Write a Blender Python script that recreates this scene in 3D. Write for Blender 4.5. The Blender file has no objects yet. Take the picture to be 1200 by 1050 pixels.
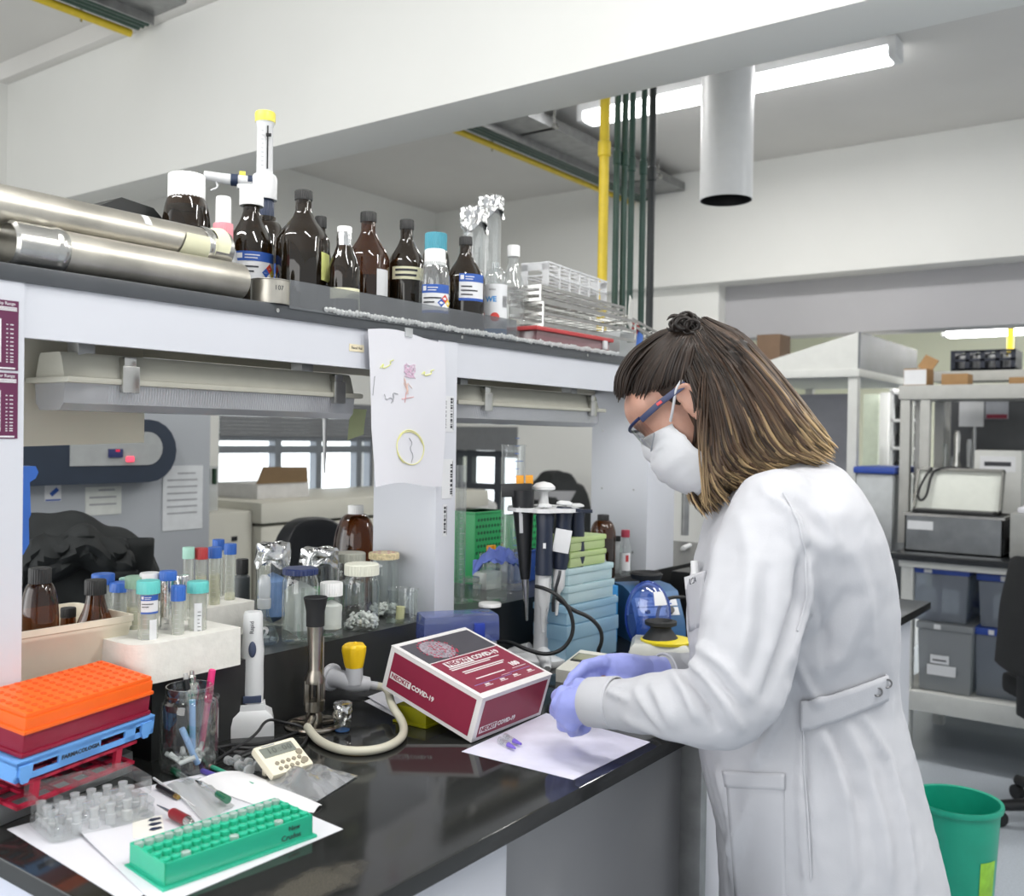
import bpy, bmesh, math, random
from mathutils import Vector, Matrix, Euler, noise
random.seed(7)
S = bpy.context.scene
COL = S.collection
PI = math.pi
R = math.radians
# ------------------------------------------------------------------ camera
FPX = 1140.0
YAW, PIT, ROL = R(36.14), R(-0.68), R(0.88)
CAM = Vector((0, 0, 1.38))
fw = Vector((math.cos(YAW)*math.cos(PIT), math.sin(YAW)*math.cos(PIT), math.sin(PIT)))
_r0 = Vector((math.sin(YAW), -math.cos(YAW), 0)); _u0 = _r0.cross(fw)
rt = _r0*math.cos(ROL)+_u0*math.sin(ROL); up = -_r0*math.sin(ROL)+_u0*math.cos(ROL)
cam_d = bpy.data.cameras.new('camera'); cam = bpy.data.objects.new('camera', cam_d); COL.objects.link(cam)
cam.matrix_world = Matrix(((rt.x, up.x, -fw.x, CAM.x), (rt.y, up.y, -fw.y, CAM.y), (rt.z, up.z, -fw.z, CAM.z), (0, 0, 0, 1)))
cam_d.sensor_width = 36; cam_d.sensor_fit = 'HORIZONTAL'; cam_d.lens = 36*FPX/1200; cam_d.clip_start = .05
cam_d.dof.use_dof = True; cam_d.dof.focus_distance = 1.62; cam_d.dof.aperture_fstop = 5.6
S.camera = cam
def ray(x, y): return fw+rt*((x-600)/FPX)+up*((525-y)/FPX)
def atz(x, y, z): d = ray(x, y); return CAM+d*((z-CAM.z)/d.z)
def aty(x, y, Y): d = ray(x, y); return CAM+d*(Y/d.y)
def atx(x, y, X): d = ray(x, y); return CAM+d*(X/d.x)
def atd(x, y, D): return CAM+ray(x, y)*D
def depth(p): return (Vector(p)-CAM).dot(fw)
def face(p): return math.atan2(p[1], p[0])-PI/2      # turn so that local -Y looks at the viewer's place

# ------------------------------------------------------------------ materials
def lin(h):
    if isinstance(h, str):
        h = h.lstrip('#'); v = [int(h[i:i+2], 16)/255 for i in (0, 2, 4)]
        return tuple(c/12.92 if c <= .04045 else ((c+.055)/1.055)**2.4 for c in v)
    return tuple(h)
MATS = {}
def mat(name, color, rough=.5, metal=0, var=.06, scale=25, bump=0, bscale=None, alpha=1, emit=0, spec=.5, coat=0, sss=0, stretch=None):
    if name in MATS: return MATS[name]
    m = bpy.data.materials.new(name); m.use_nodes = True; nt = m.node_tree; N = nt.nodes; L = nt.links
    b = N['Principled BSDF']; c = lin(color)
    tc = N.new('ShaderNodeTexCoord'); mp = N.new('ShaderNodeMapping'); L.new(tc.outputs['Object'], mp.inputs[0])
    if stretch: mp.inputs['Scale'].default_value = stretch
    nz = N.new('ShaderNodeTexNoise'); nz.inputs['Scale'].default_value = scale; nz.inputs['Detail'].default_value = 4
    L.new(mp.outputs[0], nz.inputs['Vector'])
    cr = N.new('ShaderNodeValToRGB')
    cr.color_ramp.elements[0].position = .3; cr.color_ramp.elements[1].position = .7
    cr.color_ramp.elements[0].color = tuple(max(0, v*(1-var)) for v in c)+(1,)
    cr.color_ramp.elements[1].color = tuple(min(1, v*(1+var)) for v in c)+(1,)
    L.new(nz.outputs[0], cr.inputs[0]); L.new(cr.outputs[0], b.inputs['Base Color'])
    b.inputs['Roughness'].default_value = rough; b.inputs['Metallic'].default_value = metal
    b.inputs['Specular IOR Level'].default_value = spec; b.inputs['Alpha'].default_value = alpha
    if coat: b.inputs['Coat Weight'].default_value = coat; b.inputs['Coat Roughness'].default_value = .05
    if sss: b.inputs['Subsurface Weight'].default_value = sss; b.inputs['Subsurface Radius'].default_value = (.01, .005, .003); b.inputs['Subsurface Scale'].default_value = .5
    if emit:
        b.inputs['Emission Color'].default_value = c+(1,); b.inputs['Emission Strength'].default_value = emit
    if bump:
        bp = N.new('ShaderNodeBump'); bp.inputs['Strength'].default_value = bump; bp.inputs['Distance'].default_value = .002
        n2 = N.new('ShaderNodeTexNoise'); n2.inputs['Scale'].default_value = bscale or scale; n2.inputs['Detail'].default_value = 5
        L.new(mp.outputs[0], n2.inputs['Vector']); L.new(n2.outputs[0], bp.inputs['Height']); L.new(bp.outputs[0], b.inputs['Normal'])
    MATS[name] = m; return m
def glass(name, tint, base=.06, edge=.55, rough=.03, body=None, bodyfac=0, power=3.0, bump=0):
    """thin-walled clear glass or plastic: tinted see-through, mirror-like towards grazing angles; body = share of a milky diffuse"""
    if name in MATS: return MATS[name]
    m = bpy.data.materials.new(name); m.use_nodes = True; nt = m.node_tree; N = nt.nodes; L = nt.links
    N.remove(N['Principled BSDF']); out = N['Material Output']
    t = N.new('ShaderNodeBsdfTransparent'); c = lin(tint); t.inputs[0].default_value = c+(1,)
    g = N.new('ShaderNodeBsdfGlossy'); g.inputs['Roughness'].default_value = rough; g.inputs[0].default_value = (1, 1, 1, 1)
    lw = N.new('ShaderNodeLayerWeight'); lw.inputs[0].default_value = .5
    pw = N.new('ShaderNodeMath'); pw.operation = 'POWER'; L.new(lw.outputs['Facing'], pw.inputs[0]); pw.inputs[1].default_value = power
    ma = N.new('ShaderNodeMath'); ma.operation = 'MULTIPLY_ADD'; L.new(pw.outputs[0], ma.inputs[0]); ma.inputs[1].default_value = edge; ma.inputs[2].default_value = base
    tc = N.new('ShaderNodeTexCoord'); nz = N.new('ShaderNodeTexNoise'); nz.inputs['Scale'].default_value = 40; L.new(tc.outputs['Object'], nz.inputs['Vector'])
    bp = N.new('ShaderNodeBump'); bp.inputs['Strength'].default_value = bump or .08; bp.inputs['Distance'].default_value = .002; L.new(nz.outputs[0], bp.inputs['Height']); L.new(bp.outputs[0], g.inputs['Normal'])
    src = t.outputs[0]
    if bodyfac:
        d = N.new('ShaderNodeBsdfDiffuse'); d.inputs[0].default_value = lin(body)+(1,)
        tl = N.new('ShaderNodeBsdfTranslucent'); tl.inputs[0].default_value = lin(body)+(1,)
        md = N.new('ShaderNodeMixShader'); md.inputs[0].default_value = .4; L.new(d.outputs[0], md.inputs[1]); L.new(tl.outputs[0], md.inputs[2])
        mx = N.new('ShaderNodeMixShader'); mx.inputs[0].default_value = bodyfac; L.new(t.outputs[0], mx.inputs[1]); L.new(md.outputs[0], mx.inputs[2]); src = mx.outputs[0]
    mm = N.new('ShaderNodeMixShader'); L.new(ma.outputs[0], mm.inputs[0]); L.new(src, mm.inputs[1]); L.new(g.outputs[0], mm.inputs[2])
    L.new(mm.outputs[0], out.inputs[0]); MATS[name] = m; return m

# ------------------------------------------------------------------ mesh builder
def rotm(rx=0, ry=0, rz=0): return Euler((rx, ry, rz)).to_matrix().to_4x4()
def T(x, y=None, z=None):
    return Matrix.Translation(x if y is None else (x, y, z))
def axis_matrix(p0, p1):
    """frame with local Z along p0->p1, origin at p0"""
    z = (Vector(p1)-Vector(p0)).normalized(); a = Vector((0, 0, 1)) if abs(z.z) < .95 else Vector((1, 0, 0))
    x = a.cross(z).normalized(); y = z.cross(x)
    return Matrix(((x.x, y.x, z.x, p0[0]), (x.y, y.y, z.y, p0[1]), (x.z, y.z, z.z, p0[2]), (0, 0, 0, 1)))
class MB:
    def __init__(s, m=None):
        s.v = []; s.f = []; s.fi = []; s.mats = []; s.cur = 0; s.X = Matrix.Identity(4)
        if m: s.use(m)
    def use(s, m):
        if m not in s.mats: s.mats.append(m)
        s.cur = s.mats.index(m); return s
    def at(s, X=None): s.X = X or Matrix.Identity(4); return s
    def add(s, vs, fs):
        o = len(s.v); s.v += [tuple(s.X @ Vector(v)) for v in vs]
        s.f += [tuple(i+o for i in f) for f in fs]; s.fi += [s.cur]*len(fs); return s
    def bm(s, bm):
        bm.verts.index_update(); vs = [v.co[:] for v in bm.verts]; fs = [[v.index for v in f.verts] for f in bm.faces]; bm.free(); return s.add(vs, fs)
    def box(s, c, d, bev=0, rot=None, seg=2, taper=None):
        b = bmesh.new(); bmesh.ops.create_cube(b, size=1)
        for v in b.verts:
            k = taper if (taper and v.co.z < 0) else 1
            v.co = Vector((v.co.x*d[0]*k, v.co.y*d[1]*k, v.co.z*d[2]))
        if bev: bmesh.ops.bevel(b, geom=b.edges[:], offset=min(bev, min(d)*.45), segments=seg, affect='EDGES', profile=.7)
        Xf = T(c) @ (rot if rot else Matrix.Identity(4)); bmesh.ops.transform(b, matrix=Xf, verts=b.verts); return s.bm(b)
    def b2(s, a, b, bev=0):
        a, b = Vector(a), Vector(b); return s.box((a+b)/2, [abs(q) for q in (b-a)], bev)
    def lathe(s, prof, n=24, c=(0, 0, 0), sx=1, sy=1, a0=0, a1=2*PI):
        full = abs(a1-a0-2*PI) < 1e-6; vs = []; fs = []; rows = []
        for r, z in prof:
            if r < 1e-6: rows.append([len(vs)]); vs.append((c[0], c[1], c[2]+z))
            else:
                row = []
                for i in range(n if full else n+1):
                    a = a0+(a1-a0)*i/n; row.append(len(vs)); vs.append((c[0]+r*math.cos(a)*sx, c[1]+r*math.sin(a)*sy, c[2]+z))
                rows.append(row)
        for A, B in zip(rows, rows[1:]):
            m = max(len(A), len(B)); rng = range(m if full else m-1)
            for i in rng:
                j = (i+1) % m
                if len(A) == 1 and len(B) == 1: continue
                if len(A) == 1: fs.append((A[0], B[j], B[i]))
                elif len(B) == 1: fs.append((A[i], A[j], B[0]))
                else: fs.append((A[i], A[j], B[j], B[i]))
        return s.add(vs, fs)
    def cyl(s, p0, p1, r, n=20, r1=None, bev=0):
        L = (Vector(p1)-Vector(p0)).length; X = s.X; s.X = X @ axis_matrix(p0, p1); r1 = r if r1 is None else r1; b = bev
        s.lathe([(0, 0), (r-b, 0), (r, b), (r1, L-b), (r1-b, L), (0, L)], n); s.X = X; return s
    def tube(s, pts, r, n=10, smooth=0, cap=True):
        pts = [Vector(p) for p in pts]
        rs = list(r) if isinstance(r, (list, tuple)) else [r]*len(pts)
        for _ in range(smooth):
            q = [pts[0]]; qr = [rs[0]]
            for i in range(len(pts)-1):
                q += [pts[i]*.75+pts[i+1]*.25, pts[i]*.25+pts[i+1]*.75]; qr += [rs[i]*.75+rs[i+1]*.25, rs[i]*.25+rs[i+1]*.75]
            pts = q+[pts[-1]]; rs = qr+[rs[-1]]
        vs = []; fs = []; t0 = (pts[1]-pts[0]).normalized()
        a = Vector((0, 0, 1)) if abs(t0.z) < .9 else Vector((1, 0, 0)); nrm = (a-t0*a.dot(t0)).normalized()
        for i, p in enumerate(pts):
            t = (pts[min(i+1, len(pts)-1)]-pts[max(i-1, 0)])
            t = t.normalized() if t.length > 1e-9 else t0
            nrm = (nrm-t*nrm.dot(t)); nrm = nrm.normalized() if nrm.length > 1e-6 else t.orthogonal().normalized(); bi = t.cross(nrm)
            for k in range(n):
                A = 2*PI*k/n; vs.append(p+(nrm*math.cos(A)+bi*math.sin(A))*rs[i])
        for i in range(len(pts)-1):
            for k in range(n): fs.append((i*n+k, i*n+(k+1) % n, (i+1)*n+(k+1) % n, (i+1)*n+k))
        if cap: fs.append(tuple(range(n))[::-1]); fs.append(tuple((len(pts)-1)*n+k for k in range(n)))
        return s.add(vs, fs)
    def prism(s, outline, z0, z1):
        n = len(outline); vs = [(x, y, z0) for x, y in outline]+[(x, y, z1) for x, y in outline]
        fs = [tuple(range(n))[::-1], tuple(range(n, 2*n))]+[(i, (i+1) % n, n+(i+1) % n, n+i) for i in range(n)]
        return s.add(vs, fs)
    def ball(s, c, r, n=16, m=10):
        r = r if isinstance(r, (list, tuple)) else (r, r, r); vs = []; fs = []
        for i in range(m+1):
            t = PI*i/m
            for k in range(n): A = 2*PI*k/n; vs.append((c[0]+r[0]*math.sin(t)*math.cos(A), c[1]+r[1]*math.sin(t)*math.sin(A), c[2]+r[2]*math.cos(t)))
        for i in range(m):
            for k in range(n): fs.append((i*n+k, (i+1)*n+k, (i+1)*n+(k+1) % n, i*n+(k+1) % n))
        return s.add(vs, fs)
    def grid(s, nu, nv, fn, thick=0):
        vs = [tuple(fn(i/nu, j/nv)) for j in range(nv+1) for i in range(nu+1)]; w = nu+1
        fs = [(j*w+i, j*w+i+1, (j+1)*w+i+1, (j+1)*w+i) for j in range(nv) for i in range(nu)]
        if thick:
            n = len(vs); vs = vs+[(x, y, z-thick) for x, y, z in vs]
            fs = fs+[tuple(n+i for i in f[::-1]) for f in fs]
            rim = [i for i in range(w)]+[j*w+nu for j in range(1, nv+1)]+[nv*w+i for i in range(nu-1, -1, -1)]+[j*w for j in range(nv-1, 0, -1)]
            fs += [(rim[k], n+rim[k], n+rim[(k+1) % len(rim)], rim[(k+1) % len(rim)]) for k in range(len(rim))]
        return s.add(vs, fs)
    def wrap(s, r, z0, z1, a0, a1, n=12, c=(0, 0)):
        """curved label; angle 0 looks along local -Y, positive to the viewer's right"""
        vs = []; fs = []
        for i in range(n+1):
            a = a0+(a1-a0)*i/n; x = c[0]+r*math.sin(a); y = c[1]-r*math.cos(a); vs += [(x, y, z0), (x, y, z1)]
        for i in range(n): fs.append((2*i, 2*i+2, 2*i+3, 2*i+1))
        return s.add(vs, fs)
    def text(s, string, size, X, align='CENTER', wrap=None, extrude=0.0002, bold=0, res=2):
        """lettering in local XZ plane seen from -Y (x right, z up); wrap = radius of the cylinder it lies on"""
        cu = bpy.data.curves.new('t', 'FONT'); cu.body = string; cu.size = size; cu.align_x = align; cu.align_y = 'CENTER'; cu.resolution_u = res; cu.offset = bold; cu.extrude = 0 if wrap else extrude
        ob = bpy.data.objects.new('t', cu); me = bpy.data.meshes.new_from_object(ob)
        vs = []
        for v in me.vertices:
            x, y, z = v.co
            if wrap: vs.append(X @ Vector((wrap*math.sin(x/wrap), -wrap*math.cos(x/wrap), y)))
            else: vs.append(X @ Vector((x, -z, y)))
        fs = [tuple(p.vertices) for p in me.polygons]
        bpy.data.objects.remove(ob); bpy.data.curves.remove(cu); bpy.data.meshes.remove(me)
        return s.add(vs, fs)
    def done(s, name, m=None, parent=None, sharp=38, label=None):
        me = bpy.data.meshes.new(name); me.from_pydata(s.v, [], s.f)
        mats = s.mats if s.mats else [m]
        for q in mats: me.materials.append(q)
        if s.mats:
            for p, i in zip(me.polygons, s.fi): p.material_index = i
        me.validate(); b = bmesh.new(); b.from_mesh(me)
        bmesh.ops.recalc_face_normals(b, faces=b.faces[:])
        ca = math.cos(R(sharp))
        for f in b.faces: f.smooth = True
        for e in b.edges:
            if len(e.link_faces) == 2: e.smooth = e.link_faces[0].normal.dot(e.link_faces[1].normal) > ca
        b.to_mesh(me); b.free()
        o = bpy.data.objects.new(name, me); COL.objects.link(o)
        if parent: o.parent = parent
        if label: o['label'] = label
        return o
def thing(name, label, cat, loc=(0, 0, 0), rz=0, group=None, rot=None):
    o = bpy.data.objects.new(name, None); COL.objects.link(o); o.empty_display_size = .05
    o.location = loc; o.rotation_euler = rot if rot else (0, 0, rz); o['label'] = label; o['category'] = cat
    if group: o['group'] = group
    return o
def tag(o, label, cat, group=None, loc=None, rz=None):
    o['label'] = label; o['category'] = cat
    if group: o['group'] = group
    if loc is not None: o.location = loc
    if rz is not None: o.rotation_euler = (0, 0, rz)
    return o
def struct(o): o['kind'] = 'structure'; return o
def dup(root, loc, rz=None, label=None, group=None):
    r = root.copy(); COL.objects.link(r); r.location = loc
    if rz is not None: r.rotation_euler = (0, 0, rz)
    if label: r['label'] = label
    if group: r['group'] = group
    for ch in list(root.children):
        c = ch.copy(); COL.objects.link(c); c.parent = r
        for g in list(ch.children):
            d = g.copy(); COL.objects.link(d); d.parent = c
    return r

# palette
WHITE = mat('white_paint', '#dcdcdc', .55, var=.02, scale=3, bump=.05, bscale=60)
WALLP = mat('wall_paint', '#e8e8e4', .7, var=.02, scale=2, bump=.08, bscale=80)
CEILP = mat('ceiling_paint', '#dcdad6', .8, var=.03, scale=2, bump=.1, bscale=70)
GREYP = mat('grey_paint', '#b4b3b6', .7, var=.03, scale=2, bump=.06, bscale=60)
LAM = mat('white_laminate', '#cdcfd6', .35, var=.015, scale=6)
LAMG = mat('grey_laminate', '#98989a', .45, var=.04, scale=5, bump=.03, bscale=200)
BLACK = mat('black_plastic', '#17181a', .4, var=.1)
BLACKR = mat('black_rubber', '#1d1e20', .65, var=.1)
STEEL = mat('steel', '#c2c1bd', .22, 1, var=.08, scale=30, bump=.03)
STEELD = mat('worn_steel', '#b9b5ab', .36, .85, var=.2, scale=14, bump=.08, bscale=25)
GALV = mat('galvanised', '#9b9c9c', .4, .9, var=.15, scale=20)
WPL = mat('white_plastic', '#d8d9da', .4, var=.02)
GPL = mat('grey_plastic', '#b9bbbd', .45, var=.04)
CREAM = mat('cream_plastic', '#e3dac6', .4, var=.03)
BLUEP = mat('blue_plastic', '#2f63b8', .4, var=.05)
TEAL = mat('teal_plastic', '#5fc0bb', .4, var=.05)
MINT = mat('mint_plastic', '#a5d3c3', .4, var=.05)
REDP = mat('red_plastic', '#b5383a', .4, var=.05)
PAPER = mat('paper', '#d6d6dc', .7, var=.015, scale=10)
LABEL = mat('label_paper', '#d9dadc', .55, var=.02)
LBLUE = mat('label_blue', '#2b55a6', .5, var=.03)
INK = mat('ink', '#33343a', .6, var=.1)
INKG = mat('grey_ink', '#9a9ca0', .6, var=.1)
FOIL = mat('foil', '#d6d6d6', .18, 1, var=.1, scale=40, bump=.9, bscale=60)
GLASS = glass('clear_glass', '#f4f7f5', .09, .75)
PLAST = glass('clear_plastic', '#f2f4f4', .10, .55, .08, '#f0f2f2', .12)
FROST = glass('frosted_plastic', '#eef0f0', .08, .35, .22, '#f4f6f6', .45)
AMBER = glass('amber_glass', '#8a6a3c', .05, .5, .03, '#2e2415', .5)
AMBERL = glass('light_amber_glass', '#b5803c', .05, .5, .03, '#46290f', .35)
# ------------------------------------------------------------------ the setting
FLOORM = mat('vinyl_floor', '#a9b0b8', .35, var=.10, scale=140, bump=.03, bscale=120)
struct(MB().b2((-1.5, -2.5, -.05), (9.6, 6.2, 0)).done('floor', FLOORM))
BX0, BX1, BZ = 2.30, 2.53, 2.40
CZ = 3.08
struct(MB().b2((-1.5, -2.5, CZ), (2.42, 4.9, 3.2)).done('ceiling', CEILP))
struct(MB().b2((2.42, -2.5, 3.0), (5.65, 4.9, 3.2)).done('ceiling.002', CEILP))
struct(MB().b2((BX0, -2.5, BZ), (BX1, 4.66, 3.2), .006).done('trim_1', WALLP))                       # the near ceiling beam
struct(MB().b2((2.25, -2.5, 3.0), (2.30, 4.66, CZ), .004).done('trim_2', CEILP))                 # its cornice
FX = 5.40
struct(MB().b2((FX, -2.5, 2.318), (FX+.25, 4.66, 3.0), .004).done('trim_3', WALLP))                  # far beam
lz = atx(1040, 388, 5.62).z; py = atx(842, 360, 5.5).y
wf = MB()
WY0, WY1, WZ0, WZ1 = atx(606, 550, 5.5).y, 4.55, atx(560, 606, 5.5).z, atx(560, 500, 5.5).z
wf.b2((5.50, py, 0), (5.66, WY0, 2.318)); wf.b2((5.50, WY1, 0), (5.66, 4.66, 2.318))
wf.b2((5.50, WY0, 0), (5.66, WY1, WZ0)); wf.b2((5.50, WY0, WZ1), (5.66, WY1, 2.318))
struct(wf.done('wall_far', WALLP))
struct(MB().b2((5.60, -2.5, lz), (5.80, py, 2.318), .003).done('trim_4', GREYP))                     # lintel over the opening
# window wall on the far side of the room
LW0, LW1 = aty(256, 560, 4.66).x, aty(440, 560, 4.66).x
LZ0, LZ1 = aty(340, 596, 4.66).z, aty(340, 470, 4.66).z
wl = MB()
wl.b2((-1.5, 4.66, 0), (LW0, 4.86, 3.0)); wl.b2((LW1, 4.66, 0), (5.66, 4.86, 3.0)); wl.b2((LW0, 4.66, 0), (LW1, 4.86, LZ0)); wl.b2((LW0, 4.66, LZ1), (LW1, 4.86, 3.0))
struct(wl.done('wall_left', WALLP))
ALU = mat('aluminium', '#8d9299', .4, .6, var=.05)
DARKF = mat('dark_frame', '#3f444c', .5, .2, var=.05)
PANE = glass('window_glass', '#fdfefe', .04, .3)
OUT = mat('daylight_outside', '#f4f7ff', .9, emit=1.5, var=.05, scale=.6)
def window(n, org, ux, w, z0, z1, cols, rails, fm, blind=None):
    """org = lower corner, ux = unit direction along the wall"""
    ux = Vector(ux); nrm = Vector((ux.y, -ux.x, 0)); X = Matrix(((ux.x, -nrm.x, 0, org[0]), (ux.y, -nrm.y, 0, org[1]), (0, 0, 1, z0), (0, 0, 0, 1)))
    t = bpy.data.objects.new('window_%d' % n, None); COL.objects.link(t); struct(t); h = z1-z0
    m = MB().at(X)
    for c in [0]+cols+[1]: m.box((c*w, .06, h/2), (.05, .06, h))
    for q in [0]+rails+[1]: m.box((w/2, .06, q*h), (w, .055, .045))
    m.done('window_frame', fm, t)
    m = MB().at(X); m.box((w/2, .07, h/2), (w, .006, h)); m.done('pane', PANE, t)
    if blind:
        m = MB().at(X)
        for k in range(10): m.box((w/2, .01, h-(k+.5)*blind*h/10), (w*.98, .012, blind*h/10*.86), 0, rotm(.35))
        m.done('blind', mat('blind_slats', '#8b8d90', .6, var=.05), t)
    return t
window(1, (LW0, 4.66, 0), (1, 0, 0), LW1-LW0, LZ0, LZ1, [.36, .62, .9], [.55, .66], ALU, .33)
window(2, (5.5, WY1, 0), (0, -1, 0), WY1-WY0, WZ0, WZ1, [.22, .66], [.34, .7], DARKF, .26)
# next room seen through the opening
struct(MB().b2((9.3, -2.5, 0), (9.45, 3.62, 2.9)).done('wall_back', mat('cream_wall', '#dfe0cf', .7, var=.03, scale=2)))
struct(MB().b2((5.66, -2.5, 2.85), (9.45, 3.62, 2.95)).done('ceiling.001', mat('cream_ceiling', '#e2e3d8', .8, var=.03, scale=2)))
struct(MB().b2((5.66, 3.5, 0), (9.45, 3.62, 2.9)).done('wall_side', mat('cream_wall', '#dfe0cf')))
# baseboards
struct(MB().b2((5.485, py, 0), (5.5, 4.66, .08)).done('baseboard_far', GREYP))
struct(MB().b2((-1.5, 4.645, 0), (5.5, 4.66, .08)).done('baseboard_left', GREYP))

# ------------------------------------------------------------------ ceiling lamps and daylight
TUBE = mat('lamp_tube', '#ffffff', .4, emit=14, var=0)
def lamp(name, label, x, y0, y1, z=None, power=30, col=(1, .98, .95)):
    z = z or (3.0 if x > 2.4 else CZ)
    t = thing(name, label, 'ceiling lamp', (x, (y0+y1)/2, z), 0, 'ceiling tube lamps'); L = (y1-y0)
    MB().box((0, 0, -.02), (.11, L, .04), .008).done('housing', WPL, t)
    MB().box((0, 0, -.065), (.10, L-.03, .05), .022, seg=4).done('diffuser', TUBE, t)
    for sgn in (-1, 1): MB().box((0, sgn*L/2, -.045), (.115, .035, .085), .012).done('end_cap', WPL, t)
    ld = bpy.data.lights.new('tube_light', 'AREA'); ld.shape = 'RECTANGLE'; ld.size = .14; ld.size_y = L; ld.energy = power; ld.color = col
    lo = bpy.data.objects.new('tube_light', ld); COL.objects.link(lo); lo.parent = t; lo.location = (0, 0, -.10)
    return t
lamp('ceiling_lamp', 'long lit tube lamp on the ceiling behind the round white duct', 4.06, 1.09, 2.55, power=26)
lamp('ceiling_lamp', 'added unseen lit tube lamp above the near side of the island bench', 0.9, -.6, .8, power=24)  # added out of view for more light from the camera side
lamp('ceiling_lamp', 'added unseen lit tube lamp above the left end of the island bench', 0.2, 1.2, 2.6, power=22)  # second out-of-view lamp, added to brighten the near beam
lamp('ceiling_lamp', 'added unseen lit tube lamp over the standing person', 1.9, -1.6, -.2, power=34)  # extra lamp added outside the view to light the room
lamp('ceiling_lamp', 'added unseen lit tube lamp in front of the windows', 3.3, 2.0, 3.0, power=12)  # added lamp hidden by the near beam, lights the window side
lamp('ceiling_lamp', 'added unseen lit tube lamp over the right hand aisle', 4.2, -1.6, -.2, power=30)  # off-frame lamp added for the right background
pr = atx(1108, 396, 7.4)
lamp('ceiling_lamp', 'lit tube lamp in the next room above the shelf unit', 7.4, pr.y-1.5, pr.y, z=pr.z+.09, power=40)
lamp('ceiling_lamp', 'added unseen lit tube lamp in the next room close to the opening', 6.5, .4, 1.8, z=2.85, power=46)  # added out of sight above the lintel to brighten the cream wall
w = bpy.data.worlds.new('world'); S.world = w; w.use_nodes = True; wn = w.node_tree
bg = wn.nodes['Background']; bg.inputs[0].default_value = (.93, .97, 1, 1)
wt = wn.nodes.new('ShaderNodeTexCoord'); wsx = wn.nodes.new('ShaderNodeSeparateXYZ'); wn.links.new(wt.outputs['Generated'], wsx.inputs[0])
wm = wn.nodes.new('ShaderNodeMapRange'); wn.links.new(wsx.outputs['Y'], wm.inputs[0]); wm.inputs[1].default_value = .3; wm.inputs[2].default_value = .6; wm.inputs[3].default_value = .95; wm.inputs[4].default_value = 3.2   # bright sky on the window side
wn.links.new(wm.outputs[0], bg.inputs[1])
S.view_settings.view_transform = 'Standard'; S.view_settings.look = 'None'; S.view_settings.gamma = 1; S.view_settings.use_curve_mapping = False
S.view_settings.exposure = -0.35
S.cycles.transparent_max_bounces = 32; S.cycles.max_bounces = 10; S.cycles.use_denoising = True; S.cycles.caustics_reflective = False; S.cycles.caustics_refractive = False

def fill_light(name, loc, rot, sx, sy, e):
    ld = bpy.data.lights.new(name, 'AREA'); ld.shape = 'RECTANGLE'; ld.size = sx; ld.size_y = sy; ld.energy = e; ld.color = (1, .99, .97)
    o = bpy.data.objects.new(name, ld); COL.objects.link(o); o.location = loc; o.rotation_euler = rot; return o
fill_light('added_fill_left_end', (-1.6, 1.6, 1.75), (0, R(-90), 0), 1.7, 4.5, 84)      # added fill out of view to brighten the near beam; no window stands there
# duct, trays, pipes
dp = atd(851, 215, 3.68)
t = thing('exhaust_duct', 'round white duct hanging from the ceiling with a dark open end', 'duct', (dp.x, dp.y, 2.285), 0)
rr = .098
MB().lathe([(rr*.97, .0), (rr, 0), (rr, .72), (.0, .72)], 40).done('pipe', WPL, t)
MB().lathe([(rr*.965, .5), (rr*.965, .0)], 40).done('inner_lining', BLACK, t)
GREENP = mat('green_pipe_paint', '#2d4a40', .35, var=.1); YELP = mat('yellow_pipe_paint', '#d9bd2e', .4, var=.08)
DARKP = mat('dark_pipe_paint', '#2a2e2f', .35, var=.1)
for i, (xp, r, m, lab) in enumerate(((707, .0145, YELP, 'yellow gas pipe running upright beside the dark pipes'), (722, .0095, GREENP, 'green upright pipe next to the yellow pipe'), (731, .0095, GREENP, 'green upright pipe, third from the yellow side'),
                       (739.5, .0095, GREENP, 'green upright pipe, fourth from the yellow side'), (753, .0095, GREENP, 'green upright pipe beside the near black pipe'), (763, .0115, DARKP, 'black upright pipe, rightmost of the row'))):
    p = aty(xp, 250, 1.60+(.012 if i % 2 else 0)); r *= 1.1
    t = thing('service_pipe', lab, 'pipe', (p.x, p.y, 1.02), 0, 'upright service pipes')
    MB().cyl((0, 0, 0), (0, 0, 1.98), r, 14).done('pipe', m, t)
    MB().cyl((0, 0, 1.25), (0, 0, 1.30), r*1.28, 14, bev=.003).done('coupling', m, t)
def tray(name, label, x0, x1, y, z, top=3.0):
    t = thing(name, label, 'cable tray', (x0, y, z)); L = x1-x0
    MB().cyl((0, .02, 0), (L, .02, 0), .016, 12).done('yellow_pipe', YELP, t, label='yellow gas pipe')
    for k in range(3): MB().cyl((0, -.035-.032*k, .01), (L, -.035-.032*k, .01), .012, 10).done('green_pipe', GREENP, t)
    m = MB(); m.b2((0, -.34, .03), (L, .03, .036)); m.b2((0, -.34, .036), (L, -.335, .08)); m.b2((0, .025, .036), (L, .03, .08))
    m.b2((0, -.14, -.005), (L, -.132, .03)); m.done('tray', GALV, t)
    for q in (.12, .5, .88):
        m = MB(); m.b2((L*q-.015, -.36, .03), (L*q+.015, .05, .05)); m.cyl((L*q, -.34, .04), (L*q, -.34, top-z), .005, 8); m.cyl((L*q, .04, -.02), (L*q, .04, top-z), .005, 8)
        m.done('hanger', STEEL, t)
zt = 2.86
pa = atx(155, 37, BX0-.06)
tray('cable_tray', 'cable tray of pipes meeting the front face of the near beam', .6, BX0-.055, pa.y, pa.z, CZ)
pb = atz(540, 153, zt); pc = atz(700, 219, zt)
tray('cable_tray', 'cable tray of pipes running from near beam to far beam', BX1+.002, FX-.002, (pb.y+pc.y)/2, zt)

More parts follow.
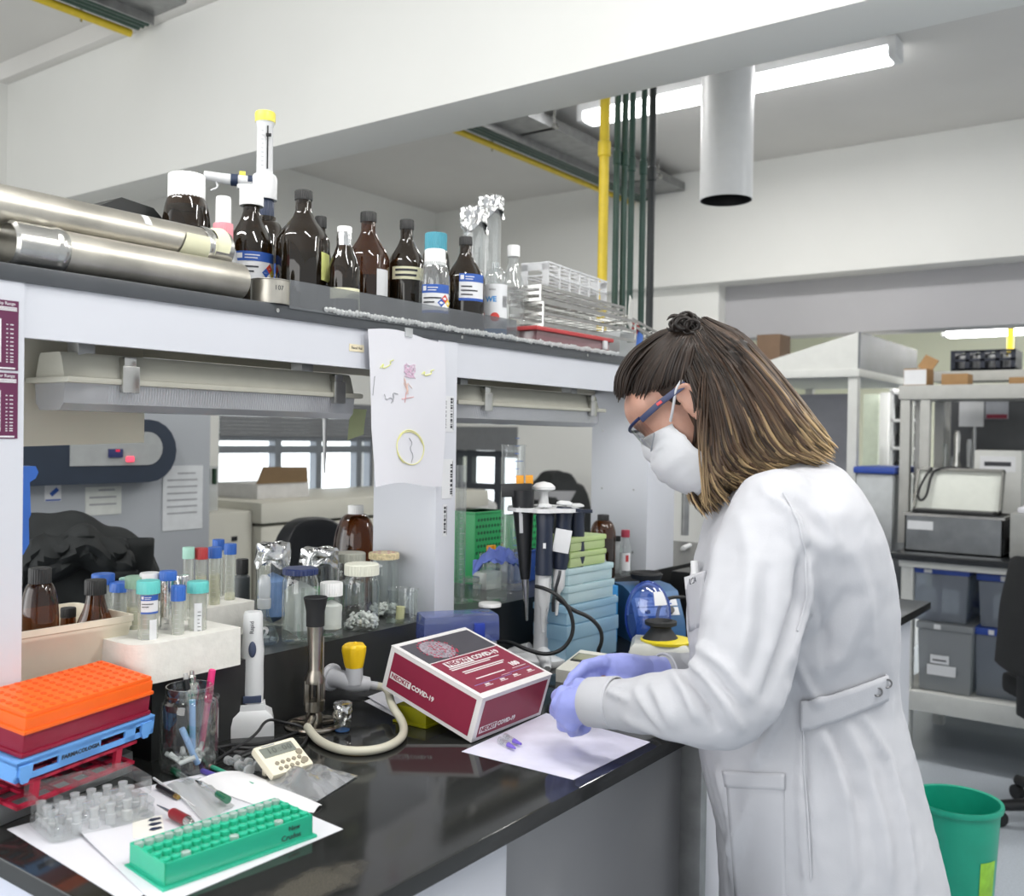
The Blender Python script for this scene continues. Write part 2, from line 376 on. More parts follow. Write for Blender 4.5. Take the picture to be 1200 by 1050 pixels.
# ------------------------------------------------------------------ the island bench
def counter_mat():
    m = mat('black_stone', '#232423', .1, var=.22, scale=9, spec=.5); nt = m.node_tree; N = nt.nodes; L = nt.links
    b = N['Principled BSDF']; src = b.inputs['Base Color'].links[0].from_socket
    tc = N.new('ShaderNodeTexCoord')
    # fine speckle
    n2 = N.new('ShaderNodeTexNoise'); n2.inputs['Scale'].default_value = 420; n2.inputs['Detail'].default_value = 2; L.new(tc.outputs['Object'], n2.inputs['Vector'])
    r2 = N.new('ShaderNodeValToRGB'); r2.color_ramp.elements[0].position = .6; r2.color_ramp.elements[1].position = .75; L.new(n2.outputs[0], r2.inputs[0])
    # sandy speckled patch, rougher than the stone around it
    wp = atz(362, 1040, .9); mp = N.new('ShaderNodeMapping'); mp.vector_type = 'POINT'; L.new(tc.outputs['Object'], mp.inputs[0])
    mp.inputs['Location'].default_value = (-wp.x/.085, -wp.y/.034, 0); mp.inputs['Scale'].default_value = (1/.085, 1/.034, 0)
    ln = N.new('ShaderNodeVectorMath'); ln.operation = 'LENGTH'; L.new(mp.outputs[0], ln.inputs[0])
    n3 = N.new('ShaderNodeTexNoise'); n3.inputs['Scale'].default_value = 35; n3.inputs['Detail'].default_value = 5; L.new(tc.outputs['Object'], n3.inputs['Vector'])
    ad = N.new('ShaderNodeMath'); ad.operation = 'ADD'; L.new(ln.outputs['Value'], ad.inputs[0]); L.new(n3.outputs[0], ad.inputs[1])
    rp = N.new('ShaderNodeValToRGB'); rp.color_ramp.elements[0].position = 1.15; rp.color_ramp.elements[0].position = .95; rp.color_ramp.elements[0].color = (1, 1, 1, 1); rp.color_ramp.elements[1].position = 1.0; rp.color_ramp.elements[1].color = (0, 0, 0, 1)
    mr = N.new('ShaderNodeMapRange'); L.new(ad.outputs[0], mr.inputs[0]); mr.inputs[1].default_value = 1.0; mr.inputs[2].default_value = 1.55; mr.inputs[3].default_value = .7; mr.inputs[4].default_value = 0
    mul = N.new('ShaderNodeMath'); mul.operation = 'MULTIPLY_ADD'; L.new(r2.outputs[0], mul.inputs[0]); mul.inputs[1].default_value = .12; L.new(mr.outputs[0], mul.inputs[2])
    sp = N.new('ShaderNodeTexNoise'); sp.inputs['Scale'].default_value = 700; L.new(tc.outputs['Object'], sp.inputs['Vector'])
    sr = N.new('ShaderNodeValToRGB'); sr.color_ramp.elements[0].position = .4; sr.color_ramp.elements[0].color = (.02, .018, .015, 1); sr.color_ramp.elements[1].position = .62; sr.color_ramp.elements[1].color = (.13, .115, .085, 1); L.new(sp.outputs[0], sr.inputs[0])
    mx = N.new('ShaderNodeMixRGB'); L.new(mul.outputs[0], mx.inputs[0]); L.new(src, mx.inputs[1]); L.new(sr.outputs[0], mx.inputs[2]); L.new(mx.outputs[0], b.inputs['Base Color'])
    rr = N.new('ShaderNodeMath'); rr.operation = 'MULTIPLY_ADD'; L.new(mr.outputs[0], rr.inputs[0]); rr.inputs[1].default_value = .4; rr.inputs[2].default_value = .05
    n4 = N.new('ShaderNodeTexNoise'); n4.inputs['Scale'].default_value = 6; n4.inputs['Detail'].default_value = 6; L.new(tc.outputs['Object'], n4.inputs['Vector'])
    r4 = N.new('ShaderNodeMath'); r4.operation = 'MULTIPLY_ADD'; L.new(n4.outputs[0], r4.inputs[0]); r4.inputs[1].default_value = .08; L.new(rr.outputs[0], r4.inputs[2]); L.new(r4.outputs[0], b.inputs['Roughness'])
    return m
STONE = counter_mat()
BXL, BXR, CY0, LY = .541, 3.12, .702, 1.245
ZT, ZL, ZS = .90, 1.02, 1.59
t = thing('island_bench', 'long white lab bench with shiny black worktop and raised black back ledge', 'lab bench', (1.8, 1.3, 0))
def bpart(n, m, mt, **k): return m.done(n, mt, t, **k)
O = T(-1.8, -1.3, 0)
bpart('worktop', MB().at(T(0, 0, 0)).b2((BXL-1.8, CY0-1.3, .877), (BXR-1.8, .8, ZT), .003), STONE)
t.children[0].data.transform(T(1.8, 1.3, 0)); t.children[0].location = (-1.8, -1.3, 0)
bpart('ledge', MB().at(O).prism([(BXL, 1.295), (.83, 1.295), (.83, LY), (BXR, LY), (BXR, 1.68), (BXL, 1.68)], ZT, ZL), mat('black_ledge', '#2c2d2d', .3, var=.15, scale=8), label='raised black ledge at the back of the worktop')
xa, xb, xc, xd = aty(492, 1040, .745).x, aty(594, 1000, .745).x, aty(815, 960, .745).x, aty(822, 960, .745).x
bpart('cupboard_door', MB().at(O).b2((BXL+.02, .745, .08), (xa-.30, .765, .872), .002), LAM)
bpart('cupboard_door', MB().at(O).b2((xa-.295, .745, .08), (xb, .765, .872), .002), LAM)
bpart('recess_panel', MB().at(O).b2((xb+.002, .775, .02), (xc, .79, .875)), LAMG, label='grey panel closing the knee space')
bpart('post', MB().at(O).b2((xc, .735, .0), (xd, .79, .875), .002), GALV)
bpart('drawer_front', MB().at(O).b2((xd+.003, .745, .77), (xd+.5, .765, .872), .002), LAM)
bpart('cupboard_door', MB().at(O).b2((xd+.003, .745, .08), (xd+.5, .765, .762), .002), LAM)
bpart('cupboard_door', MB().at(O).b2((xd+.505, .745, .08), (3.06, .765, .872), .002), LAM)
m = MB().at(O); m.b2((BXL+.015, .78, .02), (BXL+.035, 1.9, .877)); m.b2((3.05, .75, .0), (3.075, 1.9, .877)); m.b2((BXL+.03, 1.88, .02), (3.06, 1.9, .877)); m.b2((xb-.02, .79, .02), (xb, 1.88, .877)); m.b2((BXL+.03, .80, .02), (3.05, 1.88, .05))
bpart('carcass', m, mat('bluish_laminate', '#ccd0de', .4, var=.02))
# shelf on top
t = thing('reagent_shelf', 'white bench-top shelf frame with a long dark top board', 'shelf', (1.5, 1.4, ZL))
O = T(-1.5, -1.4, -ZL)
SX0, SX1 = .2, 2.52
XP0, XP1 = 1.458, 1.518
XQ0, XQ1 = 2.33, 2.49
bpart('top_board', MB().at(O).b2((SX0, LY, 1.568), (SX1, 1.62, ZS), .002), mat('dark_board', '#45484c', .3, var=.1, scale=15))
for sx_ in (aty(325, 364, LY).x, aty(541, 395, LY).x, aty(688, 416, LY).x, .35): bpart('screw', MB().at(O).cyl((sx_, LY-.0015, 1.579), (sx_, LY+.001, 1.579), .0035, 12), STEEL)
bpart('divider', MB().at(O).b2((.22, LY+.003, ZT+.001), (.641, 1.28, 1.568)), LAM, label='wide white end panel')
bpart('divider', MB().at(O).b2((XP0, LY+.003, ZL), (XP1, 1.418, 1.568), .001), LAM)
bpart('divider', MB().at(O).b2((XQ0, LY+.003, ZL), (XQ1, 1.425, 1.568), .001), LAM)
bpart('fascia', MB().at(O).b2((.641, LY+.006, 1.498), (XP0, 1.262, 1.568)), LAM)
bpart('fascia', MB().at(O).b2((XP1, LY+.006, 1.498), (XQ0, 1.262, 1.568)), LAM)
m = MB().at(O); m.b2((.60, 1.418, 1.50), (XQ1, 1.43, 1.568)); bpart('back_rail', m, mat('old_cream_board', '#c9c4b4', .6, var=.04))
for yy in (1.29, 1.39):
    for z in (1.07, 1.24, 1.4): bpart('panel_screw', MB().at(O).cyl((XQ0-.001, yy, z), (XQ0+.002, yy, z), .003, 10), GALV)
# clear guard strip along the front edge of the shelf, with frayed bubble tape at its foot
ga, gb = 1.075, aty(604, 380, LY).x
tag(MB().b2((ga, LY-.003, 1.585), (gb, LY-.0015, 1.632)).done('guard_strip', glass('guard_film', '#d9dbdd', .10, .3, .12, '#9fa2a6', .22)), 'clear plastic guard strip along the front edge of the top shelf', 'guard strip')
m = MB()
for k in range(110):
    x = ga+.08+k*(1.0/110); m.ball((x, LY-.005, 1.592+random.uniform(-.001, .002)), (.006, .0025, .0045+random.uniform(0, .002)), 8, 6)
tag(m.done('bubble_tape', FROST), 'milky bubbled tape stuck along the top shelf edge', 'tape')
# ------------------------------------------------------------------ shared small makers
def bprof(r, hb, rn, hn, steep=.5, foot=.006):
    """bottle outline: foot, straight body up to hb, shoulder, neck rn at hn"""
    pts = [(0, .004), (r*.75, .002), (r*.9, 0), (r-.001, foot*.5), (r, foot), (r, hb)]
    nl = hn*(.12 if steep > .6 else .04)
    for k in range(1, 9):
        q = k/8; w_ = q if steep > .9 else (1-(1-q)**1.0)
        if steep > .6: rr = r+(rn-r)*(q-.10*math.sin(2*PI*q)*.6); z = hb+(hn-nl-hb)*q
        else: rr = rn+(r-rn)*math.cos(q*PI/2); z = hb+(hn-nl-hb)*math.sin(q*PI/2)
        pts.append((rr, z))
    return pts+[(rn, hn)]
def ribbed_cap(m, r, z0, z1, n=30, taper=0, dome=.0015):
    vs = []
    for j, (z, k) in enumerate(((z0, 1), (z1-.002, 1-taper), (z1, .93-taper))):
        for i in range(n*2):
            a = PI*i/n; q = r*k*(1 if i % 2 else .955); vs.append((q*math.cos(a), q*math.sin(a), z))
    N_ = n*2; fs = [(j*N_+i, j*N_+(i+1) % N_, (j+1)*N_+(i+1) % N_, (j+1)*N_+i) for j in range(2) for i in range(N_)]
    fs.append(tuple(2*N_+i for i in range(N_))); fs.append(tuple(range(N_))[::-1]); m.add(vs, fs); return m
def hazard(m, X, s, wrap=None):
    """four-colour hazard diamond"""
    for (dx, dz, c) in ((0, s/2, '#c8432f'), (-s/2, 0, '#2f57a8'), (s/2, 0, '#e4c93a'), (0, -s/2, '#f2f2f2')):
        m.use(mat('hazard'+c[1:], c, .5)); q = s/2
        pts = [(dx-q, dz), (dx, dz-q), (dx+q, dz), (dx, dz+q)]
        m.add([X @ (Vector((wrap*math.sin(x/wrap), -wrap*math.cos(x/wrap), z)) if wrap else Vector((x, 0, z))) for x, z in pts], [(0, 1, 2, 3)])
def lines(m, r, z, a0, a1, n, dz, h=.0012, seed=0):
    """rows of print too small to read, on a curved label"""
    rnd = random.Random(seed)
    for k in range(n):
        e = a0+(a1-a0)*rnd.uniform(.55, 1); m.wrap(r, z-k*dz, z-k*dz+h, a0, e, 6)
def lab_label(m, r, z0, z1, ac, aw, haz=True, foot=True, lines_n=2, top=.3):
    """blue-headed white reagent label"""
    h = z1-z0; m.use(LABEL); m.wrap(r+.0004, z0, z1, ac-aw, ac+aw)
    m.use(LBLUE); m.wrap(r+.0007, z1-h*top, z1, ac-aw, ac+aw)
    if foot: m.wrap(r+.0007, z0, z0+h*.10, ac-aw, ac+aw)
    m.use(LABEL)
    for k in range(2): m.wrap(r+.001, z1-h*(.10+.09*k)-h*.03, z1-h*(.10+.09*k), ac-aw*.55, ac-aw*(.0 if k else -.1), 5)
    m.wrap(r+.001, z1-h*.22, z1-h*.06, ac-aw*.9, ac-aw*.65, 3)
    m.use(INK); lines(m, r+.001, z0+h*.5, ac-aw*.85, ac+aw*.4, lines_n, h*.15, h*.05, int(r*1e5))
    if haz: hazard(m, Matrix.Rotation(ac+aw*.62, 4, 'Z') @ T(0, 0, z0+h*.36), h*.3, r+.0011)
def bottle(name, label, cat, px_, ytop, w_px, Y, zbase, glassm, capm, group=None, neck=.33, body=.58, cap_r=1.25, cap_h=.075, steep=.8, liquid=None, lab=None, htop=None, label_glass=None):
    """bottle whose middle column is seen at px_, its cap top at ytop, its body w_px wide"""
    p = aty(px_, ytop, Y); d = depth(p); r = w_px*.5*d/FPX; H = p.z-zbase
    t = thing(name, label, cat, (p.x, p.y, zbase), face(p), group)
    ch = max(.012, H*cap_h); hn = H-ch*.55
    MB().lathe(bprof(r, H*body, r*neck, hn, steep), 36).done('body', glassm, t)
    if capm: ribbed_cap(MB(capm), r*neck*cap_r, H-ch, H).done('cap', None, t)
    if liquid:
        f, lm = liquid; MB().lathe([(0, .006), (r*.95, .006), (r*.955, H*f), (0, H*f)], 32).done('contents', lm, t)
    return t, r, H
NECKRING = lambda m, r, z: m.lathe([(r, z), (r*1.12, z+.002), (r*1.12, z+.005), (r, z+.007)], 28)
TAPEY = mat('yellowed_tape', '#dddbbb', .6, var=.06); YNOTE = mat('yellow_note', '#dbe08a', .6, var=.04)
LIQ = glass('dark_reagent', '#4a3a22', .02, .1, .1, '#1d160c', .6)
WATER = glass('clear_liquid', '#eef3f5', .03, .3)
def shelfdepth(Y): return Y

# ------------------------------------------------------------------ on the top shelf: steel canisters
def canister(label, p0, p1, r, capend, tape=False):
    p0, p1 = Vector(p0), Vector(p1); L = (p1-p0).length
    t = thing('steel_canister', label, 'steel canister', p0, 0, 'steel pipette canisters'); t.rotation_euler = (p1-p0).to_track_quat('X', 'Z').to_euler()
    a = Vector((0, 0, 0))
    c0 = .065 if capend else 0
    m = MB(); m.cyl((c0, 0, 0), (L, 0, 0), r*.96, 40, bev=.003); m.done('body', STEELD, t)
    m = MB()
    if capend:
        m.cyl((0, 0, 0), (.062, 0, 0), r, 40, bev=.004); m.at(rotm(0, PI/2, 0)); m.lathe([(r, .055), (r*1.05, .060), (r*1.05, .066), (r*.97, .072)], 40)
        m.done('cap', STEEL, t)
    else:
        m.cyl((L-.05, 0, 0), (L+.001, 0, 0), r*1.02, 40, bev=.003); m.at(rotm(0, PI/2, 0)); m.lathe([(r*1.02, L-.05), (r*1.05, L-.046), (r*1.05, L-.040), (r*1.02, L-.036)], 40)
        m.done('cap', STEEL, t)
    if tape:
        m = MB(TAPEY)
        def tp(u, v):
            A = -2.5+1.6*v; rr = r*1.045+.004*math.sin(u*5)*v*v; return (L-.095+.065*u+.012*v, rr*math.cos(A+PI/2)*1, rr*math.sin(A+PI/2)+0)
        m.grid(10, 10, lambda u, v: (L-.10+.06*u+.01*v, -(r*1.035)*math.cos(-.75+1.1*v), (r*1.035)*math.sin(-.75+1.1*v)))
        m.done('tape', None, t, label='peeling yellowed tape'); m = MB(TAPEY)
        m.grid(8, 8, lambda u, v: (L-.036+.022*u+.012*v*(1-v), -(r*1.06+.003*u)*math.cos(-.3+1.5*v), (r*1.06+.003*u)*math.sin(-.3+1.5*v)))
        m.done('tape', None, t, label='loose end of yellowed tape'); m = MB(WPL); m.grid(3, 8, lambda u, v: (L-.16+.012*u, -(r*.975)*math.cos(.35+.75*v), (r*.975)*math.sin(.35+.75*v)))
        m.done('tape', None, t, label='white tape')
    return t
rB = .030
bR = aty(284, 330, 1.272)
canister('steel canister lying at the very edge of the top shelf', (aty(8, 288, 1.277).x, 1.277, ZS+rB+.001), (bR.x, 1.277, ZS+rB+.001), rB, True)
canister('steel canister lying behind the front one, under the taped one', (.45, 1.345, ZS+rB+.001), (.93, 1.342, ZS+rB+.001), rB, True)
aR = aty(262, 288, 1.312)
canister('steel canister with peeling yellowed tape, stacked on the others', (.40, 1.310, ZS+.085), (aR.x, 1.312, ZS+.083), rB, False, True)

# the dark bottles, left to right
wp = mat('white_cap', '#e9e9e8', .45, var=.02); bk = mat('black_cap', '#1c1c1c', .45, var=.06)
def ab(label, px_, yt, w_, Y, capm=None, **k):
    return bottle('reagent_bottle', label, 'bottle', px_, yt, w_, Y, ZS, AMBER, capm or bk, 'dark reagent bottles on the top shelf', **k)
t, r, H = ab('rounded dark bottle with a wide white screw cap behind the canisters', 219, 205, 56, 1.44, wp, neck=.66, cap_r=1.14, cap_h=.24, body=.5, steep=.3, liquid=(.4, LIQ))
NECKRING(MB(), r*.67, H*.74).done('neck_ring', AMBER, t)
# wash bottle with pink collar
p = aty(262, 231, 1.372); d = depth(p); r = 17.5*d/FPX; H = p.z-ZS
t = thing('spray_bottle', 'milky spray bottle with a pink collar and white cap', 'spray bottle', (p.x, p.y, ZS), face(p))
MB().lathe([(0, .001), (r*.95, 0), (r*1.05, .006), (r*1.05, H*.28), (r*.9, H*.5), (r*.55, H*.62), (r*.5, H*.64)], 30).done('body', FROST, t)
ribbed_cap(MB(mat('pink_plastic', '#dc8f98', .45, var=.03)), r*.66, H*.60, H*.76).done('collar', None, t, label='pink collar')
MB().lathe([(0, H*.76), (r*.52, H*.76), (r*.50, H*.98), (r*.46, H), (0, H)], 24).done('cap', wp, t, label='white cap')
m = MB(INKG); lines(m, r*1.055, H*.24, -.5, .5, 4, .006, .0015, 4); m.done('print', None, t)
t, r, H = ab('dark bottle with white cap, blue-headed label and hazard diamond', 295, 219, 53, 1.43, wp, neck=.36, cap_r=1.45, cap_h=.15, body=.54, liquid=(.4, LIQ))
m = MB(); lab_label(m, r, aty(295, 331, 1.39).z-ZS, aty(295, 293, 1.39).z-ZS, .28, .98); m.use(LABEL); m.text('%', .001, T(0, 0, -1)) if False else None
m.done('label', None, t)
# bottle-top dispenser
p = aty(311, 133, 1.53); d = depth(p); k = d/FPX; H = p.z-ZS
t = thing('dispenser_bottle', 'dark bottle carrying a tall white pump dispenser with yellow top', 'dispenser bottle', (p.x, p.y, ZS), face(p))
hb = aty(311, 255, 1.53).z-ZS
rb = 27*k
MB().lathe(bprof(rb, hb*.6, rb*.5, hb, .3), 32).done('body', AMBER, t)
zc = lambda y: aty(311, y, 1.53).z-ZS
ribbed_cap(MB(mat('navy_plastic', '#26334d', .45)), 11.5*k, zc(256), zc(235), 26).done('screw_collar', None, t, label='navy screw collar')
MB().lathe([(0, zc(235)), (14.5*k, zc(235)), (14.8*k, zc(210)), (13*k, zc(206)), (9.5*k, zc(204)), (9*k, zc(150)), (11*k, zc(144)), (0, zc(144))], 30).done('pump_cylinder', WPL, t)
MB().lathe([(0, zc(144)), (11.6*k, zc(144)), (12*k, zc(134)), (11*k, zc(132)), (0, zc(132))], 30).done('plunger_top', mat('yellow_plastic', '#e8dc5a', .4, var=.04), t, label='yellow top')
m = MB(BLACK); m.box((3*k, -9.3*k, zc(175)), (1.6*k, 2*k, zc(152)-zc(202))); m.box((4*k, -11*k, zc(161)), (6*k, 3*k, 3.5*k), .001)
m.use(INKG)
for q in range(9): m.box((-3*k, -9.35*k, zc(196-q*5)), (3*k, .6*k, .5*k))
m.done('volume_scale', None, t)
z1 = zc(214); m = MB(WPL)
m.cyl((-14*k, 0, z1), (-22*k, 0, z1), 6*k, 16); m.use(mat('navy_plastic', '#26334d')); m.cyl((-13*k, 0, z1+.5*k), (-19*k, 0, z1+.5*k), 6.2*k, 16); m.cyl((-30*k, 0, z1), (-38*k, 0, z1), 7*k, 16)
m.use(WPL); m.cyl((-19*k, 0, z1), (-30*k, 0, z1), 6.2*k, 16); m.box((-24*k, 0, z1-7*k), (14*k, 9*k, 6*k), .002); m.cyl((-38*k, 0, z1), (-68*k, 0, z1+3*k), 6.4*k, 16, r1=5*k); m.tube([(-54*k, 0, z1-4*k), (-52*k, 0, z1-10*k), (-60*k, 0, z1-14*k)], 1.2*k, 8, 1)
m.use(MATS['yellow_plastic']); m.box((-25*k, 0, z1+8*k), (7*k, 5*k, 5*k), .001)
m.done('discharge_arm', None, t)
m = MB(); m.use(LBLUE); m.wrap(rb+.0005, hb*.1, hb*.55, .2, 1.3); m.use(LABEL)
for q in range(4): m.wrap(rb+.0009, hb*(.16+.09*q), hb*(.19+.09*q), .5, 1.2)
m.done('label', None, t)
# small steel dish 107
p = aty(317, 345, 1.268); d = depth(p); k = d/FPX
t = thing('steel_cup', 'low steel cup marked 107 at the shelf edge', 'cup', (p.x, p.y, ZS), face(p))
zt_ = aty(317, 329, 1.268).z-ZS; r = 22.5*k
MB().lathe([(0, .001), (r*.98, 0), (r, .002), (r, zt_-.002), (r*1.03, zt_-.001), (r*1.03, zt_), (r*.97, zt_), (r*.97, .003), (0, .003)], 36).done('body', STEELD, t)
m = MB(INK); m.text('107', .011, Matrix.Rotation(.45, 4, 'Z') @ T(0, 0, zt_*.62), wrap=r+.0004); m.done('marking', None, t)
t, r, H = ab('largest dark bottle, with a yellow note on its right side', 356, 224, 62, 1.35, neck=.30, cap_r=1.12, cap_h=.075, body=.60, liquid=(.5, LIQ))
m = MB(YNOTE); m.grid(6, 4, lambda u, v: ((r+.001)*math.sin(.72+.55*u), -(r+.001)*math.cos(.72+.55*u), H*(.28+.22*v-.01*u))); m.done('label', None, t, label='yellow note')
ab('small dark bottle peeking out behind the largest dark bottle', 376, 254, 26, 1.47, neck=.42, cap_h=.10, body=.62)
t, r, H = ab('dark bottle with foil around its neck and white cap', 404, 266, 37, 1.275, wp, neck=.42, cap_r=1.12, cap_h=.07, body=.52, liquid=(.4, LIQ))
m = MB(FOIL); m.lathe([(r*.47, H*.72), (r*.52, H*.735), (r*.49, H*.80), (r*.51, H*.88), (r*.48, H*.935)], 22); m.done('foil_collar', None, t)
m = MB(TAPEY); m.wrap(r+.0006, H*.18, H*.30, -1.0, 1.25, 16); m.grid(3, 8, lambda u, v: ((r+.001+.003*(1-v))*math.sin(.95+.25*u), -(r+.001+.003*(1-v))*math.cos(.95+.25*u), H*(-.02+.3*v))); m.done('label', None, t, label='torn yellowed tape label')
t, r, H = bottle('reagent_bottle', 'brown bottle with a small blank white label on its right', 'bottle', 432, 249, 50, 1.40, ZS, AMBERL, bk, 'dark reagent bottles on the top shelf', neck=.34, cap_r=1.12, cap_h=.085, body=.60, liquid=(.45, LIQ))
m = MB(LABEL); m.wrap(r+.0006, H*.28, H*.50, .42, 1.15); m.done('label', None, t)
t, r, H = ab('dark bottle with a narrow handwritten band label', 477, 258, 44, 1.37, neck=.34, cap_r=1.12, cap_h=.085, body=.60, liquid=(.55, LIQ))
m = MB(TAPEY); m.wrap(r+.0006, H*.455, H*.565, -.8, 1.1); m.use(INK); lines(m, r+.001, H*.525, -.6, 1.0, 2, H*.045, H*.02, 9); m.done('label', None, t)
# clear bottle with blue-headed label
t, r, H = bottle('reagent_bottle', 'clear bottle with white cap, blue-headed label and hazard diamond', 'bottle', 510, 293, 36, 1.285, ZS, PLAST, wp, neck=.55, cap_r=1.25, cap_h=.2, body=.56, steep=.4, liquid=(.4, WATER))
m = MB(); lab_label(m, r, H*.2, H*.55, .1, 1.0); m.done('label', None, t)
t, r, H = bottle('reagent_bottle', 'dark bottle with a wide teal screw cap', 'bottle', 511, 274, 36, 1.45, ZS, AMBER, mat('teal_cap', '#4c9db0', .4, var=.04), 'dark reagent bottles on the top shelf', neck=.66, cap_r=1.1, cap_h=.21, body=.5, steep=.3)
t, r, H = ab('dark bottle with black cap and blue-bordered white label', 546, 278, 47, 1.29, neck=.30, cap_r=1.12, cap_h=.085, body=.56, liquid=(.45, LIQ))
m = MB(); lab_label(m, r, H*.33, H*.60, .38, .68, haz=False, lines_n=3); m.done('label', None, t)
# foil-topped measuring cylinders
def foilcyl(label, px_, yt, w_, Y, yfoil, lean=0):
    p = aty(px_, yt, Y); k = depth(p)/FPX; H = p.z-ZS; r = w_*.5*k; hf = aty(px_, yfoil, Y).z-ZS
    t = thing('measuring_cylinder', label, 'measuring cylinder', (p.x, p.y, ZS), face(p), 'foil-topped measuring cylinders')
    MB().lathe([(0, .004), (r*1.6, 0), (r*1.6, .006), (r, .014), (r, H-.012)], 28).done('body', PLAST, t)
    m = MB(INKG)
    for q in range(14): m.wrap(r+.0004, .05+q*.012, .0508+q*.012, .1, .9 if q % 5 == 0 else .55, 4)
    m.done('graduations', None, t)
    rnd = random.Random(int(px_)); m = MB(FOIL)
    def fn(u, v):
        a = u*2*PI; rr = r*(1.15 if v > .25 else 1.15*v/.25)*(1+.13*math.sin(9*a+v*6)+.1*noise.noise((math.cos(a)*3, math.sin(a)*3, v*5)))
        z = H-(H-hf)*max(0, v-.2)/.8*(1+.25*math.sin(3*a+1)); return (rr*math.cos(a), rr*math.sin(a), z)
    m.grid(40, 14, fn); m.done('foil_cover', None, t)
foilcyl('clear measuring cylinder with crumpled foil top, shorter of the two', 556, 243, 26, 1.40, 268)
foilcyl('taller clear measuring cylinder with crumpled foil top', 576, 230, 24, 1.46, 252)
# white-labelled plastic bottle with cut-off name
p = aty(581, 308, 1.275); k = depth(p)/FPX; H = p.z-ZS; r = 14.5*k
t = thing('disinfectant_bottle', 'clear plastic bottle with tall white label, red seal and barcode', 'bottle', (p.x, p.y, ZS), face(p))
MB().lathe(bprof(r, H*.66, r*.35, H*.97, .4), 30).done('body', PLAST, t)
MB().lathe([(0, H*.9), (r*.38, H*.9), (r*.36, H), (0, H)], 20).done('cap', PLAST, t)
m = MB(LABEL); m.wrap(r+.0006, H*.02, H*.70, -1.1, 1.2, 14); m.use(mat('sky_label', '#3f8fd0', .5)); m.wrap(r+.0009, H*.02, H*.12, -1.1, 1.2, 14)
m.text('WE', .016, Matrix.Rotation(-.35, 4, 'Z') @ T(0, 0, H*.50), wrap=r+.001, bold=.0006); m.use(INK); m.text('mina', .008, Matrix.Rotation(-.25, 4, 'Z') @ T(0, 0, H*.63), wrap=r+.001)
for q in range(9): m.wrap(r+.001, H*.40, H*.55, .62+q*.055, .62+q*.055+(.03 if q % 2 else .02), 1)
m.use(mat('seal_red', '#d2423c', .5)); A = -.02
for q in range(14):
    a0_, a1_ = -1+q/7, -1+(q+1)/7; hq = .36*r*math.sqrt(max(0, 1-((a0_+a1_)/2)**2)); m.wrap(r+.0012, H*.27-hq, H*.27+hq, A+.36*a0_, A+.36*a1_, 1)
m.done('label', None, t)
t, r, H = bottle('water_bottle', 'empty clear plastic bottle with a white screw cap', 'bottle', 602, 288, 29, 1.35, ZS, PLAST, wp, neck=.44, cap_r=1.15, cap_h=.11, body=.55, steep=.8)
# racks at the right end of the shelf
def wire_rack(label, A, B, w_, z0, h, cat='tube rack', tilt=0, name='tube_rack', nx=8, ny=3, m_=STEEL, group=None, levels=3, rw=.0016):
    """open rack from A to B (x,y), w_ deep: level frames with cross wires, four legs"""
    A = Vector((A[0], A[1], z0)); B = Vector((B[0], B[1], z0)); L = (B-A).length
    t = thing(name, label, cat, A, 0, group); t.rotation_euler = (0, tilt, math.atan2(B.y-A.y, B.x-A.x))
    for l in range(levels):
        z = .004+(h-.006)*l/(levels-1); m = MB()
        for y in (0, w_): m.box((L/2, y, z), (L, .0035, .007))
        for x in (0, L): m.box((x, w_/2, z), (.0035, w_, .007))
        if l: 
            for i in range(1, nx): m.box((L*i/nx, w_/2, z), (rw, w_, rw))
            for j in range(1, ny): m.box((L/2, w_*j/ny, z), (L, rw, rw))
        m.done('tier', m_, t)
    for x in (0, L):
        for y in (0, w_): MB().box((x, y, h/2), (.0045, .0045, h)).done('leg', m_, t)
    return t
pl = aty(628, 362, 1.30); pr_ = aty(735, 383, 1.30)
zr = aty(680, 388, 1.30).z
# red-lidded box
p0, p1 = aty(627, 395, 1.275), aty(718, 410, 1.275); cx = (p0.x+p1.x)/2; L = p1.x-p0.x
t = thing('lidded_box', 'clear plastic box with a red lid under the wire racks', 'storage box', (cx, 1.335, ZS)); hl = aty(650, 386, 1.275).z-ZS
MB().box((0, 0, hl*.48), (L*.94, .115, hl*.92), .008).done('tub', glass('pink_clear', '#e8cfd2', .08, .3, .15, '#c9a3a8', .45), t)
MB().box((0, 0, hl-.003), (L, .128, .010), .004).done('lid', REDP, t)
MB().box((L*.38, -.062, hl*.6), (.018, .006, .022), .002).done('clasp', WPL, t)
MB().box((-L*.1, 0, hl*.36), (L*.6, .09, hl*.6), .01).done('contents', mat('packed_red', '#a86c70', .7, var=.3, scale=60), t)
zb = ZS+hl+.0025
wire_rack('wire tube rack lying lowest on the red-lidded box', (pl.x-.005, 1.275), (pr_.x, 1.275), .10, zb, .058, tilt=0, nx=9, levels=3, group='steel wire racks on the top shelf')
wire_rack('wire tube rack resting on the lower wire rack', (pl.x-.01, 1.28), (pr_.x-.02, 1.30), .10, zb+.0588, .036, tilt=.0, nx=9, levels=3, group='steel wire racks on the top shelf')
zw = zb+.0588+.0372
a_, b_ = aty(640, 320, 1.30), aty(722, 335, 1.30)
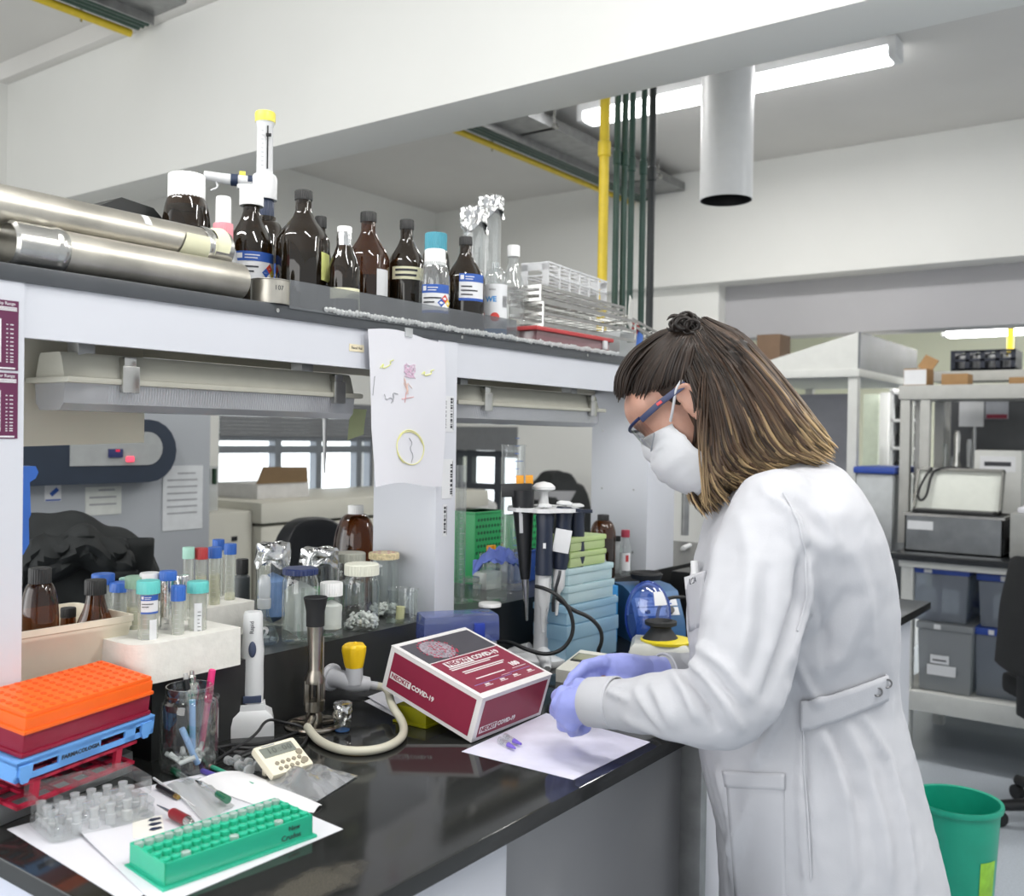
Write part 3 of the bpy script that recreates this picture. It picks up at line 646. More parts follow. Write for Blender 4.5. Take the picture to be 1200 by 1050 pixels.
def peg_rack():
    L = b_.x-a_.x; t = thing('tube_rack', 'white plastic tube rack on top of the wire racks', 'tube rack', (a_.x+.012, 1.30, zw), R(6)); h = .066; w_ = .075
    for z in (.003, h*.5, h-.003):
        m = MB(); 
        for i in range(7): m.box((L*i/6, w_/2, z), (.004, w_, .004))
        for j in range(4): m.box((L/2, w_*j/3, z), (L, .004, .004))
        m.done('tier', WPL, t)
    for x in (0, L):
        m = MB(); m.box((x, w_/2, h*.84), (.003, w_, h*.3), .0005); m.box((x, w_/2, h*.1), (.003, w_, h*.2), .0005); m.box((x, w_*.12, h*.5), (.003, w_*.24, h)); m.box((x, w_*.88, h*.5), (.003, w_*.24, h)); m.done('end_plate', WPL, t)
    for i in range(1, 6): MB().box((L*i/6, 0, h/2), (.004, .004, h)).done('upright', WPL, t)
    return t
peg_rack()
# tipped card and rack at the far right, white tub and cloudy bag
p = aty(733, 405, 1.29); 
t = thing('plastic_tub', 'white plastic tub at the right end of the top shelf', 'tub', (p.x+.03, 1.34, ZS)); ht = aty(733, 388, 1.28).z-ZS
MB().lathe([(0, .001), (.045, 0), (.05, ht), (.052, ht+.002), (.048, ht+.002), (.044, .004), (0, .004)], 4, sx=1.3, sy=1.2, a0=PI/4, a1=PI/4+2*PI).done('tub', FROST, t)
p = aty(739, 352, 1.31)
t = tag(MB().box((0, 0, .045), (.05, .003, .085), .001, rotm(0, .28, 0)).done('card', mat('grey_card', '#c9c9c4', .6)), 'tipped grey card leaning in front of the upright pipes', 'card', loc=(p.x, p.y, ZS+ht+.012), rz=R(18))
pq, pw = aty(722, 358, 1.33), aty(764, 372, 1.33)
wire_rack('tilted wire rack hanging over the white tub by the pipes', (pq.x+.045, 1.32), (pw.x+.10, 1.33), .07, ZS+ht+.028, .024, tilt=.14, nx=6, levels=2, group='steel wire racks on the top shelf')
MB()
t = thing('bottle_cap_bin', 'small red and blue packet in the white tub', 'packet', (aty(745, 380, 1.33).x, 1.335, ZS+.02))
MB().box((0, 0, .045), (.03, .012, .09), .004, rotm(0, .2, 0)).done('packet', REDP, t); MB().box((.012, -.004, .03), (.03, .012, .075), .004, rotm(0, .35, 0)).done('blue_half', BLUEP, t)
t.name = 'packet'
p = aty(628, 375, 1.33); m = MB(); rnd = random.Random(3)
m.grid(20, 14, lambda u, v: (.035*math.sin(v*PI)*math.cos(u*2*PI)*(1+.15*math.sin(u*31)), .03*math.sin(v*PI)*math.sin(u*2*PI), .04-.04*math.cos(v*PI)*(1+.08*math.sin(u*17))))
tag(m.done('plastic_bag', mat('cream_film', '#dcdccb', .4, var=.1)), 'crumpled cream plastic bag beside the wire racks', 'bag', loc=(p.x+.035, 1.425, ZS))
# black case at the back behind the canisters
p = aty(158, 250, 1.52)
m = MB(); m.prism([(-.16, 0), (.15, 0), (.13, .07), (.03, .14), (-.03, .145), (-.13, .10)], -.05, .05)
o = m.done('equipment_case', mat('black_case', '#202222', .5, var=.1), sharp=25); o.data.transform(rotm(PI/2, 0, 0)); tag(o, 'black peaked case standing behind the canisters', 'case', loc=(p.x-.02, 1.53, ZS), rz=0)
sc_ = (p.z+.012-ZS)/.145; o.data.transform(Matrix.Diagonal((1, 1, sc_, 1)))
# ------------------------------------------------------------------ under the shelf: two strip lights, pinned sheets
HOUS = mat('light_housing', '#b9b7aa', .5, var=.04); DIFF = glass('ribbed_diffuser', '#e6e7ea', .12, .4, .2, '#d3d4d8', .62, bump=.4)
def striplight(label, xl, xr, Y, zb, zt):
    L = xr-xl; h = zt-zb; t = thing('strip_light', label, 'strip light', ((xl+xr)/2, Y, zb), 0, 'weatherproof strip lights under the shelf')
    w = .105
    def section(m, x0, x1, pts, endk):
        rows = []
        for x, k, dz in ((-L/2, endk, 0), (-L/2+.035, 1, 0), (L/2-.035, 1, 0), (L/2, endk, 0)):
            rows.append([(x, y*k, z) for y, z in pts])
        n = len(pts); vs = [v for r_ in rows for v in r_]
        fs = [(i*n+k, i*n+(k+1) % n, (i+1)*n+(k+1) % n, (i+1)*n+k) for i in range(3) for k in range(n)]+[tuple(range(n)), tuple(range(3*n, 4*n))[::-1]]
        m.add(vs, fs); return m
    zm = h*.52
    section(MB(), 0, 0, [(-w/2, zm), (w/2, zm), (w/2, zm+.008), (w*.40, h-.006), (w*.34, h), (-w*.34, h), (-w*.40, h-.006), (-w/2, zm+.008)], .72).done('housing', HOUS, t)
    MB().box((0, 0, zm), (L+.012, w+.012, .009), .004).done('rim', HOUS, t)
    section(MB(), 0, 0, [(-w*.49, zm), (w*.49, zm), (w*.44, h*.12), (w*.32, 0), (-w*.32, 0), (-w*.44, h*.12)], .80).done('diffuser', DIFF, t, label='clear ribbed diffuser')
    m = MB(); n = int(L/.006)
    for i in range(n):
        x = -L/2+.06+i*(L-.12)/n; m.add([(x, -w*.475, zm-.006), (x+.003, -w*.475-.0012, zm-.006), (x+.003, -w*.445, h*.14), (x, -w*.445+.001, h*.14)], [(0, 1, 2, 3)])
    o = m.done('prism_ribs', glass('rib_glass', '#d2d3d8', .3, .4, .15, '#c6c7cc', .5), t)
    MB().cyl((-L/2+.06, 0, h*.34), (L/2-.06, 0, h*.34), .0125, 16).done('fluorescent_tube', mat('tube_off', '#e8e8ea', .4), t)
    for q in (-.34, .40):
        m = MB(); m.box((q*L, -w/2-.004, zm+.004), (.028, .010, .040), .003); m.box((q*L, -w/2+.002, zm+.030), (.020, .016, .014), .003)
        m.done('clip', STEEL, t)
        m = MB(); m.box((q*L-.055, -w*.2, h+.006), (.026, .03, .022), .002); m.cyl((q*L-.055, -w*.2, h), (q*L-.055, -w*.2, 1.568-zb-.001), .006, 10); m.done('mount', GALV, t)
    return t
YF = 1.35
f0, f1 = aty(43, 455, YF-.05), aty(424, 470, YF-.05)
zb = aty(250, 486, YF-.035).z; zt_ = aty(200, 421, YF-.05).z
striplight('grey strip light under the shelf, in the nearer left bay', f0.x+.045, f1.x-.01, YF, zb, zt_)
g0, g1 = aty(536, 470, YF-.05), aty(706, 480, YF-.05)
striplight('grey strip light under the shelf, in the farther right bay', max(g0.x, XP1+.012), g1.x, YF, zb, zt_)
# thin rod hanging below the light
p = aty(381, 488, 1.33); q = aty(379, 555, 1.33)
t = thing('glass_rod', 'thin tapering steel rod hanging point down below the strip light', 'rod', (p.x, 1.33, q.z)); hh = p.z-q.z
MB().lathe([(0, 0), (.0012, .001), (.003, hh*.35), (.0055, hh*.9), (.0055, hh-.001), (0, hh-.001)], 12).done('rod', GALV, t); t.name = 'steel_rod'
# beige card
A = aty(27, 400, 1.414); 
c = [aty(27, 402, 1.414), aty(165, 408, 1.414), aty(167, 522, 1.414), aty(27, 526, 1.414)]
m = MB(); m.grid(10, 8, lambda u, v: Vector((c[0].x-.1+(c[1].x-c[0].x+.1)*u+.006*v*u, 1.414-.004*math.sin(v*3)*u-.002, c[3].z+(1.545-c[3].z)*(1-v)+.010*u*v)), .0)
tag(m.done('card_sheet', mat('beige_card', '#d9d3bf', .7, var=.03, scale=6)), 'beige card sheet hanging behind the left strip light', 'sheet')
# green note
g = aty(414, 503, 1.40)
m = MB(); m.grid(4, 6, lambda u, v: (-.022+.044*u-.012*v, -.004*v*v, .035-.062*v+.012*u*v))
tag(m.done('sticky_note', mat('green_note', '#c3cc9a', .7)), 'pale green sticky note at the right end of the strip light', 'note', loc=(min(g.x, XP0-.03), 1.385, g.z+.005))
# child's drawing
p0, p1 = aty(431, 392, 1.236), aty(521, 400, 1.236); zt2 = aty(470, 391, 1.236).z; zb2 = aty(470, 569, 1.236).z
W = p1.x-p0.x; Hh = zt2-zb2
def dfn(u, v, off=0):
    x = (u-.5)*W*(1-.12*max(0, v-.62)/.38*(1 if u < .5 else .25))+.008*math.sin(v*3); y = -off-.012*v*v*(.4+.6*math.sin(u*4+1))-.008*max(0, v-.8)*u; return (x, y, -Hh*v+.006*math.sin(u*5))
t = thing('drawing_sheet', 'white paper with faint coloured scribbles hung on the divider', 'drawing', ((p0.x+p1.x)/2, 1.236, zt2))
MB().grid(16, 22, dfn).done('paper', PAPER, t)
def stroke(col, pts, r=.0011):
    m = MB(); m.tube([dfn(u, v, .0012) for u, v in pts], r, 6, 1); m.done('scribble', mat('crayon'+col, col, .8), t)
circ = [(.50+.2*math.cos(a), .76+.115*math.sin(a)) for a in [k*PI/9 for k in range(19)]]
stroke('#e6e3a0', circ, .0009); stroke('#e6e3a0', [(a+.01*math.sin(k*3), b+.01) for k, (a, b) in enumerate(circ[6:18])], .0009)
stroke('#9a9aa0', [(.48, .70), (.53, .73), (.49, .77), (.55, .81), (.52, .86)], .0006)
rnd = random.Random(5)
for k in range(7): stroke('#e2c4d8', [(.42+.16*rnd.random(), .2+.1*rnd.random()) for _ in range(6)], .0007)
for k in range(3): stroke('#ecccc0', [(.4+.12*rnd.random(), .3+.12*rnd.random()) for _ in range(4)], .0006)
for x in (.12, .66): stroke('#e4e690', [(x, .25), (x+.05, .22), (x+.02, .26), (x+.14, .23), (x+.12, .21), (x+.17, .2)], .0009)
stroke('#a9a9ae', [(.05, .30), (.02, .42)], .0006); stroke('#a9a9ae', [(.16, .42), (.18, .46), (.24, .44), (.27, .47)], .0006); stroke('#d59a9a', [(.38, .45), (.54, .42)], .0006); stroke('#a9a9ae', [(.33, .42), (.26, .41), (.28, .45), (.24, .48)], .0007); stroke('#d59a9a', [(.44, .40), (.42, .47)], .0006)
MB().box((.0, -.002, .004), (.02, .002, .016)).done('tape', FROST, t)
# small sticker reading on the fascia
p = aty(420, 408, 1.248)
m = MB(mat('kraft_label', '#e2d7b8', .6)); m.box((0, 0, 0), (.036, .0008, .013)); m.use(INK); m.text('Fixed Vol', .007, T(0, -.0006, 0))
tag(m.done('shelf_label', None), 'small tan label on the fascia left of the drawing', 'label', loc=(p.x-.002, LY+.0055, p.z))
# barcode stickers on the divider edge
def strip_sticker(label, ya, yb, bars, xoff=0, W_=.034):
    z0 = aty(525, yb, LY+.002).z; z1 = aty(525, ya, LY+.002).z; h = z1-z0
    m = MB(LABEL); m.box((0, 0, h/2), (W_, .0006, h)); m.use(INK); rnd = random.Random(int(ya))
    for bx in bars:
        z = h*.1
        while z < h*.9:
            q = rnd.uniform(.0015, .006); m.box((bx, -.0005, z+q/2), (.006, .0004, q)); z += q+rnd.uniform(.001, .004)
    m.box((W_*.46, -.0005, h*.5), (.0008, .0004, h*.9))
    tag(m.done('barcode_sticker', None), label, 'sticker', 'barcode stickers on the divider', loc=(aty(526, 500, LY).x+xoff, LY+.0024, z0))
strip_sticker('upper barcode sticker with two columns of bars beside the drawing', 464, 506, (-.009, .010))
strip_sticker('middle barcode sticker partly tucked at the drawing corner', 538, 584, (.012,), .0)
strip_sticker('lower narrow barcode sticker on the divider edge', 591, 628, (0,), -.006, .012)
# purple charts on the left end panel
PUR = mat('purple_print', '#5c1a44', .5, var=.03); PURL = mat('purple_light', '#a8648c', .5)
def chart(label, ya, yb, mode):
    z1 = aty(12, ya, LY).z; z0 = aty(12, yb, LY).z; x1 = aty(22.5, 400, LY).x; W_ = .085; h = z1-z0
    t = thing('gel_chart', label, 'chart', (x1-W_/2, LY+.0022, z0), 0, 'purple charts on the left panel')
    MB().box((0, 0, h/2), (W_, .0007, h)).done('sheet', PUR, t)
    m = MB(LABEL); m.text('Ladder Range' if mode else 'Ladder, 100 bp Range', .0055, T(.0+W_*.45, -.0006, h*.955), 'RIGHT')
    for k in range(3): m.box((.004, -.0006, h*(.90-.02*k)), (W_*.85, .0004, .0012))
    for cx, n, w_ in ((.03, 11, .004), (.024, 11, .002), (.012, 10, .004), (-.01, 12, .004), (-.02, 12, .004)):
        for k in range(n): m.box((cx+.004, -.0006, h*(.12+.6*(k/n)**1.2)), (w_, .0004, .0013))
    m.box((.017, -.0005, h*.42), (.007, .0004, h*.62)) ; m.box((.0, -.0006, h*.03), (W_*.9, .0004, .002))
    m.use(INK)
    if mode: 
        for k in range(9): m.box((.017, -.0009, h*(.18+.5*(k/9)**1.3)), (.006, .0004, .0016))
    m.done('print', None, t)
chart('purple size chart taped at eye level on the left panel, upper one', 352, 434, 0)
chart('purple size chart on the left panel, lower one', 437, 514, 1)
# blue plastic tray edge behind the left panel
p = aty(36, 546, 1.33); q = aty(36, 648, 1.33)
t = thing('blue_holder', 'blue plastic holder hanging behind the left end panel', 'holder', (aty(26, 600, 1.33).x, 1.33, q.z)); h = p.z-q.z
m = MB(); m.prism([(-.03, h), (.012, h), (.016, h*.93), (.012, h*.86), (.004, h*.82), (.006, h*.45), (.003, h*.40), (.004, h*.12), (-.004, 0), (-.03, 0)], -.012, .012); o = m.done('shell', BLUEP, t); o.data.transform(rotm(PI/2, 0, 0))

# ------------------------------------------------------------------ the raised ledge, left bay
def loc_on(px_, ybase, z, w_px):
    """middle of a round thing whose front foot is seen at (px_, ybase)"""
    f = atz(px_, ybase, z); r = w_px*.5*depth(f)/FPX; dr = Vector((f.x, f.y, 0)).normalized(); c = f+dr*r; r = w_px*.5*depth(c)/FPX; return c, r
def stand(name, label, cat, px_, ytop, w_px, z, ybase=None, Y=None, group=None):
    if ybase: c, r = loc_on(px_, ybase, z, w_px)
    else: c = aty(px_, ytop, Y); r = w_px*.5*depth(c)/FPX
    H = atd(px_, ytop, depth((c.x, c.y, z))).z-z
    return thing(name, label, cat, (c.x, c.y, z), face(c), group), r, H
# cream tub with vials
xa_, xb_ = .585, aty(160, 715, 1.30).x
zr_ = aty(150, 722, 1.30).z; ht = zr_-ZL
t = thing('plastic_tub', 'cream plastic tub holding small dark vials, left end of ledge', 'tub', ((xa_+xb_)/2, 1.385, ZL)); W, D = xb_-xa_, .165
def tubshell(m, W, D, H, th=.003, k=.88, n=4):
    def ring(w, d, z, c=.012):
        pts = []
        for sx, sy, a0 in ((1, 1, 0), (-1, 1, 90), (-1, -1, 180), (1, -1, 270)):
            for q in range(n+1): A = R(a0+90*q/n); pts.append((sx*(w/2-c)+c*math.cos(A), sy*(d/2-c)+c*math.sin(A), z))
        return pts
    rows = [ring(W*k, D*k, 0), ring(W*.985, D*.985, H*.80), ring(W, D, H*.82), ring(W, D, H*.88), ring(W*1.012, D*1.02, H*.9), ring(W*1.012, D*1.02, H), ring(W-2*th, D-2*th, H), ring(W*k-2*th, D*k-2*th, th)]
    N_ = len(rows[0]); vs = [v for r_ in rows for v in r_]
    fs = [(i*N_+j, i*N_+(j+1) % N_, (i+1)*N_+(j+1) % N_, (i+1)*N_+j) for i in range(len(rows)-1) for j in range(N_)]
    fs += [tuple(range(N_))[::-1], tuple((len(rows)-1)*N_+j for j in range(N_))]
    return m.add(vs, fs)
tubshell(MB(), W, D, ht).done('tub', CREAM, t)
def vial(label, px_, ytop, w_, Y, group='dark vials in the cream tub', steep=.5, lab=None, neck=.5, body=.52):
    t, r, H = bottle('glass_vial', label, 'vial', px_, ytop, w_, Y, ZL+.004, AMBERL, bk, group, neck=neck, cap_r=1.2, cap_h=.17, body=body, steep=steep, liquid=(.42, LIQ)); return t, r, H
t, r, H = vial('brown vial with a paper label at the left end of the tub', 47, 665, 42, 1.345, steep=.4)
m = MB(mat('grey_label', '#cfccc0', .6)); m.wrap(r+.0005, H*.15, H*.45, -1.5, -.5); m.done('label', None, t)
vial('brown cone-shouldered vial in the middle of the tub', 112, 679, 48, 1.37, steep=.8, neck=.42, body=.35)
p = aty(82, 712, 1.40)
vial('small black-capped vial half hidden between two brown vials', 80, 712, 18, 1.42, neck=.8)
tag(MB().lathe([(0, 0), (.011, 0), (.012, .004), (.012, .05), (.011, .053), (0, .053)], 20).done('test_tube', BLUEP), 'blue tube lying at the front of the cream tub by its left end', 'tube', loc=(aty(36, 722, 1.325).x, 1.325, ZL+.004))
# white block racks of foam
FOAM = mat('polystyrene', '#e3e1da', .85, var=.05, scale=50, bump=.5, bscale=90)
xl, xr = aty(160, 760, 1.222).x, aty(284, 750, 1.222).x
zt3 = aty(205, 750, 1.222).z
def rounded(xl, xr, y0, y1, c, n=6):
    pts = []
    for cx, cy, a0, cc in ((xr, y1, 0, .004), (xl, y1, 90, .01), (xl, y0, 180, c), (xr, y0, 270, .006)):
        sx = 1 if cx == xr else -1; sy = 1 if cy == y1 else -1
        for q in range(n+1): A = R(a0+90*q/n); pts.append((cx-sx*cc+cc*math.cos(A), cy-sy*cc+cc*math.sin(A)))
    return pts
m = MB(); m.prism(rounded(xl, xr, 1.222, 1.40, .03), ZL, zt3); b_ = m.done('foam_rack', FOAM)
tag(b_, 'low white foam block holding capped tubes, front of the ledge', 'foam block')
x2, x3 = aty(242, 720, 1.41).x, aty(295, 712, 1.41).x; zt4 = aty(270, 708, 1.41).z
m = MB(); m.prism(rounded(x2-.05, x3+.005, 1.405, 1.53, .008), ZL, zt4); tag(m.done('foam_rack', FOAM), 'taller white foam block behind the low one', 'foam block')
TUBEC = glass('tube_clear', '#eef0ec', .08, .45, .08, '#f0f2ec', .28)
def ctube(label, px_, ytop, w_, Y, capm, zb, fill=None, wrapm=None, kind='ribbed', group='capped tubes in the foam blocks', capfrac=.15, lab=None):
    p = aty(px_, ytop, Y); k = depth(p)/FPX; rc = w_*.5*k; r = rc*.84; H = p.z-zb
    t = thing('capped_tube', label, 'tube', (p.x, p.y, zb), face(p), group); ch = .016*rc/.0175 if capfrac is None else H*capfrac
    MB().lathe([(0, .001), (r*.3, .001), (r*.95, r*.9), (r, r), (r, H-ch*.6)], 24).done('body', wrapm or TUBEC, t)
    ribbed_cap(MB(capm), rc, H-ch, H, 20).done('cap', None, t)
    if fill: MB().lathe([(0, .003), (r*.9, r), (r*.92, H*fill[0]), (0, H*fill[0])], 20).done('contents', fill[1], t)
    m = MB(INKG)
    for q in range(9): m.wrap(r+.0004, H*(.2+.06*q), H*(.205+.06*q), -.5, .0 if q % 3 else .2, 3)
    m.done('graduations', None, t)
    if lab: m = MB(); lab(m, r, H); m.done('label', None, t)
    return t
def lab1(m, r, H): lab_label(m, r, H*.62, H*.84, .2, .95, haz=False); m.use(LABEL); m.wrap(r+.0006, .005, H*.55, .15, .95)
def lab2(m, r, H):
    m.use(LABEL); m.wrap(r+.0006, .005, H*.72, -.35, .45); m.use(INK); lines(m, r+.001, H*.6, .0, .35, 7, H*.05, .001, 2)
PALE = mat('pale_powder', '#dcd9bd', .8, var=.1, scale=60)
zf = ZL+.018; zg = ZL+.03
ctube('teal-capped tube with a blue-headed label in the front foam block', 174, 680, 27, 1.262, TEAL, zf, lab=lab1)
ctube('teal-capped tube with tall white label at the right of the front row', 232, 681, 25, 1.262, TEAL, zf, lab=lab2)
t = ctube('short blue-capped tube with tan band between the two teal ones', 209, 686, 17, 1.255, BLUEP, zf, capfrac=.2)
def band(px_): pass
ctube('foil-wrapped tube with a blue cap in the front foam block', 197, 669, 20, 1.30, BLUEP, zf, wrapm=FOIL, capfrac=.11)
ctube('blue-capped tube behind the right rim of the cream tub', 142, 682, 26, 1.50, BLUEP, ZL, fill=(.35, PALE))
ctube('white-capped tube behind the teal one with label', 176, 671, 24, 1.325, WPL, zf)
ctube('grey-green capped tube beside the white-capped one', 159, 675, 24, 1.34, mat('sage_plastic', '#86a892', .45), zf, fill=(.6, PALE))
ctube('pale mint capped tube behind the blue-capped one', 150, 677, 20, 1.53, MINT, ZL)
ctube('blue-capped tube standing farthest left behind the tub', 121, 672, 26, 1.53, BLUEP, ZL)
ctube('foil-topped tube behind the short blue-capped one', 213, 674, 18, 1.345, FOIL, zf, capfrac=.2)
ctube('mint-capped tube, leftmost in the taller foam block', 221, 641, 14, 1.43, MINT, zg, fill=(.5, PALE))
ctube('red-capped tube in the taller foam block', 236, 642, 15.5, 1.425, REDP, zg, fill=(.62, PALE))
ctube('blue-capped tube just right of the red-capped one', 252, 641, 16, 1.43, BLUEP, zg, fill=(.62, PALE))
ctube('blue-capped tube at the right end of the taller foam block', 270, 637, 14.5, 1.45, BLUEP, zg, fill=(.3, PALE))
ctube('tallest blue-capped tube behind the others in the taller foam block', 256, 632, 14, 1.495, BLUEP, zg)
# flask with rubber bulb
t, r, H = stand('dropper_flask', 'small conical flask marked 2 with a rubber bulb dropper', 'flask', 309, 673, 36, ZL, ybase=757)
hn = H*.42
MB().lathe([(0, .003), (r*.9, .0), (r, .006), (r*.92, .014), (r*.36, hn*.92), (r*.30, hn), (r*.30, hn+.014), (r*.36, hn+.016)], 32).done('body', GLASS, t)
MB().lathe([(0, hn+.010), (r*.42, hn+.010), (r*.44, hn+.016), (r*.44, hn+.026), (r*.36, hn+.028), (r*.40, hn+.034), (r*.42, H*.84), (r*.36, H*.95), (r*.18, H*.995), (0, H)], 24).done('rubber_bulb', FROST, t)
MB().lathe([(r*.08, .01), (r*.12, hn), (r*.12, hn+.012)], 10).done('dropper_tube', GLASS, t)
MB().lathe([(0, .004), (r*.93, .006), (r*.85, .016), (r*.80, .022), (0, .022)], 28).done('contents', WATER, t)
m = MB(WPL); m.text('2', .026, T(r*.1, 0, hn*.42), wrap=r*.80, bold=.0012); m.done('marking', None, t, label='white figure 2')
# glass jars
FLUFF = mat('white_cotton', '#e9e9e6', .9, var=.05, scale=90, bump=1, bscale=120); 
TIPW = mat('white_caps', '#e9eae8', .5, var=.08, scale=120)
def pile(m, r, h, n, s, seed=1):
    rnd = random.Random(seed)
    for k in range(n):
        a = rnd.random()*2*PI; q = r*math.sqrt(rnd.random()); z = s+rnd.random()*max(.001, h-s)*(1-.35*q/r)
        d = Vector((rnd.uniform(-1, 1), rnd.uniform(-1, 1), rnd.uniform(-.6, .6))).normalized()*s
        c = Vector((q*math.cos(a), q*math.sin(a), z)); m.cyl(c-d, c+d, s*.55, 8)
    return m
def jar(label, px_, ytop, w_, capm, ybase=None, Y=None, cap=.12, neck=.85, fill=None, foil=False, group='glass jars on the ledge', cat='jar', square=False, capr=1.0, name='glass_jar'):
    t, r, H = stand(name, label, cat, px_, ytop, w_, ZL, ybase, Y, group); ch = H*cap; n = 4 if square else 36
    kw = dict(n=n, a0=PI/4, a1=PI/4+2*PI) if square else dict(n=n)
    rq = r*1.25 if square else r
    hs = H-ch*1.25
    MB().lathe([(0, .004), (rq*.85, .002), (rq*.93, 0), (rq*.99, .003), (rq, .008), (rq, hs-.016), (rq*.97, hs-.008), (r*neck*1.02, hs), (r*neck*.97, hs+.003), (r*neck*.97, H-ch*.3)], **kw).done('body', GLASS, t)
    if foil:
        rnd = random.Random(int(px_)); m = MB(FOIL)
        def fn(u, v):
            a = u*2*PI; rr = r*(1.02 if v > .3 else 1.02*v/.3)*(1+.05*math.sin(7*a+v*4)+.10*noise.noise((math.cos(a)*3+px_, math.sin(a)*3, v*5))*(v > .2)); rr *= 1+.10*max(0, v-.5)
            return (rr*math.cos(a), rr*math.sin(a), H-H*.24*max(0, v-.3)/.7*(1+.2*math.sin(4*a+px_))+.003*math.sin(a*5+v*9)*(v < .9))
        m.grid(44, 14, fn); m.done('foil_cover', None, t, label='crumpled foil cover')
    elif capm: ribbed_cap(MB(capm), r*capr, H-ch, H, 28).done('lid', None, t)
    if fill:
        fm, fh, kind = fill
        if kind == 'pile': pile(MB(fm), r*.86, H*fh, 70, r*.16, int(px_)).done('contents', None, t)
        else:
            m = MB(fm); m.grid(26, 12, lambda u, v: ((r*.86*min(1, 2.2*math.sin(v*PI))*(1+.12*noise.noise((math.cos(u*6.28)*2, math.sin(u*6.28)*2, v*4+px_))))*math.cos(u*2*PI), (r*.86*min(1, 2.2*math.sin(v*PI)))*math.sin(u*2*PI), .006+H*fh*v)); m.done('contents', None, t)
    return t, r, H
COT = glass('loose_tubes', '#eef2f0', .14, .4, .2, '#f0f3f1', .42, bump=1)
jar('jar of clear plastic pieces with a navy lid', 351, 665, 42, mat('navy_lid', '#23305c', .35), ybase=756, cap=.085, fill=(COT, .78, 'blob'), capr=.98)
jar('square clear bottle of white powder with a white cap', 387.5, 682, 29, wp, ybase=749, cap=.24, neck=.8, fill=(mat('white_powder', '#e6e6e2', .9), .62, 'blob'), square=True, capr=.92)
jar('jar of loose white caps with a cream screw lid, in front', 423, 660, 42, mat('cream_lid', '#dfdfd0', .5, var=.03), ybase=741, cap=.17, fill=(TIPW, .28, 'pile'), capr=.97)
jar('cream-lidded jar standing behind the jar of white caps', 410, 647, 37, MATS['cream_lid'], Y=1.44, cap=.16, fill=(COT, .5, 'blob'))
jar('foil-covered jar with blue contents behind the flask', 320, 637, 38, None, Y=1.42, foil=True, fill=(mat('blue_cloth', '#6f8fc4', .8, var=.15), .62, 'blob'))
jar('foil-covered jar behind the navy-lidded jar', 374, 643, 42, None, Y=1.44, foil=True, fill=(mat('green_bits', '#4f8f5c', .7, var=.3, scale=60), .4, 'blob'))
t, r, H = jar('tall jar with a flower-patterned lid, rightmost of the jars', 450, 647, 36, mat('patterned_lid', '#d9c9a0', .5, var=.25, scale=180), Y=1.345, cap=.1, fill=(TIPW, .2, 'pile'))
lid_ = [c for c in t.children if c.name.startswith('lid')][0]
for k in range(6): a = k*1.05; MB(mat('pink_print', '#c25a7a', .5)).ball((r*.6*math.cos(a), r*.6*math.sin(a), H), (.004, .004, .0006), 8, 4).done('printed_flower', None, lid_)
bottle('reagent_bottle', 'large amber bottle with white cap standing behind the jars', 'bottle', 417, 592, 52, 1.50, ZL, AMBERL, wp, None, neck=.32, cap_r=1.1, cap_h=.09, body=.48, steep=.6)[0]
t, r, H = stand('beaker', 'small clear beaker at the ledge edge beside the divider', 'beaker', 472, 690, 36, ZL, ybase=731)
MB().lathe([(0, .002), (r*.9, 0), (r, .005), (r*.98, H-.004), (r*1.06, H)], 32).done('body', GLASS, t)
m = MB(mat('pale_yellow', '#dcd9a8', .7)); m.cyl((-r*.2, 0, .003), (-r*.15, 0, H*.45), r*.28, 16); m.done('contents', None, t)
t, r, H = stand('glass_dish', 'tiny glass dish lying in front of the beaker', 'dish', 463, 722, 22, ZL, ybase=731)
MB().lathe([(0, .002), (r, 0), (r, .008), (r*.93, .008), (r*.92, .003), (0, .003)], 28).done('dish', GLASS, t)
p = aty(284, 655, 1.53)
t = thing('black_jar', 'dark dropper bottle behind the foam blocks and the flask', 'bottle', (p.x, 1.53, ZL), face(p)); H = p.z-ZL; r = 9*depth(p)/FPX
MB().lathe([(0, 0), (r, 0), (r, H*.7), (r*.6, H*.75)], 24).done('body', mat('smoke_grey', '#55595a', .4), t); ribbed_cap(MB(bk), r*.8, H*.75, H).done('cap', None, t)
# ------------------------------------------------------------------ on the worktop, left end
def sheet(name, label, cat, corners, z, m, th=.0007, sag=None, group=None, n=10):
    ps = [atz(x, y, z) for x, y in corners]; c = sum(ps, Vector())/4; mb = MB()
    def fn(u, v):
        p = ps[0].lerp(ps[1], u).lerp(ps[3].lerp(ps[2], u), v)-c; q = (sag(u, v) if sag else 0); return (p.x, p.y, q+th)
    mb.grid(n, n, fn, th); return tag(mb.done(name, m), label, cat, group, (c.x, c.y, z))
sheet('paper_sheet', 'white sheet under the well plate and green tube rack, left worktop', 'paper', [(60, 948), (245, 905), (402, 972), (185, 1064)], ZT, PAPER, sag=lambda u, v: .006*max(0, (.25-u))/.25*(1-v))
sheet('paper_sheet', 'second white sheet reaching the worktop corner, below the first', 'paper', [(8, 972), (170, 925), (270, 985), (150, 1060)], ZT, PAPER, .0004)
sheet('paper_envelope', 'folded white paper wrapper lying behind the green tube rack', 'paper', [(225, 918), (292, 906), (377, 945), (352, 962)], ZT+.0012, mat('white_wrap', '#e2e2e4', .6), .001, lambda u, v: .008*math.sin(u*PI)*(1-v)+.003*math.sin(u*9)*v)
sheet('paper_slip', 'thin translucent wrapper beside the black pencil', 'wrapper', [(195, 920), (235, 912), (275, 945), (240, 965)], ZT+.0012, FROST, .0005, lambda u, v: .003*math.sin(u*7+v*3)**2)
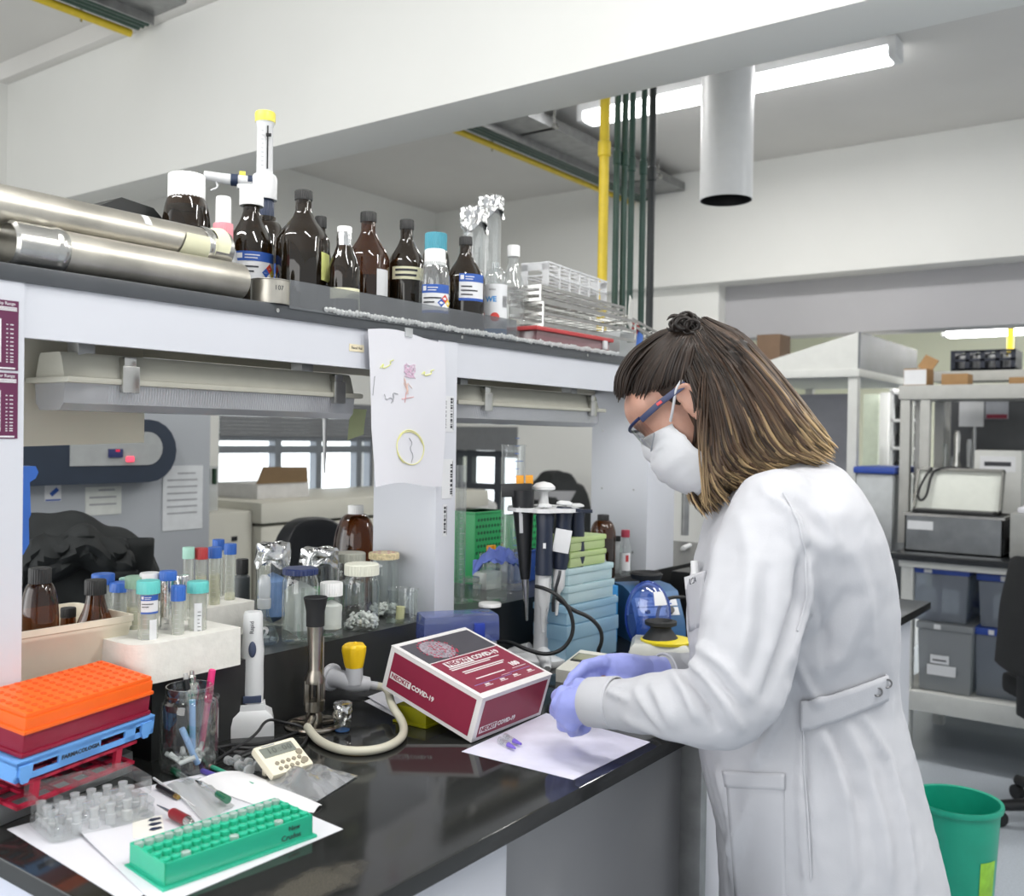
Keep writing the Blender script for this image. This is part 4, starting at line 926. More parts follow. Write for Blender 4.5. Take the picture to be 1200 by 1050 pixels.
# green tube rack (long, full of lids)
GREENR = glass('green_rack', '#b8f2e4', .06, .2, .25, '#3fdcb8', .80); GTOP = mat('green_rack_rim', '#2bb395', .4, var=.04)
ga_, gb_ = atz(193, 1044, ZT), atz(366, 982, ZT); gc_ = atz(141, 1018, ZT)
ux = (gb_-ga_); Lr = ux.length; ang = math.atan2(ux.y, ux.x); wr = (gc_-ga_).length*.93
t = thing('tube_rack', 'long green tube rack filled with small clear-lidded tubes', 'tube rack', ga_+Vector((0, 0, .001)), ang); Hr = .027
m = MB(); nx, ny = 16, 4
for z0_, z1_ in ((0, .003),): m.b2((-.004, -.004, 0), (Lr+.004, wr+.004, .003))
m.done('base', GREENR, t)
m = MB()
for x0_, y0_, x1_, y1_ in ((0, 0, Lr, .002), (0, wr-.002, Lr, wr), (0, 0, .002, wr), (Lr-.002, 0, Lr, wr)): m.b2((x0_, y0_, .003), (x1_, y1_, Hr))
m.done('wall', GREENR, t)
m = MB(); m.b2((.001, .001, Hr-.006), (Lr-.001, wr-.001, Hr-.004)); m.done('deck', GREENR, t)
m = MB(INK)
m.text('New', .008, T(Lr-.026, -.0004, Hr*.70)); m.text('Crudos', .009, T(Lr-.030, -.0004, Hr*.36)); m.done('marking', None, t)
for j in range(ny):
    for i in range(nx):
        x = Lr*(i+.5)/nx; y = wr*(j+.5)/ny; m = MB(FROST if j == ny-1 or (j == 0 and i % 5 == 2) else GREENR)
        m.lathe([(0, .006), (.002, .005), (.0042, .012), (.0044, Hr-.002), (.0052, Hr-.002), (.0052, Hr+.0015), (.0035, Hr+.002), (.003, Hr+.0008), (0, Hr+.0008)], 10, c=(x, y, 0)); m.done('tube', None, t)
# clear well plate / cap rack
pa_, pb_ = atz(66, 990, ZT), atz(184, 958, ZT)
ux = pb_-pa_; Lp = ux.length*1.05; wpd = .085
t = thing('well_plate', 'clear lidless plate with rows of upright clear snap caps', 'well plate', pa_+Vector((-.005, 0, .0012)), math.atan2(ux.y, ux.x)); hp = .020
m = MB()
def rrect(w, d, c, n=4):
    pts = []
    for cx, cy, a0 in ((w-c, d-c, 0), (c, d-c, 90), (c, c, 180), (w-c, c, 270)):
        for q in range(n+1): A = R(a0+90*q/n); pts.append((cx+c*math.cos(A), cy+c*math.sin(A)))
    return pts
def wall(m, pts, z0, z1, flare=0):
    n = len(pts); cx = sum(p[0] for p in pts)/n; cy = sum(p[1] for p in pts)/n
    vs = [(x, y, z0) for x, y in pts]+[(x+(x-cx)*flare, y+(y-cy)*flare, z1) for x, y in pts]
    return m.add(vs, [(i, (i+1) % n, n+(i+1) % n, n+i) for i in range(n)])
pts = rrect(Lp, wpd, .012); wall(m, pts, 0, .010); wall(m, [(x*.97+Lp*.015, y*.97+wpd*.015) for x, y in pts], .010, hp, .03); m.add([(x, y, .001) for x, y in pts], [tuple(range(len(pts)))]); m.done('base', PLAST, t)
wall(MB(), [(x*1.02-.002, y*1.02+.012) for x, y in pts], .026, .044, .015).done('tray_wall', PLAST, t, label='clear raised tray rim')
for j in range(4):
    for i in range(6):
        x = Lp*(i+.6)/6.3; y = wpd*(j+.6)/4.2; m = MB(FROST if (i*7+j) % 5 else PLAST)
        m.lathe([(.006, .002), (.0062, .014), (.0048, .015), (.0048, .024), (.0058, .0245), (.0058, .0275), (.0042, .028), (0, .0275)], 14, c=(x, y, 0)); m.done('well', None, t)
# slide card with dark marks
c_ = [(155, 964), (190, 957), (193, 980), (156, 984)]
ps = [atz(x, y, ZT) for x, y in c_]; cc = sum(ps, Vector())/4
m = MB(mat('slide_card', '#e4e2da', .5)); m.grid(2, 2, lambda u, v: tuple((ps[0].lerp(ps[1], u).lerp(ps[3].lerp(ps[2], u), v)-cc)+Vector((0, 0, .001))), .001)
m.use(mat('dark_blue_ink', '#1c2742', .5))
e1 = (ps[1]-ps[0]); e2 = (ps[3]-ps[0])
for q in (.2, .48, .76):
    b0 = ps[0]+e1*.5+e2*q-cc
    m.add([tuple(b0+Vector((0, 0, .0016))), tuple(b0+e1*.12-e2*.10+Vector((0, 0, .0016))), tuple(b0+e1*.42-e2*.06+Vector((0, 0, .0016))), tuple(b0+e1*.46+e2*.04+Vector((0, 0, .0016))), tuple(b0+e1*.15+e2*.09+Vector((0, 0, .0016)))], [(0, 1, 2, 3, 4)])
tag(m.done('sample_card', None), 'small white card with three dark blue marks beside the well plate', 'card', loc=(cc.x, cc.y, ZT+.0012))
# pens
def rod(name, label, cat, a, b, segs, z0=ZT+.0015, lift=.005):
    """pen or pencil lying from a to b (photo spots on the worktop); segs = list of (t0,t1,r0,r1,material,part)"""
    A, B = atz(*a, ZT), atz(*b, ZT); A.z = B.z = z0+lift; d = B-A; L = d.length
    t = thing(name, label, cat, A); t.rotation_euler = d.to_track_quat('Z', 'Y').to_euler()
    for t0, t1, r0, r1, m_, pn in segs: MB().cyl((0, 0, L*t0), (0, 0, L*t1), r0, 14, r1=r1).done(pn, m_, t)
    return t
rod('red_pen', 'pen with a fat dark red grip lying by the green tube rack', 'pen', (184, 951), (227, 974), [(0, .38, .0006, .0022, STEEL, 'tip'), (.38, .45, .0040, .0068, MATS['red_plastic'], 'grip'), (.45, .82, .0068, .0068, mat('dark_red', '#7d1c24', .4), 'barrel'), (.82, .94, .0062, .0045, STEEL, 'end'), (.94, 1, .0035, .002, STEEL, 'clicker')], lift=.0068)
rod('pencil', 'black pen lying between the well plate and the green marker', 'pencil', (185, 926), (209, 939), [(0, .85, .0035, .0035, BLACK, 'barrel'), (.85, 1, .0032, .0030, mat('brass', '#b89a5a', .3, .8), 'ferrule')], lift=.0036)
rod('lancet', 'thin white stick lying across the paper next to the black pen', 'stick', (180, 915), (228, 948), [(0, .45, .0018, .0018, WPL, 'shaft'), (.45, 1, .0011, .0008, WPL, 'point')], z0=ZT+.0015, lift=.002)
GM = glass('green_clear', '#4fb38f', .08, .4, .1, '#1f8f6c', .5)
rod('marker', 'clear green pen with green end lying on the white wrapper', 'pen', (229, 926), (268, 950), [(0, .15, .001, .003, STEEL, 'tip'), (.15, .68, .0038, .0040, PLAST, 'barrel'), (.68, .97, .0046, .0052, GM, 'cap')], z0=ZT+.008, lift=.005)
rod('pencil', 'green pencil lying between the glass jar and the timer', 'pencil', (246, 901), (297, 924), [(0, .05, .0028, .0032, mat('pink_eraser', '#c9848a', .6), 'eraser'), (.05, 1, .0033, .0033, mat('green_lacquer', '#3a9a7c', .35), 'barrel')], z0=ZT+.0004, lift=.0035)
rod('pencil', 'purple pencil lying alongside the green one', 'pencil', (237, 907), (272, 920), [(0, 1, .0038, .0038, mat('purple_lacquer', '#54489c', .35), 'barrel')], z0=ZT+.0004, lift=.004)
rod('marker', 'clear green pen half under the glass jar', 'pen', (203, 908), (224, 922), [(0, .3, .0045, .0045, GM, 'cap'), (.3, 1, .0038, .0038, PLAST, 'barrel')], z0=ZT+.0015, lift=.005)
for k, (a, b) in enumerate((((266, 897), (293, 910)), ((276, 896), (303, 904)))):
    rod('syringe_tip', 'small clear plastic adapter lying before the timer, %s' % ('the nearer one' if k == 0 else 'the one touching it behind'), 'adapter', a, b, [(0, .12, .006, .006, FROST, 'flange'), (.12, .5, .0045, .0045, PLAST, 'barrel'), (.5, .62, .007, .007, FROST, 'collar'), (.62, .92, .005, .006, PLAST, 'hub'), (.92, 1, .0075, .0075, FROST, 'flange')], z0=ZT+.0004, lift=.0078)
# zip bag
sheet('zip_bag', 'clear empty zip bag lying in front of the cream timer', 'bag', [(300, 922), (352, 893), (419, 911), (367, 944)], ZT, glass('bag_film', '#e6e8e9', .14, .45, .12, '#e8eaec', .32, bump=.6), .0006, lambda u, v: .014*math.sin(u*PI)*math.sin(v*PI)*(1+.5*math.sin(u*14+v*5))+.002)
# stack of racks
def basis_thing(name, label, cat, px_near, px_right, z, group=None, rise=0):
    A, B = atz(*px_near, z), atz(*px_right, z); u = B-A; t = thing(name, label, cat, A, math.atan2(u.y, u.x), group); return t, u.length
def holes(m, L, W, z, nx, ny, r, depth_, x0=.008, y0=.008):
    for i in range(nx):
        for j in range(ny):
            x = x0+(L-2*x0)*(i+.5)/nx; y = y0+(W-2*y0)*(j+.5)/ny; m.lathe([(r*1.18, z), (r*1.18, z+.0012), (r, z+.0012), (r*.9, z-depth_*.0+.0002), (0, z+.0003)], 10, c=(x, y, 0))
ORA = mat('orange_plastic', '#ff6a1c', .38, var=.03); ORAD = mat('orange_well', '#e8560f', .5, var=.03); DRED = mat('crimson_plastic', '#8e1232', .3, var=.06); CRIM = mat('crimson_rack', '#b3223f', .35, var=.05); SKY = mat('sky_blue_plastic', '#6fabee', .4, var=.04)
N0 = atd(31, 837, 1.15); ao = R(13); tilt = R(8)
RS = Matrix.Rotation(ao, 4, 'Z') @ Matrix.Rotation(tilt, 4, 'X'); RSE = RS.to_euler()
Lo, Wo = .206, .096
def level(label, dz, dx=0, dy=0):
    return thing('tube_rack', label, 'tube rack', N0+(RS.to_3x3() @ Vector((dx, dy, -dz))), rot=RSE)
def local_box(t, part, m_, L, W, h, bev=.004, x0=0, y0=0, z0=0): return MB().box((x0+L/2, y0+W/2, z0+h/2), (L, W, h), bev).done(part, m_, t)
t = level('bright orange tube rack with closed wells, topmost of the rack stack', .026)
local_box(t, 'body', ORA, Lo, Wo, .020, .003); local_box(t, 'rim', ORA, Lo+.004, Wo+.004, .005, .002, x0=-.002, y0=-.002); local_box(t, 'lid', ORA, Lo-.003, Wo-.003, .006, .003, x0=.0015, y0=.0015, z0=.0195)
for i in range(12):
    for j in range(8):
        x = Lo*(i+.65)/12.3; y = Wo*(j+.65)/8.3; m = MB(ORAD); m.lathe([(.0040, .0253), (.0040, .0262), (.0030, .0262), (.0026, .0256), (0, .0256)], 10, c=(x, y, 0)); m.done('well', None, t)
t = level('dark red tube rack directly under the orange one', .0555, .002, .002)
local_box(t, 'body', DRED, Lo-.001, Wo-.002, .029, .004); local_box(t, 'rim', DRED, Lo+.003, Wo+.002, .006, .0025, x0=-.002, y0=-.002)
t = level('blue slotted tube rack under the dark red one', .0845, -.008, -.003)
Lb, Wb = Lo+.016, Wo+.006
MB().b2((0, 0, .022), (Lb, Wb, .028)).done('deck', SKY, t)
for y, pn in ((0, 'front_wall'), (Wb-.003, 'rear_wall')):
    m = MB(); m.b2((0, y, .002), (Lb, y+.003, .009)); m.b2((0, y, .019), (Lb, y+.003, .026))
    for x0_, x1_ in ((0, .022), (.062, .128), (Lb-.052, Lb-.034), (Lb-.012, Lb)): m.b2((x0_, y, .002), (x1_, y+.003, .026))
    m.done(pn, SKY, t)
for x in (0, Lb-.003): MB().b2((x, .003, .002), (x+.003, Wb-.003, .026)).done('end_wall', SKY, t)
for x in (.012, Lb-.016):
    for y in (-.003, Wb-.001):
        m = MB(); m.prism([(-.009, .010), (.009, .010), (.009, -.002), (.004, -.012), (-.004, -.012), (-.009, -.002)], 0, .004); o = m.done('clip', SKY, t); o.data.transform(T(x, y+.004, .012) @ rotm(PI/2, 0, 0))
m = MB(INK); m.text('FARMACOLOGIA', .0078, T(.095, -.0012, .0145), bold=.0002); m.done('marking', None, t)
t = level('crimson open tube rack at the bottom of the rack stack', .1185, .000, -.002)
Lr2, Wr2 = Lo-.02, Wo
for z in (0, .029):
    m = MB(); m.b2((0, 0, z), (Lr2, .006, z+.004)); m.b2((0, Wr2-.006, z), (Lr2, Wr2, z+.004))
    for i in range(7): m.b2((Lr2*i/6*.97, 0, z), (Lr2*i/6*.97+.006, Wr2, z+.004))
    for j in range(1, 4): m.b2((0, Wr2*j/4, z), (Lr2, Wr2*j/4+.005, z+.004))
    m.done('tier', CRIM, t)
for x in (.02, Lr2-.035):
    for y in (0, Wr2-.006): MB().b2((x, y, 0), (x+.010, y+.006, .032)).done('post', CRIM, t)
# the sloping grey steel box the stack stands on
t = thing('steel_box', 'grey sloping steel box under the rack stack, left end of worktop', 'metal box', (N0.x, N0.y, ZT+.0006), ao)
zf_ = N0.z-.1185*math.cos(tilt)-ZT-.0016; off = .1185*math.sin(tilt)
y0_, y1_ = off+.03, off+Wo*math.cos(tilt)-.004
m = MB(); prof = [(y0_, 0), (y1_, 0), (y1_, zf_+(y1_-off)*math.tan(tilt)), (y0_, zf_+(y0_-off)*math.tan(tilt))]
vs = [(x, y, z) for x in (-.02, Lr2+.03) for y, z in prof]; m.add(vs, [(0, 1, 2, 3), (7, 6, 5, 4)]+[(i, (i+1) % 4, 4+(i+1) % 4, 4+i) for i in range(4)])
m.done('body', mat('grey_steel_box', '#8f9293', .35, .7, var=.08), t)
# pen jar and cup
t, r, H = stand('pen_jar', 'big empty-looking glass jar holding a few pens and scraps', 'jar', 221, 803, 66, ZT, ybase=911)
MB().lathe([(0, .003), (r*.8, .001), (r*.95, .003), (r, .012), (r, H*.74), (r*.94, H*.82), (r*.80, H*.85), (r*.80, H*.88), (r*.83, H*.89), (r*.80, H*.91), (r*.83, H*.95), (r*.81, H), (r*.77, H), (r*.77, H*.86)], 40).done('body', GLASS, t)
jc = Vector(t.location); jrz = t.rotation_euler[2]
def stick(name, label, cat, p0, p1, segs):
    p0, p1 = Vector(p0), Vector(p1); d = p1-p0; L = d.length; t2 = thing(name, label, cat, p0); t2.rotation_euler = d.to_track_quat('Z', 'Y').to_euler()
    for a, b, r0, r1, m_, pn in segs: MB().cyl((0, 0, L*a), (0, 0, L*b), r0, 12, r1=r1).done(pn, m_, t2)
    return t2
JX = lambda x, y, z: jc+Matrix.Rotation(jrz, 3, 'Z') @ Vector((x, y, z))
stick('pen', 'light blue pen standing tilted inside the glass jar', 'pen', JX(.012, -.01, .008), JX(-.010, -.012, H*.52), [(0, .85, .004, .0045, mat('pale_blue_plastic', '#8fb1e0', .4), 'barrel'), (.85, 1, .0048, .004, mat('pale_blue_plastic', '#8fb1e0'), 'cap')])
stick('pen', 'clear and black pen poking out at the left of the glass jar', 'pen', JX(.01, .015, .01), JX(-.006, .030, H*1.09), [(0, .8, .004, .004, PLAST, 'barrel'), (.8, .93, .0042, .0042, BLACK, 'grip'), (.93, 1, .0042, .003, FROST, 'end')])
stick('blue_straw', 'slim blue stick standing upright inside the glass jar', 'stick', JX(.005, .012, .012), JX(.004, .01, H*.8), [(0, 1, .0045, .0045, mat('pale_blue_plastic', '#8fb1e0'), 'shaft')])
m = MB(PLAST); rnd = random.Random(11)
for k in range(14):
    a = rnd.random()*6.28; q = r*.62*math.sqrt(rnd.random()); d = Vector((math.cos(a*3), math.sin(a*3), rnd.uniform(0, .9))).normalized()*.011; c = Vector((q*math.cos(a), q*math.sin(a), .012+rnd.random()*.012)); m.use(rnd.choice([PLAST, FROST, WPL])); m.cyl(c-d, c+d, .0035, 8)
tag(m.done('plastic_scraps', None), 'short plastic scraps at the bottom of the glass jar', 'scraps', loc=jc)['kind'] = 'stuff'
t, r2, H2 = stand('pen_cup', 'clear plastic cup behind the glass jar with a pink highlighter', 'cup', 240, 815, 33, ZT, Y=1.20)
MB().lathe([(0, .002), (r2*.82, 0), (r2*.97, H2*.95), (r2*1.02, H2*.96), (r2*1.02, H2), (r2*.95, H2)], 32).done('body', PLAST, t)
c2 = Vector(t.location)
q = atd(249, 784, depth(c2)-.0)
stick('highlighter', 'hot pink highlighter leaning out of the clear cup', 'highlighter', (c2.x-.006, c2.y, ZT+.012), q, [(0, .6, .0045, .0045, mat('hot_pink', '#e8377f', .4), 'barrel'), (.6, .99, .0058, .0050, mat('hot_pink', '#e8377f'), 'cap'), (.99, 1, .0045, .003, mat('hot_pink', '#e8377f'), 'tip')])
q = atd(227, 783, depth(c2)+.01)
t = thing('metal_nozzle', 'shiny metal nozzle standing in the clear cup', 'nozzle', (c2.x-.014, c2.y+.012, ZT+.01)); hq = q.z-ZT-.01
MB().lathe([(0, 0), (.006, 0), (.006, hq*.55), (.011, hq*.62), (.012, hq*.78), (.010, hq*.84), (.006, hq*.86), (.006, hq*.93), (.0035, hq*.95), (.003, hq), (0, hq)], 22).done('body', STEEL, t)
# pipetting gun on its charging foot
t, r, H = stand('pipette_controller', 'white electric pipette controller standing on its charging foot', 'pipette controller', 295, 716, 27, ZT, ybase=862)
k = depth(t.location)/FPX; W = 24*k
MB().lathe([(0, 0), (W*1.05, 0), (W*1.05, H*.09), (W*.96, H*.16), (W*.66, H*.20), (W*.62, H*.25), (0, H*.25)], 4, sx=1.40, sy=1.15, a0=PI/4, a1=PI/4+2*PI).done('charging_foot', WPL, t)
bd = [(0, H*.24), (W*.52, H*.24), (W*.54, H*.36), (W*.52, H*.55), (W*.54, H*.68), (W*.48, H*.80), (W*.46, H*.97), (W*.40, H), (0, H)]
MB().lathe(bd, 28, sy=.85).done('body', WPL, t)
m = MB(mat('slate_button', '#3c4660', .4)); m.ball((-W*.02, -W*.46, H*.70), (.006, .003, .013), 14, 8); m.done('button', None, t)
MB().box((0, -W*.42, H*.29), (W*.86, .006, .011), .001).done('window', mat('slate_button', '#3c4660'), t)
m = MB(INK); m.text('Rapid', .009, T(-W*.05, -W*.455, H*.88) @ rotm(0, -PI/2, 0)); m.done('lettering', None, t)
# burner
cb = atz(368, 852, ZT)
t = thing('bunsen_burner', 'steel gas burner with a dark flared head on a ring foot', 'gas burner', cb, face(cb)); k = depth(cb)/FPX; Hb = atd(368, 699, depth(cb)).z-ZT
BRS = mat('burner_metal', '#9c968c', .28, 1, var=.15, scale=25)
zz = lambda y: atd(368, y, depth(cb)).z-ZT
m = MB(); R0 = 31*k
m.add(*(lambda n=36, rt=.0042: ([((R0+rt*math.cos(b))*math.cos(a), (R0+rt*math.cos(b))*math.sin(a)*.95, .0045+rt*math.sin(b)) for a in [2*PI*i/n for i in range(n)] for b in [2*PI*j/8 for j in range(8)]], [(i*8+j, ((i+1) % n)*8+j, ((i+1) % n)*8+(j+1) % 8, i*8+(j+1) % 8) for i in range(n) for j in range(8)]))()); 
for q in range(3): a = q*2.094+.5; m.box((R0*.5*math.cos(a), R0*.5*math.sin(a), .005), (R0, .008, .006), .002, rotm(0, 0, a))
m.done('ring_foot', BRS, t)
MB().lathe([(0, 0), (10*k, 0), (10*k, zz(838)), (7*k, zz(832)), (0, zz(832))], 24).done('hub', BRS, t)
m = MB()
for q in range(4): a = q*PI/2+.4; m.box((10*k*math.cos(a), 10*k*math.sin(a), (zz(825)+zz(796))/2), (6*k, 3*k, zz(796)-zz(825)), .001, rotm(0, 0, a))
m.done('air_collar_post', BRS, t)
MB().lathe([(0, zz(832)), (12*k, zz(832)), (12*k, zz(820)), (9*k, zz(820)), (0, zz(820))], 28).done('lower_ring', BRS, t)
MB().lathe([(0, zz(800)), (12*k, zz(800)), (12.3*k, zz(795)), (8*k, zz(786)), (7.4*k, zz(784)), (9.6*k, zz(728)), (0, zz(728))], 30).done('barrel', BRS, t)
MB().lathe([(9.8*k, zz(733)), (10.6*k, zz(733)), (10.8*k, zz(716)), (13.6*k, zz(702)), (14.2*k, zz(700)), (13.2*k, zz(699)), (11*k, zz(712)), (0, zz(716))], 32).done('flared_head', BLACKR, t, label='dark flared head')
MB().cyl((0, 0, zz(835)), (-8*k, -26*k, zz(855)+.012), 5.2*k, 16).done('gas_inlet', BRS, t)
MB().cyl((9.5*k, -3*k, zz(822)), (9.5*k, -3*k, zz(745)), 1.2*k, 10).done('pilot_tube', BRS, t)
# gas tap on the ledge face
tp = aty(386, 793, LY-.001); k = depth(tp)/FPX
t = thing('gas_tap', 'grey wall gas tap with a yellow knob on the ledge face', 'gas tap', (tp.x, LY-.001, tp.z), 0)
TAPM = mat('grey_enamel', '#bcbdc2', .4, var=.04)
MB().cyl((0, 0, 0), (0, -.010, 0), 16*k, 28, bev=.003).done('flange', TAPM, t)
e0 = Vector((0, -.008, 0)); e1_ = Vector((.012, -.045, -.006)); e2_ = Vector((.036, -.060, -.010))
m = MB(); m.tube([e0, (.003, -.03, -.001), e1_, e2_], [11*k, 10.5*k, 11*k, 8*k], 16, 2); m.cyl((.012, -.048, -.006), (.012, -.048, .022), 10.5*k, 20, r1=10*k); m.done('body', TAPM, t)
m = MB(); m.cyl(e2_-Vector((.004, -.001, 0)), e2_+Vector((.012, -.008, -.004)), 4.5*k, 14); m.done('nozzle', TAPM, t)
m = MB(); vs = []; 
for z, rr_, am in ((.022, 10.2*k, .03), (.030, 11*k, .10), (.052, 13.2*k, .12), (.058, 13.2*k, .10), (.062, 11*k, .06)):
    vs.append([( .012+rr_*(1+am*math.cos(5*a))*math.cos(a), -.048+rr_*(1+am*math.cos(5*a))*math.sin(a), z) for a in [2*PI*i/40 for i in range(40)]])
fl = [p for row in vs for p in row]; fs = [(i*40+j, i*40+(j+1) % 40, (i+1)*40+(j+1) % 40, (i+1)*40+j) for i in range(4) for j in range(40)]+[tuple(range(40))[::-1], tuple(range(160, 200))]
m.add(fl, fs); m.ball((.016, -.046, .062), (.004, .004, .003), 10, 6); m.done('knob', mat('tap_yellow', '#f0c418', .4, var=.04), t, label='yellow knob')
# rubber hose from tap to burner
hs = Vector(t.location)+e2_+Vector((.011, -.008, -.004)); he = cb+Matrix.Rotation(face(cb), 3, 'Z') @ Vector((-7*(depth(cb)/FPX), -24*(depth(cb)/FPX), zz(853)+.011))
hp_ = [hs, hs+Vector((.018, -.01, -.006))]+[Vector(atz(x, y, ZT+z_)) for x, y, z_ in ((458, 826, .034), (474, 848, .010), (472, 866, .008), (446, 879, .0075), (405, 881, .0075), (374, 870, .008), (360, 852, .013))]+[he]
tag(MB().tube(hp_, .0068, 12, 3).done('rubber_hose', mat('hose_rubber', '#c2bfae', .45, var=.05)), 'pale rubber gas hose looping from the yellow-knobbed tap to the burner', 'hose')
# foil topped vial
t, r, H = stand('foil_vial', 'small glass vial with crumpled foil top beside the burner', 'vial', 401, 823, 19, ZT, ybase=860)
MB().lathe([(0, .001), (r*.9, 0), (r, .003), (r, H*.9)], 24).done('body', GLASS, t)
m = MB(FOIL)
def fn(u, v):
    a = u*2*PI; rr = r*1.08*(1 if v > .2 else v/.2)*(1+.06*math.sin(8*a+v*5)+.14*noise.noise((math.cos(a)*3, math.sin(a)*3+9, v*5))*(v > .15)); return (rr*math.cos(a), rr*math.sin(a), H-H*.6*max(0, v-.2)/.8*(1+.2*math.sin(3*a)))
m.grid(40, 14, fn); m.done('foil_cover', None, t)
MB().lathe([(0, .002), (r*.9, .002), (r*.9, H*.07), (0, H*.07)], 20).done('contents', mat('blue_liquid', '#3f6fb0', .3), t)
# cream timer
ta, tb = atz(339, 910, ZT), atz(369, 890, ZT); tl = atz(295, 893, ZT)
c_ = (ta+tb+tl)/3; u = atz(352, 872, ZT+.02)-atz(303, 889, ZT+.02); a_ = math.atan2(u.y, u.x)
t = thing('digital_timer', 'cream digital timer tilted on its stand in front of the burner', 'timer', (0, 0, 0), rot=(R(30), 0, a_+R(-6)))
nrm = None; k = depth(c_)/FPX
Wt, Ht = .070, .056; t.location = atz(331, 889, ZT+.0215)
CREAMT = mat('timer_cream', '#e6dfc9', .4, var=.02)
MB().box((0, 0, 0), (Wt, Ht, .012), .005).done('case', CREAMT, t)
MB().box((-.002, Ht*.22, .0062), (Wt*.78, Ht*.32, .0012), .0004).done('screen', mat('lcd', '#7d8279', .25, var=.04), t)
m = MB(mat('lcd_dark', '#4a4e49', .4)); 
for i, ch in enumerate('10:00'): 
    tmp = MB(); m.text(ch, .015, T(-.017+i*.0085, Ht*.22, .0072) @ rotm(-PI/2, 0, 0), extrude=0)
m.done('digits', None, t)
for j in range(2):
    for i in range(5): MB().cyl((-.018+i*.0095, -Ht*.18-j*.010, .0055), (-.018+i*.0095, -Ht*.18-j*.010, .0075), .0032, 12).done('button', mat('taupe_button', '#8f8776', .5), t)
for q in (0, 1): MB().cyl((Wt*.36, -Ht*.02-q*.016, .0055), (Wt*.36, -Ht*.02-q*.016, .0078), .005, 14).done('button', MATS['taupe_button'], t)
m = MB(INKG); m.box((-.012, Ht*.43, .0062), (.022, .002, .0006)); m.done('print', None, t)
m = MB(); m.box((0, .006, -.016), (.044, .008, .030), .002, rotm(R(-30))); m.done('stand', CREAMT, t)
# cables behind the controller
CAB = mat('black_cable', '#1a1b1d', .5)
def cable(name, label, pts, r=.0022): return tag(MB().tube([Vector(atz(x, y, ZT+z)) for x, y, z in pts], r, 8, 3).done(name, CAB), label, 'cable')
cable('power_cable', 'black cable looping from behind the glass jar over the charging foot', [(250, 893, .004), (270, 880, .008), (300, 862, .02), (312, 842, .035), (330, 846, .02), (352, 850, .012), (362, 858, .006), (357, 872, .004), (345, 880, .003)])
cable('power_cable', 'black cable lying in a tangle between glass jar and timer', [(255, 876, .004), (275, 872, .004), (300, 873, .005), (322, 868, .004), (340, 861, .004), (352, 857, .004)], .0026)
cable('power_cable', 'thin black cable curling around the back of the timer', [(248, 868, .004), (258, 880, .004), (272, 888, .004), (290, 880, .004), (318, 872, .004)], .002)
# box of test kits
P0 = Vector((1.187, .937, ZT+.0012)); yaw_, tl_ = .0178, .2856; Wk, Lk, Hk = .196, .198, .0762
t = thing('test_kit_box', 'dark red and white test kit carton propped up at its far end', 'carton', P0)
t.rotation_euler = (Matrix.Rotation(yaw_, 3, 'Z') @ Matrix.Rotation(tl_, 3, 'X')).to_euler()
CARD = mat('white_carton', '#e3e0df', .5, var=.02); WINE = mat('wine_print', '#8a2540', .42, var=.04, scale=40); DGR = mat('dark_grey_print', '#4b4950', .42, var=.04)
MB().b2((0, 0, 0), (Wk, Lk, Hk), .0008).done('carton', CARD, t)
MB().b2((-.0012, -.0012, Hk), (Wk+.0012, Lk, Hk+.0012), .0003).done('lid_flap', CARD, t)
m = MB(WINE); m.b2((-.0009, .010, .007), (-.0002, Lk-.010, Hk-.007)); 
XS = T(-.0012, Lk*.70, Hk*.40) @ Matrix.Rotation(-PI/2, 4, 'Z')
m.use(CARD)
def neokit(m, X, s, white, red):
    """boxed NEOKIT followed by COVID-19"""
    m.use(white); m.add([X @ Vector((x, 0, z)) for x, z in ((-4.15*s, -.52*s), (-.05*s, -.52*s), (-.05*s, .52*s), (-4.15*s, .52*s))], [(0, 1, 2, 3)])
    m.use(red); m.text('NEOKIT', s, X @ T(-2.1*s, -.0003, 0), bold=s*.022)
    m.use(white); m.text('COVID-19', s*.98, X @ T(.15*s, -.0002, 0), 'LEFT', bold=s*.035)
neokit(m, XS, .0112, CARD, WINE); m.done('side_panel', None, t, label='wine red side with white lettering')
m = MB(WINE); m.b2((.010, -.0009, .007), (Wk-.010, -.0002, Hk-.007)); neokit(m, T(Wk*.30, -.0012, Hk*.24), .0112, CARD, WINE); m.done('front_panel', None, t, label='wine red front with white lettering')
zt_ = Hk+.0013; FL = rotm(-PI/2, 0, 0)
ysp = Lk*.60
m = MB(WINE); m.b2((.008, .012, zt_-.0003), (Wk-.006, ysp-.001, zt_+.0002)); m.use(DGR); m.b2((.008, ysp+.001, zt_-.0003), (Wk-.006, Lk-.010, zt_+.0002)); m.use(CARD); m.b2((.008, ysp-.001, zt_), (Wk-.006, ysp+.001, zt_+.0003))
neokit(m, T(Wk*.50, ysp-.016, zt_+.0005) @ FL, .0165, CARD, WINE); m.use(CARD)
for yy, x0_, x1_ in ((-.029, .13, .82), (-.034, .13, .66), (-.046, .2, .78), (-.051, .2, .74), (-.072, .22, .62)): m.b2((Wk*x0_, ysp+yy, zt_+.0002), (Wk*x1_, ysp+yy+.0028, zt_+.0004))
m.b2((Wk*.5, ysp-.082, zt_+.0002), (Wk*.9, ysp-.0812, zt_+.0004)); m.text('100', .016, T(Wk*.82, ysp-.062, zt_+.0004) @ FL, bold=.0009); m.b2((Wk*.72, ysp-.0735, zt_+.0002), (Wk*.92, ysp-.072, zt_+.0004))
for cx in (.24, .45, .64, .85): m.b2((Wk*cx-.010, ysp-.096, zt_+.0002), (Wk*cx+.010, ysp-.0945, zt_+.0004)); m.b2((Wk*cx-.006, ysp-.093, zt_+.0002), (Wk*cx+.006, ysp-.089, zt_+.0004))
